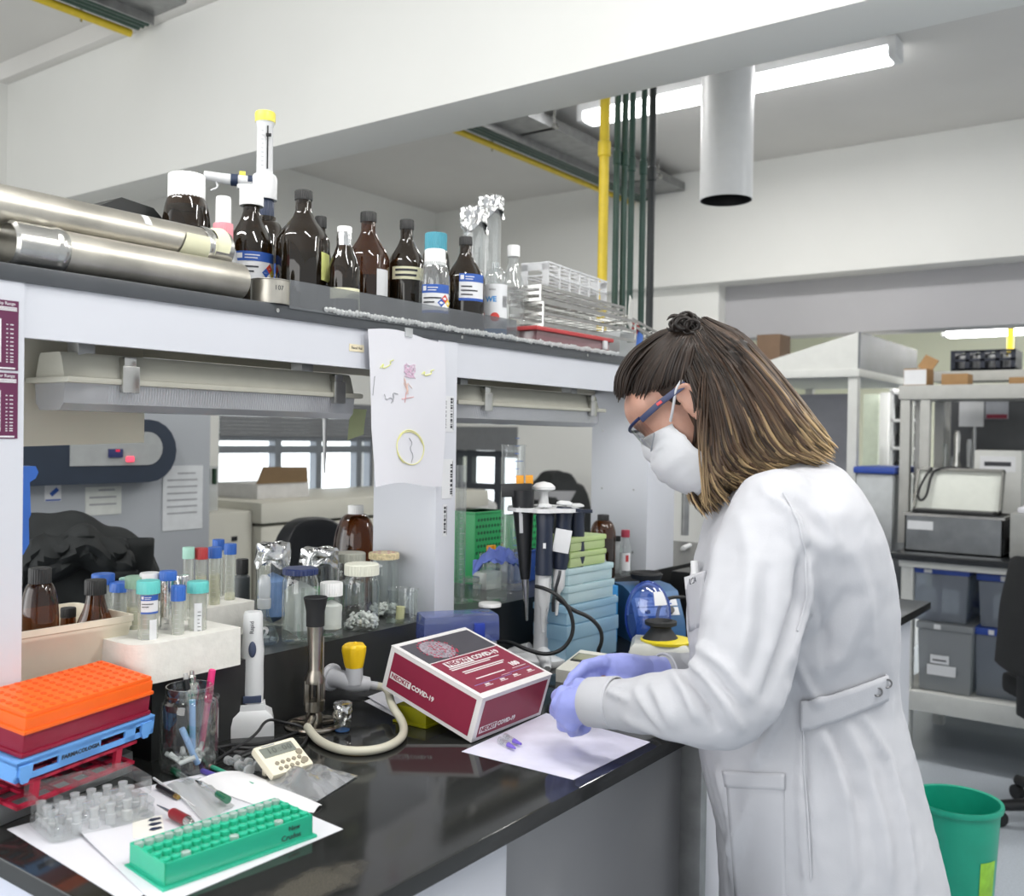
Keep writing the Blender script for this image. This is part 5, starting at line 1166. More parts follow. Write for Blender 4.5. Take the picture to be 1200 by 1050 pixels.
m.use(mat('lilac_line', '#7f86c8', .5)); m.b2((Wk*.10, ysp-.0865, zt_+.0002), (Wk*.62, ysp-.0855, zt_+.0004)); m.b2((Wk*.62, ysp-.0822, zt_+.0003), (Wk*.92, ysp-.0812, zt_+.0005))
m.done('top_panel', None, t, label='printed top with grey band and virus picture')
m = MB(mat('virus_grey', '#9c939c', .5, var=.45, scale=260)); vc = (Wk*.34, ysp+.034)
rv = .030; m.add([(vc[0]+rv*math.cos(a)*1.15, vc[1]+rv*math.sin(a), zt_+.0004) for a in [2*PI*i/32 for i in range(32)]], [tuple(range(32))])
rnd = random.Random(4); m.use(mat('virus_red', '#b8405a', .5))
for kk in range(90):
    a = rnd.random()*2*PI; q = rv*1.12*math.sqrt(rnd.random()) if kk > 34 else rv*1.1; c = (vc[0]+q*1.15*math.cos(a), vc[1]+q*math.sin(a)); s_ = rnd.uniform(.0012, .0024)
    m.add([(c[0]+s_*math.cos(b), c[1]+s_*math.sin(b), zt_+.0007) for b in [2*PI*i/7 for i in range(7)]], [tuple(range(7))])
m.done('virus_picture', None, t)
# yellow rack carrying the far end of the box, papers beside it
yz = (Lk-.03)*math.sin(tl_)
yr = P0+Matrix.Rotation(yaw_, 3, 'Z') @ Vector((.072, Lk*math.cos(tl_)-.050, 0))
t = thing('tube_rack', 'yellow tube rack under the raised end of the test kit carton', 'tube rack', (yr.x, yr.y, ZT+.0006), R(3))
YEL = glass('yellow_rack', '#d8d44a', .06, .25, .25, '#c3c022', .75)
MB().box((0, 0, .0155), (.115, .065, .029), .004).done('body', YEL, t); MB().box((0, 0, .002), (.121, .071, .004), .001).done('base', YEL, t)
sheet('paper_sheet', 'printed paper slip sticking out behind the carton, upper one', 'paper', [(428, 815), (452, 800), (500, 822), (470, 840)], ZT+.003, PAPER, .0006, lambda u, v: .004*u)
sheet('paper_sheet', 'folded paper slip below the upper slip behind the carton', 'paper', [(427, 822), (452, 812), (505, 838), (478, 848)], ZT, PAPER, .0006)
# sheet under the hands with two microtubes
sheet('paper_sheet', 'clean white sheet under the gloved hands at the worktop edge', 'paper', [(541, 881), (640, 836), (762, 870), (672, 914)], ZT, mat('white_sheet', '#dedcec', .7), .0007)
for i, (a, b) in enumerate((((586, 872), (604, 882)), ((592, 868), (611, 877)))):
    rod('microtube', 'clear microtube with purple liquid on the white sheet, %s' % ('nearer the edge' if i == 0 else 'farther from the edge'), 'microtube', a, b, [(0, .12, .0055, .0055, PLAST, 'lid'), (.12, .55, .0042, .0042, PLAST, 'body'), (.55, .97, .0040, .0018, mat('purple_liquid', '#7a64c8', .4), 'contents')], z0=ZT+.0008, lift=.0056)
# ------------------------------------------------------------------ the raised ledge, right bay
def onL(px_, Y): return aty(px_, 600, Y).x
t, r, H = stand('measuring_cylinder', 'slim clear measuring cylinder standing right against the divider', 'measuring cylinder', 541, 545, 12, ZL, Y=1.32, group=None)
t.location.x = max(t.location.x, XP1+r*1.8)
MB().lathe([(0, .003), (r*1.6, 0), (r*1.6, .006), (r, .012), (r, H)], 24).done('body', PLAST, t)
m = MB(INKG)
for q in range(20): m.wrap(r+.0004, .04+q*.011, .0412+q*.011, -.2, .8 if q % 5 == 0 else .4, 4)
m.done('graduations', None, t)
t, r, H = stand('measuring_cylinder', 'tall wide clear plastic measuring cylinder behind the pipette stand', 'measuring cylinder', 602, 521, 28, ZL, Y=1.36)
MB().lathe([(0, .003), (r*1.5, 0), (r*1.5, .006), (r, .014), (r, H-.006), (r*1.08, H)], 32).done('body', PLAST, t)
m = MB(mat('blue_print', '#5a78b8', .6))
for q in range(16): m.wrap(r+.0004, H*.25+q*.018, H*.25+.0016+q*.018, .1, .9 if q % 4 == 0 else .5, 4)
m.done('graduations', None, t)
# green perforated tip rack, blue rack, tube holder with orange caps
def crate(name, label, px0, px1, yt, yb, Y, dpt, m_, zb=ZL, dots=None, group=None):
    a, b = aty(px0, yt, Y), aty(px1, yt, Y); h = aty((px0+px1)/2, yt, Y).z-zb; W_ = b.x-a.x
    t = thing(name, label, 'rack', ((a.x+b.x)/2, Y+dpt/2, zb)); MB().box((0, 0, h/2), (W_, dpt, h), .004).done('body', m_, t)
    MB().box((0, 0, h-.003), (W_+.004, dpt+.004, .006), .002).done('rim', m_, t)
    if dots:
        for j in range(int(h/.016)):
            m = MB(dots)
            for i in range(int(W_/.012)):
                m.cyl((-W_/2+.008+i*.012+(j % 2)*.006, -dpt/2-.0004, .012+j*.016), (-W_/2+.008+i*.012+(j % 2)*.006, -dpt/2+.002, .012+j*.016), .0042, 10)
            m.done('hole_row', None, t)
    return t
GRN = mat('bright_green_plastic', '#1f9e58', .4, var=.05); GRD = mat('green_dark', '#0e5c34', .5)
crate('tip_rack', 'bright green perforated rack behind the blue glove', 557, 590, 599, 660, 1.45, .07, GRN, dots=GRD)
crate('tip_rack', 'green perforated rack half hidden behind the pipettes', 612, 636, 604, 668, 1.46, .07, GRN, dots=GRD)
crate('tip_rack', 'dark blue rack standing behind the pipette stand', 603, 632, 645, 700, 1.385, .04, mat('deep_blue_plastic', '#1f3f80', .35))
t = thing('tube_holder', 'white tube holder with clear tubes and orange caps', 'tube holder', (onL(572, 1.40), 1.40, ZL)); 
MB().box((0, 0, .02), (.06, .04, .04), .003).done('body', FROST, t)
for i in range(4):
    m = MB(PLAST); x = -.022+i*.0145; m.cyl((x, 0, .041), (x, 0, .085), .006, 12); m.done('tube', None, t)
    if i > 1: MB().cyl((-.022+i*.0145, 0, .0855), (-.022+i*.0145, 0, .100), .0072, 14).done('cap', mat('orange_cap', '#f0a01e', .4), t)
# glass jar with blue glove on it
t, r, H = stand('glass_jar', 'low glass jar with a blue glove draped over it', 'jar', 582, 660, 34, ZL, ybase=705, group=None); H = max(H, .03)
MB().lathe([(0, .003), (r*.95, 0), (r, .004), (r, H)], 4, a0=PI/4, a1=PI/4+2*PI).done('body', GLASS, t)
gl = Vector(t.location); rnd = random.Random(8)
m = MB()
def gfn(u, v):
    x = (u-.5)*.115; y = (v-.5)*.075; d = math.hypot(x/.048, y/.03)
    z = .020*(1-d*d*.45)+.020*noise.noise((u*5, v*5, 1))+.010*noise.noise((u*11, v*12, 3))+(.005*math.sin(u*9+v*4)); 
    if u < .3: z -= .022*(.3-u)/.3
    if u > .62: z -= .016*(u-.62)/.38; y *= 1-1.4*(u-.62)
    return (x, y, z)
m.grid(26, 18, gfn, .0012)
tag(m.done('glove', mat('blue_glove', '#6f84d6', .5, var=.05)), 'crumpled blue disposable glove draped on a low glass jar', 'glove', loc=(gl.x+.006, gl.y, ZL+H+.006), rz=face(gl))
t, r, H = stand('small_jar', 'small clear jar between divider and glove', 'jar', 552, 676, 25, ZL, ybase=706)
MB().lathe([(0, .002), (r*.95, 0), (r, .005), (r, H*.7), (r*.7, H*.76), (r*.75, H*.8), (r*.75, H)], 28).done('body', GLASS, t); ribbed_cap(MB(PLAST), r*.8, H*.8, H).done('lid', None, t)
t, r, H = stand('lid', 'flat white lid lying in front of the low glass jar', 'lid', 574, 702, 27, ZL, ybase=713)
ribbed_cap(MB(wp), r, .0005, .008, 30).done('lid', None, t)
# far end: amber bottle, small bottles
bottle('reagent_bottle', 'amber round-shouldered bottle with black cap by the far panel', 'bottle', 707, 603, 30, 1.285, ZL, AMBERL, bk, None, neck=.40, cap_r=1.15, cap_h=.09, body=.66, steep=.3, liquid=(.6, LIQ))
t, r, H = bottle('small_bottle', 'small clear bottle with a dark red cap by the far panel', 'bottle', 733, 621, 14, 1.268, ZL, PLAST, mat('maroon_cap', '#9c2f45', .4), None, neck=.6, cap_r=1.2, cap_h=.16, body=.6)
m = MB(LABEL); m.wrap(r+.0005, H*.1, H*.5, -1, 1); m.use(REDP); m.wrap(r+.0008, H*.3, H*.45, .1, .6); m.done('label', None, t)
bottle('small_bottle', 'small white bottle with a black cap next to the amber one', 'bottle', 723, 628, 13, 1.30, ZL, FROST, bk, None, neck=.6, cap_r=1.2, cap_h=.14, body=.6)
t, r, H = stand('white_vial', 'pale lilac-white bottle before the amber round-shouldered one', 'bottle', 705, 649, 11, ZL, Y=1.262)
MB().lathe([(0, 0), (r, 0), (r, H*.75), (r*.8, H*.8), (r*.8, H), (0, H)], 20).done('body', FROST, t)

# ------------------------------------------------------------------ worktop, right part
# blue-lidded clear box behind the carton
a, b = atz(490, 762, ZT), atz(584, 762, ZT)
bc = aty(536, 745, 1.158); kb = depth(bc)/FPX; hb_ = atd(536, 717, depth(bc)).z-ZT; W_ = 90*kb
t = thing('lidded_box', 'clear box with a blue clip lid behind the test kit carton', 'storage box', (bc.x, bc.y, ZT), R(-36))
MB().box((0, 0, hb_*.33), (W_*.96, .066, hb_*.65), .006, taper=.94).done('tub', FROST, t)
MB().box((0, 0, hb_*.82), (W_, .07, hb_*.34), .008, taper=1.02).done('lid', glass('blue_clear', '#b9c5ee', .1, .4, .1, '#8f9fdc', .35), t, label='translucent blue lid')
MB().box((W_*.22, -.039, hb_*.72), (.020, .008, hb_*.35), .002).done('clip', mat('clip_blue', '#2a3f9e', .4), t)
# pipette stand
cs = atz(634, 776, ZT); k = depth(cs)/FPX; zz = lambda y: atd(634, y, depth(cs)).z-ZT
t = thing('pipette_stand', 'white round pipette stand with a mushroom-topped pole', 'pipette stand', cs, face(cs))
MB().lathe([(0, 0), (32*k, 0), (34*k, .006), (34*k, .014), (20*k, .020), (13*k, .026), (0, .026)], 40).done('base', WPL, t)
for q in range(3):
    a = -PI/2+q*2.094+.15; m = MB(); m.tube([(14*k*math.cos(a), 14*k*math.sin(a), .024), (36*k*math.cos(a), 36*k*math.sin(a), .014), (46*k*math.cos(a), 46*k*math.sin(a), .005)], [9*k, 7*k, 4.5*k], 12, 1); m.done('foot', WPL, t)
MB().lathe([(0, .02), (9.5*k, .02), (7.5*k, zz(600)), (5*k, zz(580)), (5*k, zz(575)), (0, zz(575))], 28).done('pole', WPL, t)
MB().lathe([(0, zz(576)), (5*k, zz(576)), (13.5*k, zz(573)), (13.5*k, zz(570)), (9*k, zz(566)), (0, zz(564))], 30).done('knob', WPL, t)
zr3 = zz(598); Rr = 44*k
m = MB(); 
for i in range(40):
    a, b = 2*PI*i/40, 2*PI*(i+1)/40
    ro = lambda a: Rr*(1-.10*(math.cos(6*a) > .3)); ri = Rr*.40
    m.add([(ri*math.cos(a), ri*math.sin(a), zr3), (ro(a)*math.cos(a), ro(a)*math.sin(a), zr3), (ro(b)*math.cos(b), ro(b)*math.sin(b), zr3), (ri*math.cos(b), ri*math.sin(b), zr3),
           (ri*math.cos(a), ri*math.sin(a), zr3+.008), (ro(a)*math.cos(a), ro(a)*math.sin(a), zr3+.008), (ro(b)*math.cos(b), ro(b)*math.sin(b), zr3+.008), (ri*math.cos(b), ri*math.sin(b), zr3+.008)], [(0, 1, 2, 3)[::-1], (4, 5, 6, 7), (1, 5, 6, 2)[::-1], (0, 3, 7, 4)])
for q in range(3): a = q*2.094; m.box((Rr*.25*math.cos(a), Rr*.25*math.sin(a), zr3+.004), (Rr*.5, .010, .008), 0, rotm(0, 0, a))
m.done('carousel', WPL, t)
NAVY = mat('pipette_navy', '#20283a', .4); PBLK = mat('pipette_black', '#17191c', .4)
def pipette(label, xt, yt, xb, yb, dd, hm, topm, style):
    top, tip = atd(xt, yt, depth(cs)+dd), atd(xb, yb, depth(cs)+dd); d = top-tip; L = d.length; s_ = k*1.35
    t = thing('pipette', label, 'pipette', tip, 0, 'hand pipettes on the white stand'); z = d.normalized(); x = Vector((math.cos(face(cs)), math.sin(face(cs)), 0)); y = z.cross(x).normalized(); x = y.cross(z)
    t.rotation_euler = Matrix((x, y, z)).transposed().to_euler()
    if style == 'fat':
        MB().lathe([(0, 0), (1.5*s_, .002), (2.4*s_, L*.18), (4.6*s_, L*.22), (5.2*s_, L*.46), (0, L*.46)], 18).done('shaft', WPL, t)
        MB().lathe([(0, L*.45), (7.2*s_, L*.45), (7.4*s_, L*.52), (6.8*s_, L*.80), (7.8*s_, L*.90), (6*s_, L*.94), (0, L*.94)], 22).done('handle', hm, t)
        MB().lathe([(0, L*.93), (1.6*s_, L*.93), (1.6*s_, L*.97), (6*s_, L*.975), (6*s_, L*.99), (3*s_, L), (0, L)], 18).done('plunger', topm, t)
        m = MB(LABEL); m.box((0, -7.2*s_, L*.68), (2.4*s_, 1.5*s_, L*.04)); m.done('window', None, t)
        m = MB(); m.tube([(3*s_, 4*s_, L*.46), (6*s_, 5*s_, L*.42), (4*s_, 2*s_, L*.2), (2*s_, 1*s_, L*.12)], 1.3*s_, 8, 2); m.done('ejector', GPL, t)
    elif style == 'slim':
        MB().lathe([(0, 0), (1.3*s_, .002), (2.0*s_, L*.20), (5.2*s_, L*.25), (5.6*s_, L*.42), (0, L*.42)], 18).done('shaft', WPL, t)
        MB().lathe([(0, L*.41), (6.0*s_, L*.41), (7.4*s_, L*.50), (7.0*s_, L*.84), (8*s_, L*.92), (6*s_, L*.95), (0, L*.95)], 22).done('handle', hm, t)
        MB().lathe([(0, L*.94), (1.8*s_, L*.94), (1.8*s_, L*.96), (7*s_, L*.97), (7*s_, L*.985), (4*s_, L), (0, L)], 18).done('plunger', topm, t)
        m = MB(); m.tube([(0, -5*s_, L*.40), (0, -6*s_, L*.37), (-4*s_, -3*s_, L*.15), (-3*s_, -1*s_, L*.04)], 1.4*s_, 8, 2); m.done('ejector', mat('dark_grey_steel', '#5b5d60', .3, .8), t)
        m = MB(); m.box((7*s_, -3*s_, L*.93), (14*s_, 5*s_, 3*s_), .001); m.done('finger_hook', hm, t)
        if 'paper' in label: MB().box((0, -8.4*s_, L*.66), (14*s_, .0012, L*.20), .0005, rotm(0, .1, 0)).done('label', LABEL, t)
    else:
        MB().lathe([(0, 0), (1.4*s_, .002), (2.6*s_, L*.2), (3.2*s_, L*.30), (0, L*.3)], 18).done('shaft', STEEL, t)
        MB().lathe([(0, L*.29), (4*s_, L*.29), (5*s_, L*.36), (6.4*s_, L*.52), (9.5*s_, L*.82), (10*s_, L*.9), (0, L*.9)], 22).done('handle', hm, t)
        m = MB(); m.box((-5*s_, 0, L*.90), (26*s_, 13*s_, L*.09), .003); m.done('head', hm, t)
        for q in (0, 1): MB().box((-2*s_+q*8*s_, 0, L*.97), (6.4*s_, 7*s_, L*.06), .001).done('button', mat('amber_button', '#eba12a', .4), t)
        m = MB(); m.box((-2*s_, -8*s_, L*.7), (3*s_, 1.2*s_, L*.18), .0006); m.done('window', GPL, t)
    return t
pipette('black pipette with two amber top buttons hanging left of the stand pole', 612, 557, 617, 728, -.035, PBLK, WPL, 'multi')
pipette('navy pipette hanging right in front of the stand pole', 639, 590, 636, 742, -.055, NAVY, WPL, 'fat')
pipette('dark pipette with a white paper tag right of the stand pole', 662, 587, 652, 722, -.035, NAVY, WPL, 'slim')
pipette('dark pipette with a steel ejector hanging rightmost on the stand', 675, 590, 676, 716, .005, NAVY, WPL, 'slim')
# tip boxes
TB = glass('blue_tip_box', '#e2f3f7', .06, .3, .2, '#d8f0f5', .8); TBD = glass('deeper_blue_tip_box', '#d4ebf6', .06, .3, .2, '#b4daef', .8); GB = glass('green_tip_box', '#dcecc0', .06, .3, .2, '#dcf0ac', .8)
def tipbox(label, pl_, pr__, yt, yb, m_, z0, dy=0, first=[None]):
    Y = 1.135; a, b = aty(pl_, yb, Y-.03), aty(pr__, yb, Y-.03); z1 = aty((pl_+pr__)/2, yt, Y-.045).z; h = z1-z0; W_ = b.x-a.x
    t = thing('tip_box', label, 'tip box', ((a.x+b.x)/2, Y+dy, z0), R(-3), 'stacked tip boxes')
    MB().box((0, 0, h*.32), (W_*.96, .085, h*.62), .003).done('base', m_, t); MB().box((0, 0, h*.81), (W_, .09, h*.37), .004).done('lid', m_, t)
    return z1+.0008
z = ZT+.0006
z = tipbox('blue tip box at the bottom of the stack behind the small display', 660, 716, 729, 765, TBD, z)
z = tipbox('blue tip box, second from the bottom of the stack', 660, 716, 706, 729, TBD, z)
z = tipbox('pale blue tip box, third from the bottom of the stack', 662, 712, 684, 706, TB, z)
z = tipbox('pale blue tip box directly under the green boxes', 662, 711, 664, 684, TB, z)
z = tipbox('green tip box resting on the pale blue boxes', 664, 703, 646, 664, GB, z)
z = tipbox('green tip box on the very top of the stack', 664, 703, 629, 646, GB, z)
# vortex mixer
ca = atz(757, 750, ZT); k = depth(ca)/FPX; a_ = face(ca)
VB = mat('vortex_blue', '#2f5f8c', .4, var=.05)
t = thing('vortex_mixer', 'blue vortex mixer with a black rubber cup and printed front', 'vortex mixer', (ca.x+.03, ca.y+.01, ZT), a_+R(24)); zt5 = atd(750, 671, depth(ca)+.03).z-ZT
Wv, Dv = .125, .15
m = MB(); pr_v = [(-Dv/2, 0), (Dv/2, 0), (Dv/2, zt5*.80), (Dv*.1, zt5*.80), (-Dv*.18, zt5*.74), (-Dv*.46, zt5*.32), (-Dv/2, zt5*.15)]
vs = [(x, y, z_) for x in (-Wv/2, Wv/2) for y, z_ in pr_v]; n_ = len(pr_v); m.add(vs, [tuple(range(n_)), tuple(range(n_, 2*n_))[::-1]]+[(i, (i+1) % n_, n_+(i+1) % n_, n_+i) for i in range(n_)]); m.done('body', VB, t)
MB().lathe([(0, zt5*.74), (.018, zt5*.74), (.016, zt5*.86), (.036, zt5*.90), (.040, zt5*.97), (.034, zt5), (.026, zt5*.96), (0, zt5*.95)], 30, c=(0, Dv*.12, 0)).done('rubber_cup', BLACKR, t)
p_a, p_b = Vector((0, -Dv*.18, zt5*.74)), Vector((0, -Dv*.46, zt5*.32)); sl = p_b-p_a; ang_s = math.atan2(-sl.z, -sl.y)
XF = T(p_a+sl*.5) @ rotm(-(PI/2-ang_s), 0, 0)
m = MB(LABEL).at(XF); m.box((0, -.0008, .012), (Wv*.84, .001, .022)); m.box((0, -.0008, -.013), (Wv*.84, .001, .020)); m.at()
m.use(LBLUE); m.text('VORTEX', .010, XF @ T(-.018, -.0016, .017)); m.text('GENIE', .010, XF @ T(-.02, -.0016, .007)); m.text('2', .024, XF @ T(.032, -.0016, .012), bold=.0008); m.done('front_label', None, t)
m = MB(BLACK).at(XF); m.cyl((.028, 0, -.013), (.028, -.012, -.013), .009, 18); m.at(); m.done('knob', None, t)
m = MB(BLACK).at(XF); m.box((-.028, -.002, -.013), (.012, .005, .008), .001); m.at(); m.done('switch', None, t)
t = thing('blue_carton', 'small bright blue box beside the vortex mixer', 'box', (aty(712, 700, 1.16).x, 1.175, ZT), R(-10)); hbx = aty(712, 686, 1.16).z-ZT
MB().box((0, 0, hbx/2), (.045, .06, hbx), .002).done('body', mat('bright_blue_card', '#2c86c4', .5), t); MB().box((0, -.0302, hbx*.8), (.030, .0008, .012)).done('label', LABEL, t)
# blue visor
cv = atz(738, 760, ZT); k = depth(cv)/FPX
t = thing('face_visor', 'clear blue visor with a white foam band standing on the worktop', 'visor', (cv.x-.01, cv.y-.05, ZT+.0005), face(cv)); zt6 = atd(738, 681, depth(cv)-.05).z-ZT; hv = zt6/2
VIS = glass('blue_visor', '#8aa8ec', .10, .55, .04, '#3f66c4', .35)
m = MB(); 
def vf(u, v):
    th = PI*(.06+.88*v); ph = (u-.5)*2.6; rx = 26*k; return (rx*math.sin(th)*math.sin(ph)*1.0, -rx*.75*math.sin(th)*math.cos(ph), hv-hv*math.cos(th))
m.grid(20, 16, vf); m.done('shield', VIS, t)
m = MB(LABEL); m.grid(6, 4, lambda u, v: tuple(Vector(vf(.62+.30*u, .80-.16*v))*1.0+Vector((0, -.0012, 0)))); m.done('label', None, t)
m = MB(); m.tube([(rxx*k*24*1.0, .006, hv+hv*.9*math.sin(a)) for a, rxx in [(PI*q/12, math.cos(PI*q/12)) for q in range(13)]], .004, 8); m.done('foam_band', WPL, t)
m = MB(); m.tube([(26*k*math.cos(a)*.98, .004, hv+hv*.96*math.sin(a)) for a in [2*PI*q/24 for q in range(25)]], .0025, 8); m.done('rim', mat('blue_rim', '#2b4d9c', .4), t)
# mini centrifuge / shaker with black cup
cm = atz(791, 784, ZT); k = depth(cm)/FPX
t = thing('mini_shaker', 'grey mini shaker with a black rubber cup and yellow ring', 'shaker', (cm.x+.02, cm.y+.045, ZT), face(cm)); zz2 = lambda y: atd(791, y, depth(cm)+.03).z-ZT
MB().lathe([(0, 0), (44*k, 0), (46*k, .004), (44*k, zz2(757)), (38*k, zz2(752)), (0, zz2(750))], 4, sx=1.12, sy=1.0, a0=PI/4, a1=PI/4+2*PI).done('body', mat('beige_grey_plastic', '#b9bab4', .45), t)
MB().lathe([(0, zz2(752)), (30*k, zz2(753)), (31*k, zz2(750)), (0, zz2(747))], 30, c=(.012, -.004, 0)).done('yellow_ring', mat('ring_yellow', '#e3cf2e', .4), t)
MB().lathe([(0, zz2(750)), (22*k, zz2(750)), (13*k, zz2(739)), (12*k, zz2(736)), (19*k, zz2(733)), (19*k, zz2(729)), (14*k, zz2(728)), (9*k, zz2(733)), (0, zz2(733))], 30).done('rubber_cup', BLACKR, t)
MB().box((-44*k*.78, -44*k*.60, zz2(768)), (.008, .014, .026), .003).done('latch', mat('beige_grey_plastic', '#b9bab4'), t)
# small display unit
cd_ = atz(690, 796, ZT); k = depth(cd_)/FPX
t = thing('display_unit', 'small off-white display unit with an oval screen by the glove', 'display', (cd_.x-.005, cd_.y+.012, ZT), face(cd_)+R(-28)); hd = .045
m = MB(); pr_d = [(-.05, 0), (.05, 0), (.05, hd), (-.05, hd*.55)]; vs = [(x, y, z_) for x in (-.032, .032) for y, z_ in pr_d]; m.add(vs, [(0, 1, 2, 3), (7, 6, 5, 4)]+[(i, (i+1) % 4, 4+(i+1) % 4, 4+i) for i in range(4)]); m.done('case', mat('off_white_plastic', '#d8d6cc', .4), t)
sa = math.atan2(hd*.45, .10); XD = T(0, .012, hd*.86) @ rotm(sa, 0, 0)
m = MB(mat('lcd_bezel', '#43443f', .4)).at(XD); m.box((0, 0, 0), (.050, .036, .003), .001); m.done('bezel', None, t)
m = MB(mat('lcd_olive', '#9b9a80', .25)).at(XD); m.box((0, 0, .0015), (.042, .028, .002), .0008); m.done('screen', None, t)
# cables on the right
dc = depth(cs)-.085
tag(MB().tube([atd(x, y, dc+o_) for x, y, o_ in ((580, 752, .05), (598, 752, .03), (618, 762, .0), (642, 768, -.005), (662, 760, 0), (673, 740, 0), (669, 716, .0), (656, 699, .0), (640, 690, .01), (628, 687, .03))], .0042, 10, 3).done('power_cable', CAB), 'thick black cable looping around the pipette stand pole', 'cable')
tag(MB().tube([atd(x, y, dc+o_) for x, y, o_ in ((652, 700, .01), (672, 716, .012), (690, 722, .012), (704, 736, .015), (706, 752, .02), (699, 766, .03))]+[atz(712, 772, ZT+.0045), atz(735, 768, ZT+.0045), atz(748, 772, ZT+.0045)], .0042, 10, 3).done('power_cable', CAB), 'thick black cable running from the pipette stand past the tip boxes', 'cable')
tag(MB().tube([Vector(p) for p in (atd(771, 735, depth(ca)-.12), atd(770, 715, depth(ca)-.10), atd(780, 701, depth(ca)-.09), atd(800, 699, depth(ca)-.07), atd(826, 705, depth(ca)-.05))], .0040, 10, 3).done('power_cable', CAB), 'black cable arching over the front of the vortex mixer', 'cable')
# black block and lab tap beyond
p = aty(800, 672, 1.20); 
t = thing('black_console', 'low black console behind the vortex mixer', 'console', (p.x+.12, 1.17, ZT)); MB().box((0, 0, .06), (.34, .08, .12), .004).done('body', BLACK, t)
p = aty(800, 660, 1.40)
t = thing('water_tap', 'white bent laboratory water tap beyond the far panel', 'tap', (p.x, 1.40, ZL)); ht_ = aty(803, 640, 1.40).z-ZL
MB().tube([(0, 0, .001), (0, 0, ht_*.55), (.02, 0, ht_*.8), (.05, 0, ht_)], .008, 12, 1).done('spout', WPL, t); MB().cyl((.005, 0, ht_*.72), (-.02, -.01, ht_*.9), .006, 12).done('handle', WPL, t)
p = aty(803, 600, 1.62)
t = thing('service_pipe', 'grey upright pipe seen between the far panel and the person', 'pipe', (p.x, 1.62, ZL)); MB().cyl((0, 0, 0), (0, 0, .42), .014, 14).done('pipe', GALV, t); MB().cyl((0, 0, .2), (0, 0, .25), .018, 14).done('coupling', GALV, t)

# ------------------------------------------------------------------ background seen through the bays
def bx(m, a, b, bev=.004): return m.b2(a, b, bev)
FG = mat('freezer_grey', '#a3a7ac', .4, var=.03, scale=3); NAVYC = mat('panel_navy', '#26303f', .4, var=.04)
Yf = 3.05
xl_, xr_ = aty(20, 600, Yf).x-.35, aty(247, 600, Yf).x
t = thing('upright_freezer', 'big grey freezer with a dark navy handle panel seen through the left bay', 'freezer', ((xl_+xr_)/2, Yf+.4, 0)); W_ = xr_-xl_; OX = T(-(xl_+xr_)/2, -(Yf+.4), 0)
MB().at(OX).b2((xl_, Yf+.03, .02), (xr_, Yf+.8, 1.72), .01).done('cabinet', FG, t)
MB().at(OX).b2((xl_+.004, Yf, .06), (xr_-.004, Yf+.028, 1.70), .01).done('door', FG, t)
za, zb2 = aty(100, 490, Yf).z, aty(100, 566, Yf).z; xe = aty(193, 530, Yf).x; xs_ = xl_+.05; rad = (za-zb2)/2
def pill(x0, x1, z0, z1, n=10):
    r_ = (z1-z0)/2; cx = x1-r_; cz = (z0+z1)/2
    return [(x0, z0)]+[(cx+r_*math.cos(a), cz+r_*math.sin(a)) for a in [-PI/2+PI*q/n for q in range(n+1)]]+[(x0, z1)]
o = MB(); o.prism(pill(xs_, xe, zb2, za), 0, .07); ob = o.done('handle_panel', NAVYC, t); ob.data.transform(OX @ T(0, Yf, 0) @ rotm(PI/2, 0, 0))
x1_ = aty(68, 540, Yf).x; o = MB(); o.prism(pill(x1_, aty(176, 530, Yf).x, aty(100, 545, Yf).z, aty(100, 505, Yf).z), .068, .074); ob = o.done('control_panel', mat('panel_grey', '#9da0a0', .4), t); ob.data.transform(OX @ T(0, Yf, 0) @ rotm(PI/2, 0, 0))
def spot(px_, py_, w_, h_, m_, name, d=.078):
    a = aty(px_, py_, Yf-.07); q = depth(a)/FPX; MB().at(OX).box((a.x, Yf-d, a.z), (w_*q, .006, h_*q), .001).done(name, m_, t)
spot(134, 531, 18, 10, mat('display_navy', '#2c3160', .3), 'display'); spot(136, 528, 6, 3, mat('led_red', '#ff3550', .4, emit=1.6), 'status_light'); spot(151, 538, 9, 6, mat('led_pink', '#ff4a62', .4, emit=1.6), 'alarm_light')
def door_sheet(label, px0, py0, px1, py1, m_, print_=True, nm='notice_sheet'):
    a, b = aty(px0, py0, Yf-.002), aty(px1, py1, Yf-.002); W2, H2 = b.x-a.x, a.z-b.z; m = MB(m_); m.box((0, 0, 0), (W2, .001, H2)); 
    if print_:
        m.use(INKG)
        for q in range(int(H2/.03)): m.box((-.02*W2+(.1*W2 if q == 0 else 0), -.001, H2*.38-q*.024), (W2*(.75 if q else .45), .0006, .006))
    tag(m.done(nm, None), label, 'notice', loc=((a.x+b.x)/2, Yf-.0022, (a.z+b.z)/2))
door_sheet('tall printed sheet in a clear sleeve on the grey freezer', 191, 546, 237, 619, mat('sleeve_paper', '#cfd2d4', .3))
door_sheet('small printed notice on the grey freezer under its handle', 100, 571, 142, 602, mat('notice_paper', '#cdd0cb', .6))
m_ = MB(LABEL); a = aty(62, 578, Yf-.002); m_.box((0, 0, 0), (.055, .001, .052)); m_.use(LBLUE); m_.box((.004, -.001, .004), (.030, .0006, .014), 0, rotm(0, -.7, 0)); m_.box((0, -.001, -.022), (.05, .0006, .005))
tag(m_.done('sticker', None), 'small square white and blue sticker on the grey freezer', 'sticker', loc=(a.x, Yf-.0022, a.z))
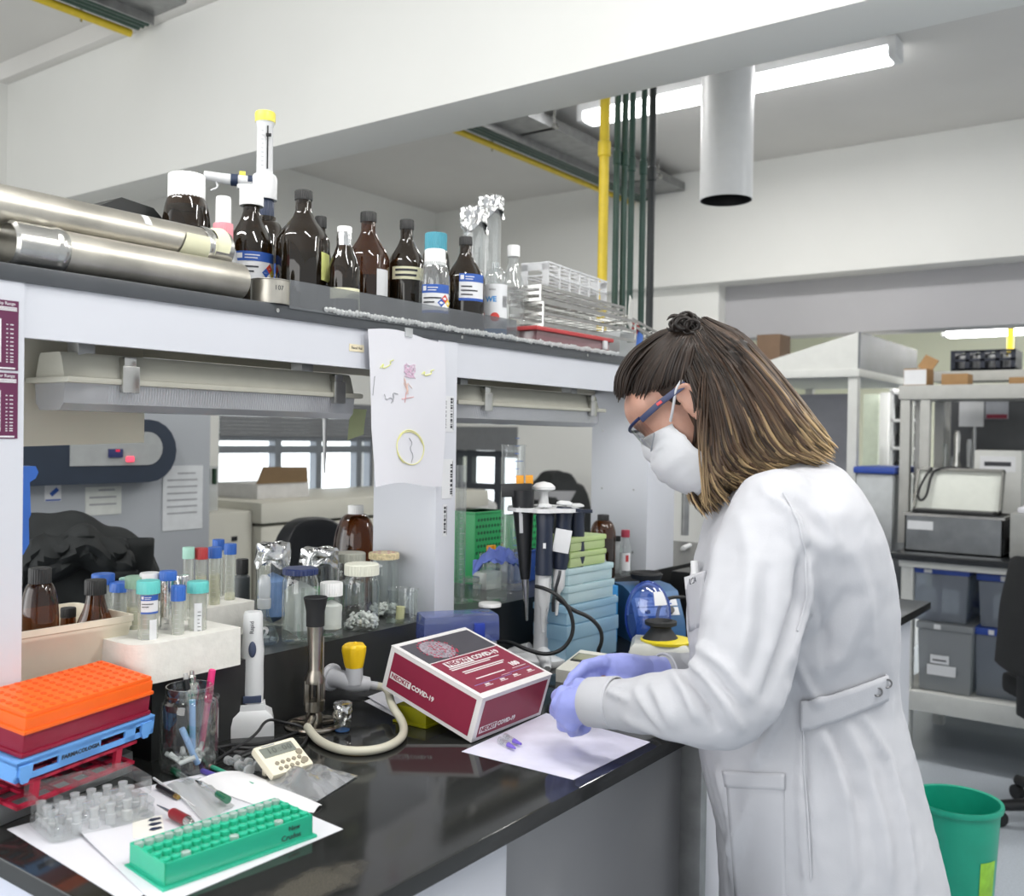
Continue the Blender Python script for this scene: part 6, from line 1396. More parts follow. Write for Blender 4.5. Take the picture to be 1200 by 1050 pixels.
# chest freezer
Yc = 3.5; xl_, xr_ = aty(252, 620, Yc).x, 4.55; zc_ = aty(320, 588, Yc).z
CRF = mat('old_cream_enamel', '#c9c7bb', .4, var=.03, scale=3)
t = thing('chest_freezer', 'cream chest freezer below the bright window', 'freezer', ((xl_+xr_)/2, Yc+.35, 0)); OX2 = T(-(xl_+xr_)/2, -(Yc+.35), 0)
MB().at(OX2).b2((xl_+.25, Yc, .05), (xr_, Yc+.7, zc_-.11), .02).done('cabinet', CRF, t); MB().at(OX2).b2((xl_+.24, Yc-.01, zc_-.10), (xr_+.01, Yc+.71, zc_), .025).done('lid', CRF, t)
a = aty(318, 608, Yc); m = MB(mat('slate_print', '#55606e', .5)).at(OX2); m.box((a.x, Yc-.001, a.z), (.035, .002, .04)); m.box((a.x+.14, Yc-.001, a.z), (.16, .002, .014)); m.done('badge', None, t)
for kx in (0, 1): MB().at(OX2).box((a.x+.02+kx*.12, Yc-.002, a.z-.14), (.10, .002, .05)).done('paper_label', LABEL, t)
t = thing('beige_cabinet', 'beige machine cabinet at the left of the chest freezer', 'cabinet', (xl_+.09, Yc+.3, 0)); zc2 = aty(275, 601, Yc).z
MB().box((0, 0, zc2/2), (.30, .5, zc2), .012).done('body', CRF, t); MB().box((.05, -.252, zc2-.12), (.03, .004, .02), .001).done('socket', BLACK, t)
t = thing('test_tube_rack', 'white rack with dark green bottles on the beige cabinet', 'rack', (xl_+.06, Yc+.2, zc2+.0006)); MB().box((0, 0, .10), (.12, .12, .20), .005).done('body', FROST, t)
for q in range(3): MB().cyl((-.035+q*.035, -.064, .12), (-.035+q*.035, -.064, .19), .011, 10).done('bottle_window', mat('dark_green_glass', '#24402c', .3), t)
t = thing('white_column', 'slim white dispenser column on the white rack', 'dispenser', (xl_+.05, Yc+.2, zc2+.2012)); MB().box((0, 0, .20), (.075, .06, .34), .008).done('body', WPL, t); MB().box((0, 0, .012), (.07, .055, .024), .004).done('black_foot', BLACK, t)
t = thing('cardboard_box', 'open cardboard box with a raised brown flap on the chest freezer', 'carton', (aty(310, 560, Yc+.3).x, Yc+.32, zc_+.0006)); 
CB = mat('cardboard', '#8f7658', .8, var=.05); MB().b2((-.15, -.15, 0), (.17, .15, .07), .002).done('body', mat('white_card', '#c9c8c6', .7), t); m = MB(); m.add([(-.16, -.152, .072), (.16, -.152, .072), (.11, -.20, .15), (-.16, -.20, .155)], [(0, 1, 2, 3)]); m.add([(-.16, -.156, .072), (.16, -.156, .072), (.11, -.204, .15), (-.16, -.204, .155)], [(0, 1, 2, 3)]); m.done('flap', CB, t)
# chairs with jacket
LEATH = mat('black_leatherette', '#1b1c1f', .35, var=.05); CLOTH = mat('black_cloth', '#15191a', .75, var=.15, scale=30, bump=.3, bscale=40)
def office_chair(label, x, y, rz, ztop, wid, m_, jacket=None):
    t = thing('office_chair', label, 'chair', (x, y, 0), rz, None)
    m = MB()
    m.grid(18, 18, lambda u, v: ((u-.5)*wid*(1-.35*max(0, v-.55)**1.6*(abs(u-.5)*2)**2)*1.0, .20+.05*math.cos((u-.5)*2.6)-.03*v, .55+(ztop-.55)*v-(.09*max(0, v-.5)*((abs(u-.5)*2)**3)*2)), .0)
    o = m.done('backrest', m_, t); md = o.modifiers.new('s', 'SOLIDIFY'); md.thickness = .06; md2 = o.modifiers.new('b', 'BEVEL'); md2.width = .02; md2.segments = 3
    MB().box((0, -.05, .47), (.48, .46, .08), .035, seg=4).done('seat', m_, t)
    MB().cyl((0, 0, .09), (0, 0, .43), .03, 16).done('gas_column', BLACK, t)
    MB().box((0, .21, .52), (.07, .03, .25), .01).done('back_bracket', BLACK, t)
    for q in range(5):
        a = q*2*PI/5+.3; MB().tube([(0, 0, .09), (.29*math.cos(a), .29*math.sin(a), .075)], [.028, .020], 10).done('base_arm', BLACK, t); MB().cyl((.29*math.cos(a)-.012*math.sin(a), .29*math.sin(a)+.012*math.cos(a), .028), (.29*math.cos(a)+.012*math.sin(a), .29*math.sin(a)-.012*math.cos(a), .028), .028, 16).done('castor', BLACKR, t)
    return t
p = aty(95, 640, 2.35)
t = office_chair('office chair wrapped in a black jacket, seen through the left bay', p.x, 2.35, R(10), aty(95, 612, 2.35).z-.012, .46, LEATH)
cz = t.location
zj = aty(95, 609, 2.33).z
m = MB()
def jf(u, v):
    a = (u-.5)*2; w_ = .25+.05*v; x = a*w_*(1+.05*math.sin(v*9)); top = zj-(.10*abs(a)**2.2)
    y = -.02-.17*math.sin(min(1, v*1.2)*PI*.5)*(1-.3*a*a)+.025*noise.noise((u*6, v*5, 2)); z = top-.45*v**1.2+.02*noise.noise((u*7, v*7, 5)); return (x, y, z)
m.grid(40, 36, jf)
def jf2(u, v):
    a = (u-.5)*2; top = zj-.03-.04*a*a; return (a*(.12+.03*v)+.05, -.17-.04*math.sin(v*PI)+.02*noise.noise((u*8, v*6, 9)), top-.10*v-.03*a*a*v+.012*math.sin(u*14))
m.grid(26, 14, jf2)
def jf3(u, v):
    a = u*PI; rr = .045*(1+.15*noise.noise((u*6, v*6, 3))); c = Vector((.19-.06*v*v, -.14-.02*v, zj-.06-.32*v)); return (c.x+rr*math.cos(2*a), c.y+rr*math.sin(2*a)*.8, c.z)
m.grid(20, 16, jf3)
o = m.done('jacket', CLOTH); md = o.modifiers.new('s', 'SOLIDIFY'); md.thickness = .012; md.offset = 1
tag(o, 'black padded jacket hung over the office chair behind the cream tub', 'jacket', loc=(p.x, 2.53, 0), rz=R(-20))
p = aty(390, 635, 2.6)
office_chair('office chair with a round shiny black back behind the large amber bottle', p.x, 2.6, R(-20), aty(390, 611, 2.6).z, .34, LEATH)
# right bay: far window sill with white boxes, dark jacket, white post
p = aty(640, 575, 4.2)
t = thing('far_bench', 'low white cabinet by the far window in the right bay', 'cabinet', (5.2, 4.16, 0)); zc3 = atx(560, 606, 5.0).z
MB().b2((-.22, -.5, 0), (.28, .5, zc3-.02), .006).done('body', WPL, t)
t = thing('cardboard_box', 'white lumpy bag lying on the far cabinet under the window', 'bag', (5.12, 4.12, zc3-.019)); t.name = 'plastic_bag'
m = MB(); m.grid(24, 14, lambda u, v: ((.10+.03*noise.noise((u*5, v*4, 1)))*math.sin(v*PI)*math.cos(u*2*PI), .26*math.sin(v*PI)*math.sin(u*2*PI)*(1+.1*math.sin(u*23)), .08-.08*math.cos(v*PI)*(1+.25*noise.noise((u*6, v*3, 7))))); m.done('bag', mat('white_film', '#e0e0df', .5), t)
pj = atx(645, 572, 5.05)
t = thing('jacket_heap', 'dark jacket heaped on a stool beyond the pipettes', 'jacket', (5.05, pj.y-.03, 0)); zj2 = atx(645, 551, 5.05).z
m = MB(); m.grid(30, 20, lambda u, v: ((.2+.05*noise.noise((u*6, v*6, 3)))*math.sin(v*PI*.55)*math.cos(u*2*PI), (.22+.05*math.sin(u*17))*math.sin(v*PI*.55)*math.sin(u*2*PI), zj2-.45*v*v+.09*noise.noise((u*8, v*7, 8))*v)); m.done('cloth', CLOTH, t)
MB().cyl((0, 0, 0), (0, 0, zj2-.12), .17, 24).done('stool', LAMG, t)
# ------------------------------------------------------------------ the person
from mathutils.bvhtree import BVHTree
P = atd
def solidify_mesh(mb, voxel, smooth=6, factor=.5):
    """join the overlapping rounded shapes in mb into one continuous skin"""
    me = bpy.data.meshes.new('tmp'); me.from_pydata(mb.v, [], mb.f); b = bmesh.new(); b.from_mesh(me); bmesh.ops.recalc_face_normals(b, faces=b.faces[:]); b.to_mesh(me); b.free()
    o = bpy.data.objects.new('tmp', me); COL.objects.link(o)
    r_ = o.modifiers.new('r', 'REMESH'); r_.mode = 'VOXEL'; r_.voxel_size = voxel; r_.use_smooth_shade = True
    s_ = o.modifiers.new('s', 'SMOOTH'); s_.iterations = smooth; s_.factor = factor
    dg = bpy.context.evaluated_depsgraph_get(); dg.update(); out = bpy.data.meshes.new_from_object(o.evaluated_get(dg))
    bpy.data.objects.remove(o); bpy.data.meshes.remove(me); return out
def mesh_obj(name, me, m, parent, label=None):
    me.name = name; me.materials.clear(); me.materials.append(m)
    for p in me.polygons: p.use_smooth = True
    o = bpy.data.objects.new(name, me); COL.objects.link(o); o.parent = parent; o.matrix_parent_inverse = Matrix.Identity(4); o.location = -parent.location
    if label: o['label'] = label
    return o
def chain(m, pts, n=14, sub=2):
    """tapered limb through (x, y, D, r) photo spots at real distances"""
    m.tube([P(a, b, c) for a, b, c, r_ in pts], [q[3] for q in pts], n, sub)
    for q in (pts[0], pts[-1]): m.ball(P(*q[:3]), q[3], 14, 8)
    return m
SKIN = mat('skin', '#b58a78', .5, var=.06, scale=40, bump=.08, bscale=300, sss=.15)
COATM = mat('white_cotton_coat', '#b5b6bb', .75, var=.015, scale=8, bump=.12, bscale=500)
GLOVE = mat('lavender_glove', '#979fe0', .42, var=.04, scale=30, bump=.12, bscale=60)
rh = Vector((rt.x, rt.y, 0)).normalized(); fh = Vector((fw.x, fw.y, 0)).normalized(); Zv = Vector((0, 0, 1))
DB = 1.50
foot = P(955, 1000, DB); PX, PY = foot.x, foot.y
person = thing('person', 'person in a white lab coat, mask and blue gloves bending over the worktop', 'person', (PX, PY, 0))
# head frame: ear height on the midline, face turned to the worktop and tipped down
phi = R(35); psi = R(22)
lf = -rh*math.cos(psi)+fh*math.sin(psi)
HF = lf*math.cos(phi)-Zv*math.sin(phi); HU = Zv*math.cos(phi)+lf*math.sin(phi); HL = HF.cross(HU); HL = HL if HL.dot(fh) < 0 else -HL
E0 = P(820, 475, 1.505)
def H(f, u, l=0): return E0+HF*f+HU*u+HL*l
HM = Matrix(((HF.x, HL.x, HU.x, E0.x), (HF.y, HL.y, HU.y, E0.y), (HF.z, HL.z, HU.z, E0.z), (0, 0, 0, 1)))   # local x = face, y = her left, z = up
def headshape(m):
    m.at(HM @ Matrix.Diagonal((.98, 1, 1, 1)))
    m.ball((-.008, 0, .043), (.090, .072, .078), 28, 18); m.ball((.045, 0, -.02), (.055, .060, .085), 24, 16); m.ball((.059, 0, .040), (.050, .062, .046), 24, 14)
    m.ball((.062, 0, -.092), (.034, .036, .028), 18, 12); m.ball((.02, 0, -.065), (.05, .054, .042), 20, 12)
    m.tube([(.090, 0, .012), (.098, 0, -.012), (.104, 0, -.030)], [.010, .010, .012], 12, 1); m.ball((.104, 0, -.032), (.012, .014, .011), 14, 8)
    for s_ in (-1, 1):
        m.ball((.096, s_*.012, -.038), (.010, .008, .008), 10, 6)
        m.ball((.078, s_*.030, .020), (.018, .024, .011), 14, 8); m.ball((.068, s_*.040, -.028), (.028, .022, .026), 16, 10)
        m.ball((.080, s_*.031, .000), (.0135, .0145, .0125), 14, 10)
        m.tube([(.094, s_*.018, .001), (.096, s_*.030, -.003), (.089, s_*.043, .000)], [.0022, .003, .0022], 8, 1)
        # ear: dish, outer fold and lobe
        m.ball((-.004, s_*.074, -.002), (.017, .007, .028), 16, 10)
        m.tube([(.006, s_*.074, .000), (.012, s_*.078, .018), (.002, s_*.083, .031), (-.014, s_*.085, .026), (-.021, s_*.084, .006), (-.014, s_*.081, -.016), (-.002, s_*.077, -.030), (.006, s_*.074, -.022)], [.004, .0045, .005, .005, .005, .0045, .006, .005], 10, 2)
        m.ball((.010, s_*.074, -.004), (.005, .005, .007), 10, 6)
    m.ball((.088, 0, -.064), (.012, .024, .006), 14, 8); m.ball((.086, 0, -.075), (.012, .020, .007), 14, 8)
    m.at()
    return m
LH = dict(wrist=(702, 823, 1.405), palm=[(702, 823, 1.405, .026), (688, 825, 1.42, .027), (672, 828, 1.437, .027)],
          fingers=[[(660, 812, 1.455, .0125), (653, 816, 1.485, .0105), (660, 826, 1.508, .0095), (673, 831, 1.512, .0085)],
                   [(655, 825, 1.447, .0125), (651, 833, 1.480, .0105), (661, 841, 1.500, .0095), (674, 842, 1.502, .0085)],
                   [(660, 840, 1.437, .0120), (660, 850, 1.465, .0100), (669, 853, 1.487, .0090), (680, 850, 1.490, .0080)],
                   [(670, 850, 1.430, .0110), (671, 857, 1.452, .0090), (679, 857, 1.470, .0080), (688, 853, 1.473, .0072)]],
          thumb=[(694, 808, 1.425, .0125), (679, 803, 1.460, .0115), (669, 807, 1.495, .0100), (669, 815, 1.515, .0085)])
RH = dict(wrist=(776, 791, 1.645), palm=[(778, 791, 1.648, .026), (756, 787, 1.630, .026), (732, 784, 1.605, .027), (716, 783, 1.592, .024)],
          fingers=[[(706, 776, 1.575, .0120), (686, 781, 1.553, .0105), (672, 793, 1.543, .0095), (665, 803, 1.540, .0082)],
                   [(708, 783, 1.588, .0120), (690, 793, 1.560, .0105), (681, 805, 1.548, .0095), (679, 815, 1.543, .0082)],
                   [(712, 791, 1.602, .0115), (697, 803, 1.578, .0100), (690, 813, 1.562, .0090), (689, 821, 1.555, .0080)],
                   [(718, 797, 1.612, .0105), (706, 808, 1.595, .0090), (701, 816, 1.582, .0080), (700, 822, 1.576, .0072)]],
          thumb=[(742, 793, 1.598, .0125), (722, 801, 1.572, .0115), (704, 805, 1.555, .0100), (692, 805, 1.545, .0085)])
def handshape(m, h, k=1.0):
    pl = h['palm']; m.tube([P(*q[:3]) for q in pl], [q[3]*k for q in pl], 16, 1)
    for q in pl: m.ball(P(*q[:3]), q[3]*k, 14, 8)
    w_ = P(*pl[-2][:3]).lerp(P(*pl[-1][:3]), .4)
    for f in h['fingers']+[h['thumb']]:
        pts = [(w_ if f is not h['thumb'] else P(*pl[1][:3]), f[0][3]*1.15)]+[(P(*q[:3]), q[3]) for q in f]
        m.tube([a for a, b in pts], [b*k for a, b in pts], 12, 1); m.ball(pts[-1][0], pts[-1][1]*k, 12, 8)
        for a, b in pts[1:-1]: m.ball(a, b*1.04*k, 12, 8)
    return m
def toe(p): return Vector((p.x, p.y, 0))
hipc = P(950, 960, DB); near = -fh*.095; far = fh*.095
feet = [toe(hipc)+near-lf*.0, toe(hipc)+far]
NECK = [(H(-.015, -.045), .055), (P(872, 540, 1.503), .054), (P(915, 580, 1.505), .062)]
LARM = [(905, 612, 1.375, .052), (893, 660, 1.345, .046), (876, 740, 1.30, .041), (852, 828, 1.268, .036), (800, 825, 1.305, .036), (745, 824, 1.355, .030), (702, 823, 1.405, .024)]
RARM = [(905, 615, 1.63, .052), (893, 665, 1.67, .046), (872, 745, 1.72, .041), (858, 812, 1.745, .036), (822, 800, 1.70, .034), (790, 794, 1.66, .027), (776, 791, 1.645, .024)]
m = headshape(MB())
m.tube([a for a, b in NECK], [b for a, b in NECK], 20, 2)
tor = [(930, 585, .10, .07), (928, 640, .15, .095), (930, 720, .145, .10), (935, 800, .125, .09), (945, 900, .155, .105), (950, 960, .16, .11)]
vs = []; fs = []
for (x, y, lat, ap) in tor:
    c = P(x, y, DB); vs += [c+fh*lat*math.cos(a)+rh*ap*math.sin(a) for a in [2*PI*i/24 for i in range(24)]]
n_ = len(tor); fs = [(i*24+j, i*24+(j+1) % 24, (i+1)*24+(j+1) % 24, (i+1)*24+j) for i in range(n_-1) for j in range(24)]+[tuple(range(24))[::-1], tuple((n_-1)*24+j for j in range(24))]
m.add(vs, fs)
for A in (LARM, RARM): chain(m, A)
for h in (LH, RH): handshape(m, h, .80)
for s_, ft in ((near, feet[0]), (far, feet[1])):
    hp = hipc+s_; kn = hp.lerp(Vector((ft.x, ft.y, .09)), .5); m.tube([hp, kn, Vector((ft.x, ft.y, .09)), Vector((ft.x, ft.y, .05))], [.088, .058, .042, .04], 16, 1); m.tube([Vector((ft.x, ft.y, .05)), Vector((ft.x, ft.y, .045))+lf*.13], [.04, .03], 12)
body = mesh_obj('body', solidify_mesh(m, .0052, 5), SKIN, person)
# ---- coat
rows = [(541, 925, 970, .050), (550, 890, 982, .10), (566, 862, 993, .155), (590, 844, 1004, .192), (620, 832, 1017, .205), (660, 819, 1029, .200), (700, 809, 1036, .190), (740, 810, 1039, .180), (790, 816, 1040, .165), (815, 818, 1042, .165),
        (850, 820, 1051, .172), (890, 823, 1062, .185), (935, 834, 1074, .200), (985, 846, 1085, .212), (1050, 850, 1096, .225), (1130, 852, 1108, .238), (1230, 852, 1120, .25)]
NR = 40
def torso_pt(y, a):
    """coat surface: a = 0 back, 90 deg near side, 180 front"""
    for q in range(len(rows)-1):
        if rows[q][0] <= y <= rows[q+1][0]:
            k_ = (y-rows[q][0])/(rows[q+1][0]-rows[q][0]); r0_, r1_ = rows[q], rows[q+1]; xl_, xr_, t_ = [r0_[i]*(1-k_)+r1_[i]*k_ for i in (1, 2, 3)]; break
    c = P((xl_+xr_)/2, y, DB); hw = (xr_-xl_)/2*DB/FPX; e = lambda v: math.copysign(abs(v)**.86, v)
    return c+rh*hw*e(math.cos(a))-fh*t_*e(math.sin(a))
vs = []; 
for (y, *_ ) in rows: vs += [torso_pt(y, 2*PI*i/NR) for i in range(NR)]
n_ = len(rows); fs = [(i*NR+j, i*NR+(j+1) % NR, (i+1)*NR+(j+1) % NR, (i+1)*NR+j) for i in range(n_-1) for j in range(NR)]+[tuple(range(NR))[::-1], tuple((n_-1)*NR+j for j in range(NR))]
m = MB(); m.add(vs, fs)
LS = [(912, 606, 1.385, .070), (900, 645, 1.352, .072), (886, 700, 1.318, .069), (874, 760, 1.288, .066), (862, 812, 1.272, .061), (842, 832, 1.268, .055), (812, 830, 1.292, .053), (780, 825, 1.322, .048), (748, 825, 1.355, .040), (720, 824, 1.385, .035), (702, 823, 1.403, .0335)]
RS_ = [(905, 612, 1.63, .070), (893, 665, 1.67, .066), (874, 745, 1.72, .060), (862, 808, 1.745, .052), (825, 798, 1.70, .047), (798, 792, 1.668, .038), (782, 790, 1.652, .034)]
chain(m, LS, 20); chain(m, RS_, 18)
cm_ = solidify_mesh(m, .0055, 10)
# cut the two rounded sleeve ends is not needed: the gloves leave through them
def proj(v):
    d = v-CAM; k_ = d.dot(fw); return 600+FPX*d.dot(rt)/k_, 525-FPX*d.dot(up)/k_
# folds of the cloth: (polyline of photo spots, width px, height m)
FOLDS = [([(802, 766), (828, 792), (852, 826), (868, 858)], 9, .010), ([(786, 786), (806, 812), (818, 846)], 8, .008), ([(812, 752), (846, 778), (880, 822)], 9, .007), ([(800, 790), (822, 820), (842, 858)], 6, -.008),
         ([(764, 800), (776, 822), (790, 856)], 8, .006), ([(744, 806), (760, 832), (784, 862)], 6, .005), ([(734, 800), (716, 812), (738, 820)], 5, .006), ([(730, 840), (760, 855), (800, 872)], 6, .004),
         ([(940, 640), (938, 700), (920, 760), (896, 820)], 7, -.010), ([(930, 618), (944, 660), (946, 715), (925, 775)], 5, .006), ([(905, 585), (930, 604), (944, 640)], 5, .004),
         ([(838, 600), (836, 660), (826, 730)], 10, .005), ([(868, 600), (880, 660), (876, 730), (858, 790)], 12, .005), ([(900, 660), (895, 740), (878, 800)], 10, -.004),
         ([(925, 800), (905, 850), (880, 900)], 9, .008), ([(940, 850), (938, 930), (945, 1045)], 6, .005), ([(946, 850), (946, 930), (953, 1045)], 5, -.004), ([(960, 852), (985, 900), (1000, 960), (1005, 1040)], 14, .009), ([(990, 845), (1015, 900), (1035, 980), (1045, 1045)], 10, .008), ([(1010, 836), (1040, 890), (1060, 970), (1072, 1045)], 6, .006), ([(975, 850), (1000, 930), (1012, 1040)], 9, -.007),
         ([(952, 790), (985, 770), (1015, 700)], 14, .005), ([(940, 760), (965, 740), (995, 690)], 10, -.004), ([(1000, 640), (1015, 700), (1018, 770)], 10, .004), ([(930, 770), (950, 810), (962, 822)], 7, .006), ([(960, 700), (968, 745), (966, 790)], 7, -.004),
         ([(835, 900), (862, 960), (862, 1045)], 10, .008), ([(826, 890), (850, 950), (853, 1045)], 6, -.006), ([(880, 930), (866, 990), (852, 1045)], 9, .006), ([(905, 600), (960, 640), (1000, 650)], 14, .003), ([(920, 570), (960, 600), (985, 640)], 9, .004), ([(890, 570), (920, 600), (938, 620)], 7, .004)]
def seg_d(p, a, b):
    ax, ay = a; bx_, by = b; dx, dy = bx_-ax, by-ay; t_ = max(0, min(1, ((p[0]-ax)*dx+(p[1]-ay)*dy)/(dx*dx+dy*dy))); return math.hypot(p[0]-ax-t_*dx, p[1]-ay-t_*dy), t_
cm_.calc_normals_split() if hasattr(cm_, 'calc_normals_split') else None
nrms = [v.normal.copy() for v in cm_.vertices]
for v, nn in zip(cm_.vertices, nrms):
    co = v.co; facing = -nn.dot((co-CAM).normalized()); dsp = .004*noise.noise(co*9)+.003*noise.noise(Vector((co.x*24, co.y*24, co.z*12))+Vector((3, 1, 7)))+.0012*noise.noise(co*55)
    if facing > 0:
        p = proj(co)
        for pl, w_, h_ in FOLDS:
            xs_ = [q[0] for q in pl]; ys_ = [q[1] for q in pl]
            if p[0] < min(xs_)-3*w_ or p[0] > max(xs_)+3*w_ or p[1] < min(ys_)-3*w_ or p[1] > max(ys_)+3*w_: continue
            best = 1e9; tt = 0; n2 = len(pl)-1
            for i in range(n2):
                d_, t_ = seg_d(p, pl[i], pl[i+1])
                if d_ < best: best = d_; tt = (i+t_)/n2
            dsp += 1.5*h_*math.exp(-(best/(.8*w_))**2)*(math.sin(PI*min(1, max(0, tt)))**.5*.9+.1)*min(1, facing*2.5)
    v.co = co+nn*dsp
cm_.update()
coat = mesh_obj('lab_coat', cm_, COATM, person, 'white belted lab coat')
bvh = BVHTree.FromPolygons([v.co.copy() for v in cm_.vertices], [tuple(p.vertices) for p in cm_.polygons])
def onto(p, off):
    loc, nn, i, d_ = bvh.find_nearest(p); return loc+nn*off
def cast(x, y, off=.003):
    d_ = ray(x, y).normalized(); loc, nn, i, dd = bvh.ray_cast(CAM, d_)
    if loc is None: loc, nn, i, dd = bvh.find_nearest(P(x, y, DB-.1))
    return loc+nn*off
def cpart(name, mb, m_, label=None, parent=None):
    o = mb.done(name, m_, parent or person); o.location = (0, 0, 0) if parent else -person.location
    if label: o['label'] = label
    return o
# half belt across the back, with two eyelets
def beltf(u, v):
    w2 = 17-u*0
    if u <= .62: k_ = u/.62; x = 938+k_*101; y = 838-34*k_**1.3+(v-.5)*(36-6*k_); return cast(x, y, .0045+.002*math.sin(v*PI))
    k_ = (1-u)/.38; x = 990+49*k_**.7; y = 820-16*k_+(v-.5)*32; q_ = cast(x, y, 0); q_ = q_+fw*2*(DB-depth(q_)); return onto(q_, .0045+.002*math.sin(v*PI))
m = MB()
m.grid(48, 6, beltf)
o = cpart('belt', m, COATM, 'half belt across the back of the coat', coat); md = o.modifiers.new('s', 'SOLIDIFY'); md.thickness = .004; md.offset = 0
for x, y in ((1024, 808), (1034, 798)):
    c = cast(x, y, .0085); nn = (CAM-c).normalized(); m = MB(); rg = [c+(rh*math.cos(a)+Zv*math.sin(a))*.0058 for a in [2*PI*q/16 for q in range(17)]]; m.tube(rg, .0013, 6, 0, False); cpart('eyelet', m, mat('grey_metal', '#6a6a6c', .4, .5), None, coat)
# side pocket
def patch(name, c4, off, nx=14, ny=16, thick=.003):
    m = MB(); 
    def fn(u, v):
        x = (c4[0][0]*(1-u)+c4[1][0]*u)*(1-v)+(c4[3][0]*(1-u)+c4[2][0]*u)*v; y = (c4[0][1]*(1-u)+c4[1][1]*u)*(1-v)+(c4[3][1]*(1-u)+c4[2][1]*u)*v; return cast(x, y, off)
    m.grid(nx, ny, fn); o = cpart(name, m, COATM, None, coat); md = o.modifiers.new('s', 'SOLIDIFY'); md.thickness = thick; md.offset = 1; return o
patch('side_pocket', [(850, 905), (919, 908), (922, 1110), (866, 1110)], .0008, 14, 24, .0016)
patch('pocket_hem', [(848, 903), (920, 906), (920, 926), (851, 922)], .0038, 14, 4)
# seams
for nm, pts in (('side_seam', [(941, 852), (941, 900), (946, 960), (951, 1044)]), ('armhole_seam', [(918, 578), (936, 612), (944, 650), (945, 700), (932, 748)])):
    m = MB(); q2 = []
    for i in range(len(pts)-1):
        for s_ in range(6): k_ = s_/6; q2.append(cast(pts[i][0]*(1-k_)+pts[i+1][0]*k_, pts[i][1]*(1-k_)+pts[i+1][1]*k_, .0012))
    m.tube(q2, .0016, 6); cpart(nm, m, COATM, None, coat)
# cuff of the near sleeve
m = MB(); c0, c1 = P(724, 823.5, 1.382), P(691, 822.5, 1.4135); X = axis_matrix(c0, c1); L_ = (c1-c0).length; m.at(X); m.lathe([(.0370, 0), (.0395, .003), (.0385, L_*.5), (.0375, L_-.002), (.0360, L_), (.033, L_-.002), (.030, L_*.6)], 36, sx=1.0, sy=.94); m.at(); cpart('cuff', m, COATM, None, coat)
m = MB(); c0, c1 = P(792, 791.5, 1.662), P(776, 790.5, 1.645); X = axis_matrix(c0, c1); L_ = (c1-c0).length; m.at(X); m.lathe([(.036, 0), (.0385, .002), (.037, L_-.001), (.034, L_), (.028, L_*.6)], 32); m.at(); cpart('cuff', m, COATM, None, coat)
# breast pocket with pen and name tag
pp = P(808, 704, 1.52)
m = MB(); q4 = [P(806, 676, 1.50), P(828, 669, 1.44), P(826, 734, 1.44), P(812, 740, 1.50)]
m.grid(6, 8, lambda u, v: q4[0].lerp(q4[1], u).lerp(q4[3].lerp(q4[2], u), v)); o = cpart('breast_pocket', m, COATM, None, coat); md = o.modifiers.new('s', 'SOLIDIFY'); md.thickness = .006
Xt = Matrix.Identity(4); ex = (q4[1]-q4[0]).normalized(); ez = (q4[0]-q4[3]).normalized(); ey = ez.cross(ex).normalized()
m = MB(LABEL); a_ = q4[0].lerp(q4[1], .0)-ey*.0062; b_ = q4[0].lerp(q4[1], 1.0)-ey*.0062; hz = ez*-.019; m.add([a_, b_, b_+hz, a_+hz], [(0, 1, 2, 3)])
XT = Matrix(((ex.x, ey.x, ez.x, 0), (ex.y, ey.y, ez.y, 0), (ex.z, ey.z, ez.z, 0), (0, 0, 0, 1))); XT = T(a_.lerp(b_, .46)+hz*.5-ey*.0006) @ XT
m.use(INK); m.text('LCA', .013, XT); cpart('name_tag', m, None, 'white name tag with black letters', coat)
m = MB(WPL); a_, b_ = P(815, 684, 1.475), P(814, 657, 1.478); m.cyl(a_, b_, .0062, 14, bev=.001); m.cyl(a_.lerp(b_, .75), a_.lerp(b_, .8), .0066, 14); m.v = [tuple(Vector(v)-a_) for v in m.v]; tag(m.done('marker', None), 'white marker pen standing in the breast pocket of the coat', 'pen', loc=a_)
# gloves
for h, c_ in ((LH, 1.0), (RH, 1.0)):
    gm = solidify_mesh(handshape(MB(), h, 1.0), .0032, 5)
    for v in gm.vertices: v.co += v.normal*(.0010*noise.noise(v.co*60)+.0006*noise.noise(v.co*140))
    gl_o = mesh_obj('glove', gm, GLOVE, person, 'lavender disposable glove')
c0, c1 = P(775, 790.5, 1.644), P(754, 787, 1.628); m = MB(); X = axis_matrix(c0, c1); L_ = (c1-c0).length; m.at(X); m.lathe([(.0290, 0), (.0305, .002), (.0285, .006), (.0290, L_*.5), (.026, L_)], 30); m.at(); cpart('glove_cuff', m, GLOVE, None, gl_o)
# ---- trousers and shoes below the coat
TRO = mat('dark_trousers', '#2b2f3a', .8, var=.1)
for s_, ft in ((near, feet[0]), (far, feet[1])):
    hp = hipc+s_; kn = hp.lerp(Vector((ft.x, ft.y, .09)), .5); m = MB(); m.tube([hp-Zv*.10, kn, Vector((ft.x, ft.y, .06))], [.098, .075, .066], 20, 1); cpart('trouser_leg', m, TRO)
    m = MB(); m.tube([Vector((ft.x, ft.y, .046))-lf*.06, Vector((ft.x, ft.y, .05)), Vector((ft.x, ft.y, .042))+lf*.10, Vector((ft.x, ft.y, .034))+lf*.17], [.040, .050, .043, .030], 16, 1); cpart('shoe', m, BLACKR)
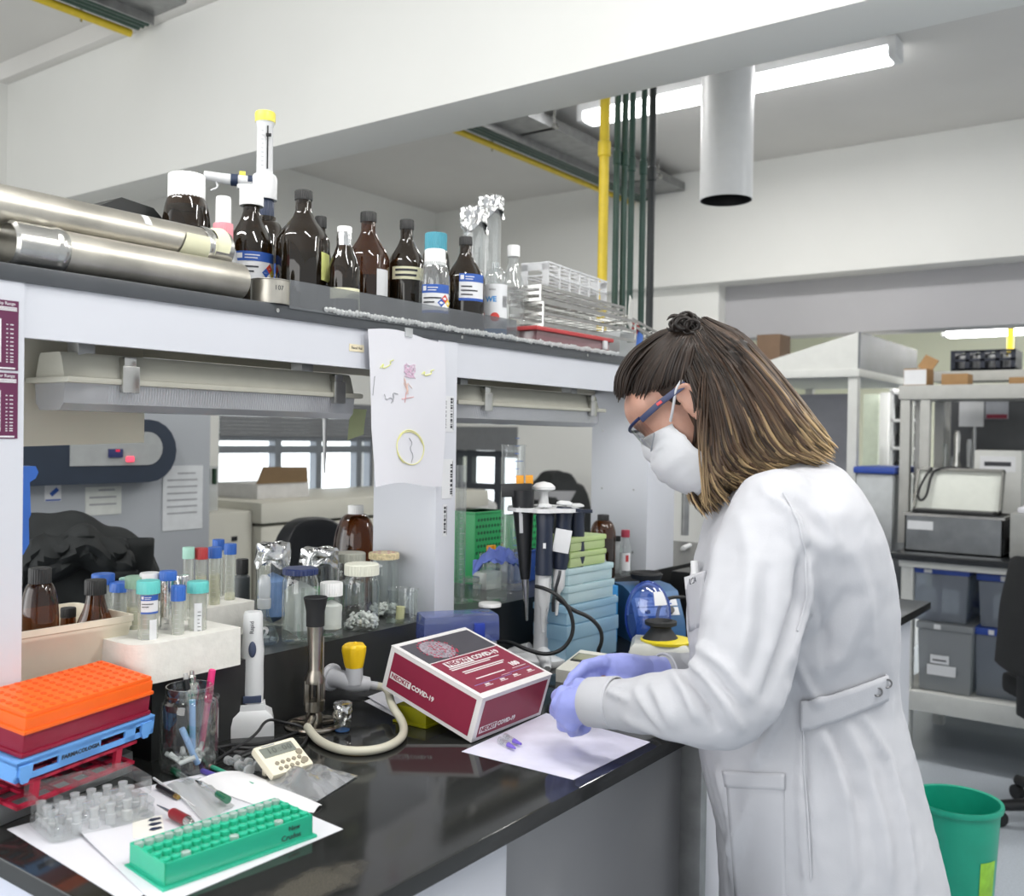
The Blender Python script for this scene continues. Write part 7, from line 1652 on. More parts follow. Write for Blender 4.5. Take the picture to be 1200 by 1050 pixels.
# ---- mask
MASK = mat('mask_paper', '#c9cacd', .75, var=.02, bump=.15, bscale=90)
def maskf(u, v):
    s_ = (u-.5)*2; z = .004-.122*v
    fm = [(0, .107), (.25, .116), (.5, .116), (.75, .106), (1, .078)]
    for q in range(4):
        if fm[q][0] <= v <= fm[q+1][0]: k_ = (v-fm[q][0])/.25; ff = fm[q][1]*(1-k_)+fm[q+1][1]*k_
    f0_ = .040-.020*v; th = s_*PI/2; l = (.062+.008*math.sin(v*PI))*math.sin(th); f_ = f0_+(ff-f0_)*max(0, math.cos(th))**.88
    z2 = z-.010*s_*s_*(1-2*v)*1.2
    pl = .0035*(abs(math.sin(v*3*PI+.4))**.5-.6)*(1-.6*abs(s_))+.004*noise.noise((u*4, v*6, 2))+.0025*noise.noise((u*11, v*9, 4))
    return H(f_+pl, z2, l*1.03)
m = MB(); m.grid(34, 24, maskf); mask_o = o = cpart('face_mask', m, MASK, 'white surgical face mask'); md = o.modifiers.new('s', 'SOLIDIFY'); md.thickness = .0015
for s_ in (-1, 1):
    m = MB(); m.tube([H(.040, -.004, s_*.066), H(.022, .010, s_*.078), H(.004, .028, s_*.084), H(-.012, .034, s_*.086)], .0022, 8, 2); cpart('ear_loop', m, MASK, None, mask_o)
# ---- safety glasses
FRM = mat('navy_frame', '#1f2b52', .3, var=.05)
def lensf(u, v):
    s_ = (u-.5)*2; th = s_*1.28; return H(.054+.056*max(0, math.cos(th))**.8-.006*v, .026-(.052-.020*abs(s_)**3)*v*(1-.25*(abs(s_) < .18)), .071*math.sin(th)/math.sin(1.28))
m = MB(); m.grid(36, 10, lensf)
lens_m = m
m = MB(); m.tube([lensf(q/30, 0)+HF*.001 for q in range(31)], .0026, 8); spec_o = cpart('safety_glasses', m, FRM, 'safety glasses with navy frame'); cpart('lens', lens_m, glass('lens', '#dcdcdc', .05, .5), 'clear wraparound lens', spec_o)
m = MB(); m.tube([lensf(q/30, 1)+HF*.0006 for q in range(31)], .0011, 8); cpart('lens_rim', m, mat('clear_rim', '#8d9095', .25), None, spec_o)
for s_ in (-1, 1):
    m = MB(FRM); a_, b_, c_ = H(.074, .022, s_*.072), H(.035, .0255, s_*.080), H(-.012, .026, s_*.085)
    for q0, q1 in ((a_, b_), (b_, c_)):
        d_ = (q1-q0); X = axis_matrix(q0, q1); L_ = d_.length
        zz_ = d_.normalized(); yy = (HU-zz_*HU.dot(zz_)).normalized(); xx = yy.cross(zz_); X = Matrix(((xx.x, yy.x, zz_.x, q0.x), (xx.y, yy.y, zz_.y, q0.y), (xx.z, yy.z, zz_.z, q0.z), (0, 0, 0, 1))); m.at(X); m.box((0, 0, L_/2), (.003, .0095, L_+.002), .001); m.at()
    md_ = H(.036, .0255, s_*.0825); m.use(mat('logo_red', '#c23a40', .4)); m.at(T(md_) @ HM.to_3x3().to_4x4()); m.box((0, 0, 0), (.009, .0012, .0045), .0003); m.at(); cpart('temple_arm', m, None, None, spec_o)
# ---- hair
hm = bpy.data.materials.new('hair'); hm.use_nodes = True; nt = hm.node_tree; b_ = nt.nodes['Principled BSDF']; at_ = nt.nodes.new('ShaderNodeAttribute'); at_.attribute_name = 'Col'; nz = nt.nodes.new('ShaderNodeTexNoise'); nz.inputs['Scale'].default_value = 220
mx = nt.nodes.new('ShaderNodeMixRGB'); mx.blend_type = 'MULTIPLY'; mx.inputs[0].default_value = .35; nt.links.new(at_.outputs['Color'], mx.inputs[1]); nt.links.new(nz.outputs['Color'], mx.inputs[2]); nt.links.new(mx.outputs[0], b_.inputs['Base Color']); b_.inputs['Roughness'].default_value = .42; b_.inputs['Specular IOR Level'].default_value = .4
m = MB(); m.at(HM); m.ball((-.019, 0, .046), (.087, .080, .078), 28, 18); m.at()
for x, y, r_ in ((858, 428, .043), (885, 459, .044), (910, 490, .043), (927, 508, .044), (895, 512, .046), (868, 500, .050), (858, 470, .050), (858, 532, .038), (840, 522, .030), (838, 556, .024), (835, 490, .034), (838, 455, .045)):
    for d_ in ((1.462, 1.56) if y < 540 else (1.450,)): m.ball(P(x, y, d_), r_, 16, 10)
    if y < 540: m.ball(P(x, y, 1.51), r_*1.02, 16, 10)
hbm = solidify_mesh(m, .007, 8)
hv_ = [tuple(v.co) for v in hbm.vertices]; hf_ = [tuple(p.vertices) for p in hbm.polygons]; 
bo = person.location
_bv = hv_+[tuple(v.co) for v in body.data.vertices]; hbv = BVHTree.FromPolygons(_bv, hf_+[tuple(i+len(hv_) for i in p.vertices) for p in body.data.polygons])
DK, MD, BL = Vector(lin('#211a16')), Vector(lin('#4e3b2d')), Vector(lin('#c6aa7e'))
def hcol(t_, rnd_):
    t_ = max(0, min(1, t_)); c = DK.lerp(MD, min(1, t_/.5)) if t_ < .5 else MD.lerp(BL, (t_-.5)/.5); return c*(1+rnd_)
mb = MB(); cols = []
mb.add(hv_, hf_); cols += [hcol((proj(Vector(v))[1]-420)/230, 0) for v in hv_]
rnd = random.Random(21)
def strand(pts, r_, c0, c1, var, sub=2):
    """one lock of hair along world points"""
    n0 = len(mb.v); n_p = len(pts); rs = [r_*(.7+.6*math.sin(PI*min(1, .15+q/(n_p-1)*.85))) for q in range(n_p)]; rs[-1] = r_*.15; rs[0] = r_*.3
    mb.tube(pts, rs, 5, sub, False); k_ = (len(mb.v)-n0)//5
    for q in range(k_):
        for _ in range(5): cols.append(hcol(c0+(c1-c0)*(q/(k_-1)), var))
def hdepth(x, y, side):
    d_ = ray(x, y)
    if side > 0: loc, nn, i, dd = hbv.ray_cast(CAM, d_.normalized())
    else: loc, nn, i, dd = hbv.ray_cast(CAM+d_*2.4, -d_.normalized())
    return depth(loc) if loc else None
def drape(path, side, off):
    """lay a path of photo spots on the hair volume; where it hangs free, keep its distance"""
    ds = [hdepth(x, y, side) for x, y in path]; n_ = len(ds)
    if all(d_ is None for d_ in ds): return None
    good = [i for i in range(n_) if ds[i]]
    for i in range(n_):
        if ds[i] is None:
            g_ = min(good, key=lambda q: abs(q-i)); e_ = ds[g_]; ds[i] = e_*.4+1.50*.6 if i < good[0] else e_
    for _ in range(2): ds = [ds[0]*.7+ds[1]*.3]+[(ds[i-1]+2*ds[i]+ds[i+1])/4 for i in range(1, n_-1)]+[ds[-1]*.7+ds[-2]*.3]
    return [P(x, y, d_-side*o_) for (x, y), d_, o_ in zip(path, ds, off)]
GB_ = [[(800, 425), (818, 471), (820, 513), (814, 545), (815, 576), (828, 600)], [(804, 412), (827, 471), (833, 507), (830, 540), (837, 570), (848, 582)], [(810, 398), (834, 450), (843, 498), (847, 528), (859, 549), (884, 559)],
       [(816, 386), (855, 440), (877, 489), (889, 520), (908, 542), (938, 547)], [(821, 377), (872, 424), (907, 470), (928, 502), (946, 525), (966, 537)], [(826, 371), (868, 390), (908, 434), (940, 477), (961, 504), (969, 522)]]
def gb(t_):
    f_ = t_*(len(GB_)-1); i = min(int(f_), len(GB_)-2); k_ = f_-i; return [(a[0]*(1-k_)+b[0]*k_, a[1]*(1-k_)+b[1]*k_) for a, b in zip(GB_[i], GB_[i+1])]
for q in range(2300):
    t_ = rnd.random(); g_ = gb(t_); side = 1 if rnd.random() < .62 else -1; off = rnd.uniform(-.003, .006); hi_ = rnd.random() < .16; jx, jy = rnd.gauss(0, 3.5), rnd.gauss(0, 3.5); wv = rnd.uniform(1.5, 7); ph_ = rnd.random()*6.28+t_*7; ln = rnd.uniform(.90, 1.03); st = rnd.uniform(0, .4)*(rnd.random() < .6)
    path = []; of_ = []
    for i in range(12):
        s_ = st+(ln-st)*i/11; f_ = min(4.999, max(0, s_*5)); a = int(f_); k_ = f_-a; x = g_[a][0]*(1-k_)+g_[a+1][0]*k_; y = g_[a][1]*(1-k_)+g_[a+1][1]*k_
        if s_ > 1: x += (g_[5][0]-g_[4][0])*(s_-1)*5; y += (g_[5][1]-g_[4][1])*(s_-1)*5
        x += jx*(.4+s_)+wv*s_*s_*math.sin(ph_+s_*9); y += jy*s_+wv*.5*s_*s_*math.cos(ph_+s_*8); path.append((x, y)); of_.append(off+.003*s_*math.sin(ph_+s_*11))
    pts = drape(path, side, of_)
    if pts: strand(pts, rnd.uniform(.0012, .0025), st*.3+rnd.uniform(-.06, .08)+.14*t_+.25*hi_, min(1, .72+.2*t_+rnd.uniform(-.3, .25)+.2*hi_), rnd.gauss(0, .32), 1)
GA = [[(723, 466), (725, 437), (740, 411), (770, 389), (800, 380)], [(731, 463), (739, 432), (762, 406), (785, 390), (802, 382)], [(748, 465), (757, 437), (775, 410), (792, 394), (804, 384)], [(768, 457), (776, 433), (788, 408), (798, 394), (806, 386)], [(787, 449), (791, 429), (798, 408), (804, 396), (809, 388)], [(800, 446), (804, 430), (808, 410), (811, 398), (813, 390)]]
for q in range(760):
    t_ = rnd.random()**1.25; f_ = t_*(len(GA)-1); i = min(int(f_), len(GA)-2); k_ = f_-i; g_ = [(a[0]*(1-k_)+b[0]*k_, a[1]*(1-k_)+b[1]*k_) for a, b in zip(GA[i], GA[i+1])]; side = 1 if rnd.random() < .8 else -1; jx, jy = rnd.gauss(0, 2.5), rnd.gauss(0, 3.5); off = rnd.uniform(-.001, .005)
    path = []; st_ = rnd.uniform(0, .10)
    for i in range(9):
        f2 = (st_+(1-st_)*i/8)*3.999; a = int(f2); k2 = f2-a; path.append((g_[a][0]*(1-k2)+g_[a+1][0]*k2+jx, g_[a][1]*(1-k2)+g_[a+1][1]*k2+jy))
    pts = drape(path, side, [off+.004*math.sin(i/8*PI) for i in range(9)])
    if pts: strand(pts, rnd.uniform(.0012, .0024), .08+rnd.uniform(-.05, .12), .04+rnd.uniform(-.04, .10), rnd.gauss(0, .3), 1)
# the twist at the crown
for q in range(90):
    a0 = rnd.random()*6.28; c = P(804+rnd.gauss(0, 6), 380+rnd.gauss(0, 3.5), 1.475+rnd.gauss(0, .02)); pts = [c+(rh*math.cos(a0+i*.8)+Zv*math.sin(a0+i*.8)*.8+fh*.3*math.sin(a0*3+i))*.0085*(1+.1*i) for i in range(6)]; strand(pts, rnd.uniform(.0018, .003), -.05, .05, rnd.gauss(0, .2), 1)
# fine loose hairs hanging by the ear and temple
for q in range(9):
    x0 = rnd.uniform(821, 831); pts = [P(x0-3*math.sin(i*.45)+1.5*math.sin(i*.8+q), 436+i*20, 1.418+rnd.gauss(0, .001)) for i in range(9)]; strand(pts, .0011, .3, .8, rnd.gauss(0, .2), 1)
o = mb.done('hair', hm, person, sharp=180); o.location = -person.location; o['label'] = 'shoulder-length brown hair turning blond at the ends, twisted back at the crown'
ca_ = o.data.color_attributes.new('Col', 'FLOAT_COLOR', 'POINT')
for i, c in enumerate(cols): ca_.data[i].color = (max(0, c.x), max(0, c.y), max(0, c.z), 1)
# ------------------------------------------------------------------ right-hand background and floor things
def rX(px0, py0, px1, py1, X):
    """corners of an upright face at distance X along the bench direction: (y right, y left, z low, z high)"""
    a, b = atx(px0, (py0+py1)/2, X), atx(px1, (py0+py1)/2, X); zt_, zb_ = atx((px0+px1)/2, py0, X).z, atx((px0+px1)/2, py1, X).z
    return b.y, a.y, zb_, zt_
XB = 4.42
yR = -.4; yL = atz(1028, 652, .9).y
OFFW = mat('off_white_metal', '#c9cac6', .45, var=.03)
t = thing('side_bench', 'white bench with a black top and an open lower shelf at the right', 'lab bench', (XB+.35, (yR+yL)/2, 0)); O = T(-(XB+.35), -(yR+yL)/2, 0)
MB().at(O).b2((XB-.02, yR, .87), (XB+.75, yL, .90), .004).done('worktop', STONE, t)
o_ = t.children[-1] if t.children else None
for ch in t.children:
    if ch.name.startswith('worktop'): ch.data.materials.clear(); ch.data.materials.append(mat('black_top', '#26282a', .2, var=.1))
MB().at(O).b2((XB+.01, yR, .84), (XB+.03, yL-.03, .868), .002).done('apron', OFFW, t)
z0_, z1_ = atx(1100, 838, XB).z, atx(1100, 815, XB).z
MB().at(O).b2((XB+.01, yR, z0_), (XB+.72, yL-.03, z1_), .003).done('lower_shelf', OFFW, t)
for y in (yL-.06, (yL+yR)/2-.2, yR+.04):
    for x in (XB+.03, XB+.66): MB().at(O).b2((x, y-.025, 0), (x+.05, y+.025, .869), .003).done('leg', OFFW, t)
zsh = z1_
# lidded tubs under the bench
BLID = mat('tub_blue', '#28479c', .4, var=.05); TUBC = glass('tub_clear', '#ccd3dc', .08, .3, .15, '#aab2bd', .45); GTUB = glass('tub_grey', '#c9cdcf', .06, .25, .2, '#b9bdbf', .7)
def tub(label, r4, x, dx, lidm, tubm, z=None, stuff=True, lh=.03):
    y0, y1, z0, z1 = r4; z0 = z if z is not None else z0; h = z1-z0
    t = thing('storage_tub', label, 'storage tub', (x+dx/2, (y0+y1)/2, z0+.0008), 0, 'lidded tubs under the right bench'); W2 = y1-y0
    MB().box((0, 0, (h-lh)/2), (dx*.96, W2*.96, h-lh), .012, taper=.93).done('tub', tubm, t)
    MB().box((0, 0, h-lh/2), (dx, W2, lh), .008).done('lid', lidm, t)
    if stuff:
        for q in range(2): MB().box((-dx*.35, W2*(.16-.36*q), h*.4), (dx*.1, W2*.26, h*.45), .004).done('contents', mat('pale_packs', '#cfcfc8', .7, var=.1), t)
    MB().box((-dx*.5-.001, W2*.12, h-lh*.5), (.004, W2*.12, lh*.7), .002).done('clip', WPL, t)
    return z0+h+.0016
r1 = rX(1140, 735, 1196, 822, XB+.08); zq = tub('blue-lidded clear tub on the lower shelf by the grey tub', (r1[0], r1[1], 0, atx(1168, 738, XB+.08).z), XB+.08, .40, BLID, TUBC, zsh, False)
r2 = rX(1078, 732, 1140, 822, XB+.04); tub('tall grey tub with white labels at the front of the lower shelf', (r2[0], r2[1]+.02, 0, r2[3]), XB+.04, .36, GTUB, GTUB, zsh, False)
m = MB(LABEL)
lb_ = rX(1090, 768, 1112, 778, XB+.045); m.b2((XB+.044, lb_[0], lb_[2]), (XB+.046, lb_[1], lb_[3])); lb2 = rX(1086, 780, 1120, 792, XB+.045); m.b2((XB+.044, lb2[0], lb2[2]), (XB+.046, lb2[1], lb2[3]))
m.use(INK); m.b2((XB+.043, lb_[0]+.01, lb_[2]+.012), (XB+.0435, lb_[1]-.01, lb_[2]+.018))
g_ = [o for o in COL.objects if o.get('label', '').startswith('tall grey tub')][0]; o = m.done('paper_label', None, g_); o.location = -g_.location
r3 = rX(1074, 674, 1150, 724, XB+.20)
tub('wide blue-lidded tub at the back of the lower shelf behind the grey tub', (r3[0]-.02, r3[1]+.02, 0, .655), XB+.42, .30, BLID, TUBC, zsh, False)
tub('blue-lidded clear tub with pale packs, on top of the grey tub', (r3[0]+.02, r3[1]+.02, 0, .835), XB+.05, .34, BLID, TUBC, r2[3]+.002, True, .022)
r4 = rX(1152, 680, 1240, 730, XB+.1); tub('blue-lidded clear tub stacked on the right under the bench', (r1[0]-.12, r3[0]-.0, 0, .83), XB+.08, .40, BLID, TUBC, zq, True)
# trays on the bench
def tray_box(name, label, r4, X, dx, m_, rim_m, zbase, cat='tray'):
    y0, y1, z0, z1 = r4; h = z1-zbase; t = thing(name, label, cat, (X+dx/2, (y0+y1)/2, zbase+.0008)); W2 = y1-y0
    m = MB(); m.b2((-dx/2, -W2/2, 0), (dx/2, W2/2, .006)); 
    m.b2((-dx/2, -W2/2, 0), (-dx/2+.006, W2/2, h)); m.b2((dx/2-.006, -W2/2, 0), (dx/2, W2/2, h)); m.b2((-dx/2, -W2/2, 0), (dx/2, -W2/2+.006, h)); m.b2((-dx/2, W2/2-.006, 0), (dx/2, W2/2, h)); m.done('walls', m_, t)
    m = MB()
    for a, b in (((-dx/2-.008, -W2/2-.008), (-dx/2+.006, W2/2+.008)), ((dx/2-.006, -W2/2-.008), (dx/2+.008, W2/2+.008)), ((-dx/2, -W2/2-.008), (dx/2, -W2/2+.006)), ((-dx/2, W2/2-.006), (dx/2, W2/2+.008))): m.b2((*a, h), (*b, h+.012))
    m.done('rim', rim_m, t); return t, h
STG = mat('grey_sheet_steel', '#85888a', .3, .8, var=.15, scale=12)
ra = rX(1060, 607, 1175, 655, XB+.10); t, h_ = tray_box('metal_tray', 'grey metal tray box with a paper label on the right bench', ra, XB+.10, .30, STG, STEEL, .90)
WL = ra[1]-ra[0]; MB().b2((-.153, WL*.20, h_*.62), (-.150, WL*.47, h_*.86)).done('paper_label', LABEL, t)
MB().b2((-.14, -.2, .008), (.14, .2, h_*.5), .01).done('contents', mat('dark_packing', '#3c3f40', .6, var=.3, scale=30), t)
zt7 = .90+h_+.014
t = thing('tray_cover', 'pale tilted tray leaning on top of the metal tray box', 'tray', (XB+.22, (ra[0]+ra[1])/2+.01, zt7+.012)); rb2 = rX(1060, 546, 1163, 597, XB+.18); hT = rb2[3]-rb2[2]; WT = rb2[1]-rb2[0]
m = MB(mat('pale_tray', '#cdd0c8', .35, var=.03)); Xq = rotm(0, R(22), 0); m.at(Xq); m.box((0, 0, hT/2), (.012, WT, hT), .004); m.at(); m.done('panel', None, t)
m = MB(STEEL).at(Xq); m.b2((-.02, -WT/2, hT-.012), (.014, WT/2, hT)); m.b2((-.02, -WT/2, 0), (.014, -WT/2+.010, hT)); m.b2((-.02, WT/2-.010, 0), (.014, WT/2, hT)); m.at(); m.done('frame', None, t)
m = MB(CAB).at(Xq); m.tube([(-.02, WT*.33, hT), (-.026, WT*.40, hT*.7), (-.03, WT*.46, hT*.3), (-.03, WT*.41, hT*.12), (-.03, WT*.34, hT*.25), (-.026, WT*.33, hT*.7), (-.02, WT*.28, hT*1.0), (-.01, -WT*.1, hT*1.03)], .006, 8, 2); m.at(); m.done('cord', None, t)
MB().b2((-.10, -WT*.45, -.0115), (.06, WT*.45, .004), .004).done('dark_support', BLACK, t)
rg = rX(1182, 603, 1230, 652, XB+.08); t = thing('steel_case', 'grey metal case at the far right of the right bench', 'case', (XB+.25, (rg[0]+rg[1])/2, .9008)); MB().box((0, 0, (rg[3]-.9)/2), (.3, rg[1]-rg[0], rg[3]-.9), .01).done('body', mat('case_grey', '#9a9b98', .5, var=.05), t); MB().box((0, 0, rg[3]-.9+.012), (.26, rg[1]-rg[0]-.05, .022), .006).done('papers', PAPER, t)
# shelf unit on the bench
XS_ = XB+.42
rs = rX(1053, 450, 1260, 467, XS_); zsu = rs[2]
t = thing('shelf_unit', 'grey metal shelf unit standing on the right bench', 'shelf', (XS_+.15, (rs[0]+rs[1])/2, .9008)); O = T(-(XS_+.15), -(rs[0]+rs[1])/2, -.9008)
MB().at(O).b2((XS_, rs[0], rs[2]), (XS_+.34, rs[1], rs[3]), .004).done('shelf_board', mat('shelf_grey', '#b3b3ae', .45, var=.04), t)
for y in (rs[1]-.03, rX(1075, 470, 1088, 570, XS_)[0]+.02, rs[0]+.05):
    for x in (XS_+.005, XS_+.29): MB().at(O).b2((x, y-.022, .901), (x+.04, y+.022, rs[2]-.001), .003).done('post', MATS['shelf_grey'], t)
zu = rX(1090, 434, 1200, 446, XS_+.34)
MB().at(O).b2((XS_+.342, zu[0]-.3, zu[2]), (XS_+.55, zu[1], zu[3]), .004).done('rear_shelf', MATS['shelf_grey'], t, label='higher shelf at the back')
for y in (zu[1]-.04, zu[0]-.2): MB().at(O).b2((XS_+.50, y-.02, .901), (XS_+.54, y+.02, zu[2]-.001)).done('rear_post', MATS['shelf_grey'], t)
BRN = mat('brown_card', '#9c7a52', .8, var=.06)
def sbox(name, label, r4, X, dx, m_, z, cat='box'):
    t = thing(name, label, cat, (X+dx/2, (r4[0]+r4[1])/2, z+.0008)); h = max(.03, r4[3]-z); MB().box((0, 0, h/2), (dx, r4[1]-r4[0], h), .003).done('body', m_, t); return t, h
t, h_ = sbox('carton', 'white-fronted carton with a torn flap on the shelf unit', rX(1059, 432, 1086, 451, XS_+.03), XS_+.03, .14, BRN, rs[3]); MB().b2((-.0715, -.05, .004), (-.070, .05, h_-.006)).done('white_front', LABEL, t); m = MB(BRN); m.box((.05, -.03, h_+.03), (.006, .07, .07), 0, rotm(.5, .3, 0)); m.done('flap', None, t)
sbox('carton', 'flat brown box in the middle of the shelf unit', rX(1103, 438, 1134, 450, XS_+.03), XS_+.03, .12, BRN, rs[3])
sbox('carton', 'flat brown box at the right end of the shelf unit', rX(1182, 442, 1215, 450, XS_+.03), XS_+.03, .12, BRN, rs[3])
rc_ = rX(1119, 411, 1192, 436, XS_+.40); t = thing('bottle_crate', 'dark navy open bottle crate on the high rear shelf', 'crate', (XS_+.45, (rc_[0]+rc_[1])/2, zu[3]+.0008)); hc = rc_[3]-zu[3]; wc = rc_[1]-rc_[0]; CRN = mat('crate_navy', '#1e2433', .5)
m = MB(CRN)
for q in range(5): m.b2((-.10, -wc/2+wc*q/4.15, 0), (.10, -wc/2+wc*q/4.15+.02, hc))
for z in (0, hc*.45, hc*.88): m.b2((-.10, -wc/2, z), (-.085, wc/2, z+hc*.12)); m.b2((.085, -wc/2, z), (.10, wc/2, z+hc*.12))
m.b2((-.10, -wc/2, 0), (.10, wc/2, .01)); m.done('crate', None, t)
for q in range(6): m = MB(WPL); m.lathe([(0, .01), (.022, .01), (.022, hc*.7), (.012, hc*.8), (0, hc*.8)], 14, c=(0, -wc/2+wc*(q+.7)/6.3, .002)); m.done('bottle', None, t)
yc = aty(1183, 407, 1) ; rp_ = rX(1180, 402, 1188, 412, 7.2)
t = thing('yellow_pipe', 'short yellow pipe hanging beside the far tube lamp', 'pipe', (7.2, (rp_[0]+rp_[1])/2, rp_[2]-.2)); MB().cyl((0, 0, 0), (0, 0, 2.84-rp_[2]+.2), .022, 12).done('pipe', YELP, t)
# things standing behind the trays
rq = rX(1148, 528, 1190, 546, XB+.52); t = thing('label_box', 'white boxed instrument with a dark printed name on the right bench', 'instrument', (XB+.60, (rq[0]+rq[1])/2, .9008)); hq_ = rq[3]-.9; MB().box((0, 0, hq_/2), (.14, rq[1]-rq[0]+.05, hq_), .006).done('body', OFFW, t)
m = MB(LABEL); m.box((-.0705, 0, hq_*.86), (.001, rq[1]-rq[0], rq[3]-rq[2])); m.use(INK); m.box((-.0712, 0, hq_*.86), (.001, (rq[1]-rq[0])*.75, .02)); m.done('front_plate', None, t)
for k, (px_, py_, r_, h2) in enumerate(((1108, 520, .03, .26), (1122, 505, .035, .30), (1136, 515, .028, .27), (1142, 500, .022, .31), (1118, 535, .04, .22))):
    q = atx(px_, py_, XB+.60+.03*k); t = thing('glassware', ('cloudy glass flask', 'tall steel fitting', 'clear glass bulb', 'slim steel tube', 'round glass jar')[k]+' in the jumble behind the tilted tray, '+('leftmost', 'tallest at the back', 'beside the tallest', 'rightmost', 'lowest in front')[k], 'glassware', (q.x, q.y, .9008)); h3 = q.z-.9
    MB().lathe([(0, 0), (r_, 0), (r_*1.1, h3*.3), (r_*.9, h3*.6), (r_*.4, h3*.75), (r_*.45, h3*.95), (r_*.3, h3), (0, h3)], 18).done('body', (GLASS, STEEL, FROST, GALV, PLAST)[k], t)
# hood
XH = 4.85
hA, hB_ = atx(1006, 389, XH), atx(913, 433, XH)
t = thing('fume_hood', 'white sheet metal canopy hood on posts behind the person', 'fume hood', (XH+.5, (hA.y+hB_.y)/2, 0)); O = T(-(XH+.5), -(hA.y+hB_.y)/2, 0)
z_l, z_h = atx(960, 433, XH).z, hA.z; y0, y1 = hA.y, hB_.y+.25
m = MB(OFFW).at(O); ya = y0+.03
m.add([(XH, y0, z_l), (XH, y1, z_l), (XH, y0, z_h), (XH+1.1, y0, z_l), (XH+1.1, y1, z_l), (XH+1.1, y0, z_h)], [(0, 1, 2), (3, 5, 4), (1, 4, 5, 2), (0, 3, 4, 1)]); m.done('canopy', None, t)
m = MB(mat('dull_side_sheet', '#62656a', .45, .3, var=.25, scale=4)).at(O); m.b2((XH+.002, y0-.010, z_l), (XH+1.1, y0-.001, z_h)); m.done('side_sheet', None, t, label='dull steel side sheet')
MB().at(O).b2((XH-.01, y0-.01, z_l-.04), (XH+1.11, y1+.01, z_l-.001), .003).done('rim', OFFW, t)
for x in (XH, XH+1.06):
    for y in (y0+.0, y1-.06): MB().at(O).b2((x, y, 0), (x+.045, y+.045, z_l-.041)).done('post', OFFW, t)
rpn = rX(930, 462, 998, 700, XH+.3)
tag(MB().b2((-.02, rpn[0], 0), (.02, rpn[1]+.5, rpn[3]), .004).done('partition', mat('partition_grey', '#85868c', .6, var=.03)), 'plain grey partition panel standing under the hood', 'partition', loc=(XH+.30, 0, 0))
q = atx(900, 412, XH+.2); t = thing('cardboard_box', 'small brown cardboard box on top of the hood behind her hair', 'carton', (XH+.28, q.y, z_l+.0)); qz = atx(900, 400, XH+.2).z
zc4 = z_l+(z_h-z_l)*max(0, (y1-(q.y-.08))/(y1-y0)); t.location.z = zc4; MB().box((0, 0, .08), (.16, .13, .16), .003).done('body', mat('dark_card', '#6b5644', .8), t)
# pale bin with blue lid, blue chair, doorway things
rbn = rX(1003, 556, 1048, 606, 4.75); t = thing('waste_bin', 'pale grey bin with a blue lid under the hood side', 'bin', (5.0, (rbn[0]+rbn[1])/2+.025, 0)); hb2 = rbn[3]; MB().box((0, 0, hb2/2), (.36, rbn[1]-rbn[0], hb2), .02, taper=.85).done('body', mat('pale_bin', '#bfc3c4', .5), t); MB().box((0, 0, hb2+.018), (.38, rbn[1]-rbn[0]+.02, .034), .012).done('lid', BLID, t)
rch = rX(1006, 597, 1037, 632, 3.85); 
t = office_chair('blue office chair half hidden behind her back', 4.55, atx(964, 615, 4.55).y, R(-144), atx(1015, 600, 4.55).z, .40, mat('chair_blue', '#1d2f6b', .7, var=.1))
XD_ = 8.9
def dpan(label, r4, m_, X, nm='door_leaf', cat='door'): return tag(MB().b2((-.02, r4[0], 0), (.02, r4[1], r4[3]), .003).done(nm, m_), label, cat, loc=(X, 0, 0))
dpan('pale green door with a faded poster seen past the hood post', rX(1012, 462, 1030, 560, 7.6), mat('pale_door', '#c2cbbd', .6), 7.6)
dpan('white door frame strip beside the pale green door', rX(1031, 460, 1042, 560, 7.5), WPL, 7.5, 'door_frame', 'door frame')
rk = rX(1043, 455, 1074, 600, 6.9); t = thing('cubby_shelf', 'white pigeonhole shelf in the next room', 'shelf', (7.05, (rk[0]+rk[1])/2, 0)); wk = rk[1]-rk[0]
m = MB(WPL); 
for q in (-1, 1): m.b2((-.14, q*wk/2-.012, 0), (.14, q*wk/2+.012, rk[3]))
for q in range(10): m.b2((-.14, -wk/2, rk[3]*q/9.2), (.14, wk/2, rk[3]*q/9.2+.02))
m.b2((.13, -wk/2, 0), (.14, wk/2, rk[3])); m.done('frame', None, t)
for q in range(3, 9): MB().b2((-.10, -wk/2+.02, rk[3]*q/9.2+.021), (.12, wk/2-.03, rk[3]*q/9.2+.021+.09)).done('folder', BLACK, t)
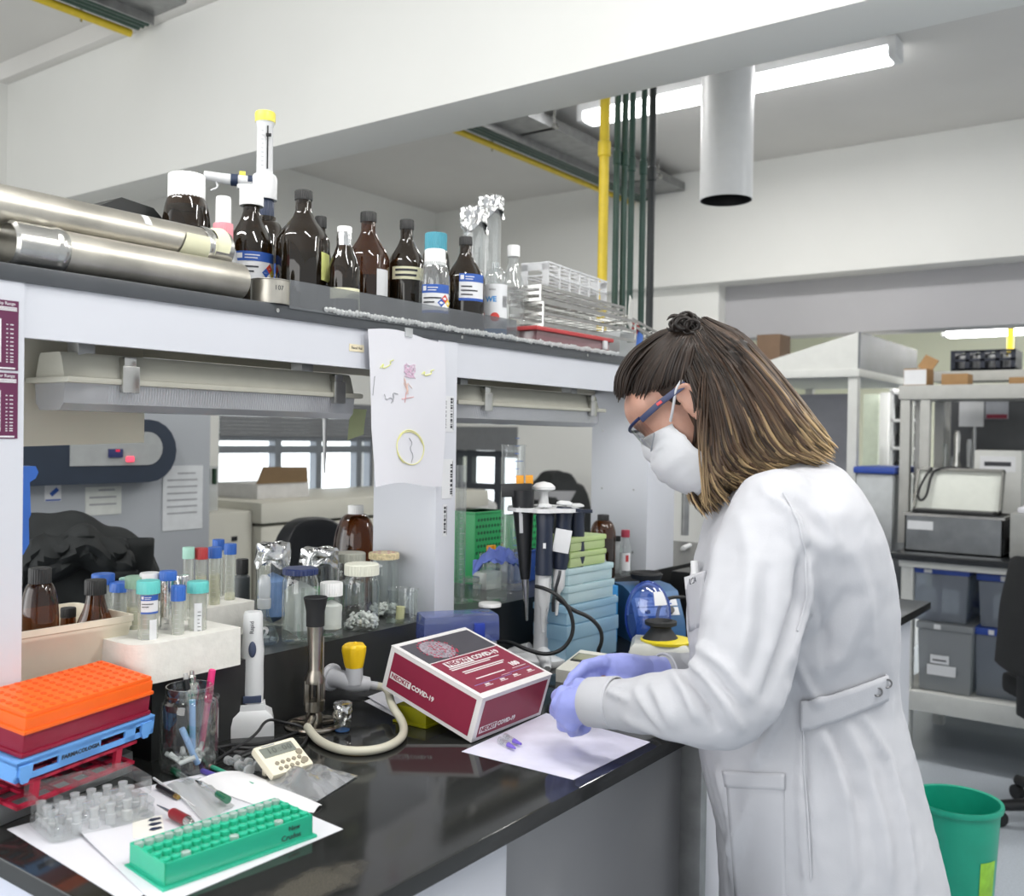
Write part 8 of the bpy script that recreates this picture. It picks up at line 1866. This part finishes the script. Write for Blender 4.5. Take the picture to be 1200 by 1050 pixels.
rdk = rX(1096, 466, 1290, 514, 5.6); tag(MB().b2((-.02, rdk[0], .0), (.02, rdk[1], rdk[3]), .004).done('screen_panel', mat('dark_panel', '#4b4d50', .5, var=.05)), 'dark grey panel behind the shelf unit', 'panel', loc=(5.62, 0, 0))
def pin(label, r4, ms):
    m = MB(ms[0]); m.b2((0, r4[0], r4[2]), (.003, r4[1], r4[3]))
    for k_, (a, b) in ms[1:]: m.use(k_); m.b2((-.001, r4[0]+.005, r4[2]+(r4[3]-r4[2])*a), (0, r4[1]-.005, r4[2]+(r4[3]-r4[2])*b))
    tag(m.done('notice_sheet', None), label, 'notice', loc=(5.5965, 0, 0))
pin('blank white sheet pinned on the dark panel behind the shelf unit', rX(1124, 468, 1153, 500, 5.6), [LABEL])
pin('poster with a red lower band pinned beside the blank white sheet', rX(1155, 466, 1182, 491, 5.6), [mat('poster_grey', '#a9acb3', .6), (mat('poster_red', '#8f3044', .6), (.02, .22))])
# green waste bin
gb_c = atz(1121, 938, .40); rr_ = 50*depth(gb_c)/FPX
t = thing('waste_bin', 'green plastic waste bin on the floor behind the person', 'bin', (gb_c.x, gb_c.y, .0005), face(gb_c)); GBN = mat('bin_green', '#15997c', .35, var=.04)
MB().lathe([(0, .001), (rr_*.74, 0), (rr_*.76, .01), (rr_*.94, .385), (rr_*1.0, .388), (rr_*1.02, .396), (rr_*1.0, .404), (rr_*.93, .402), (rr_*.74, .012), (0, .010)], 48).done('bin', GBN, t)
m = MB(mat('leaf_sticker', '#8fc43a', .5, var=.2, scale=30)); m.wrap(rr_*.862+.003, .12, .27, .62, 1.15, 8); o = m.done('sticker', None, t, label='lime green sticker')
for v in o.data.vertices: k_ = (rr_*(.76+.18*(v.co.z-.01)/.375)+.0016)/math.hypot(v.co.x, v.co.y); v.co.x *= k_; v.co.y *= k_
# black office chair at the right edge
qc = atd(1272, 700, 3.5)
office_chair('black office chair cut off by the right edge of the view', qc.x, qc.y, R(36), atx(1190, 648, qc.x).z, .44, mat('black_mesh', '#1a1b1d', .7, var=.1))
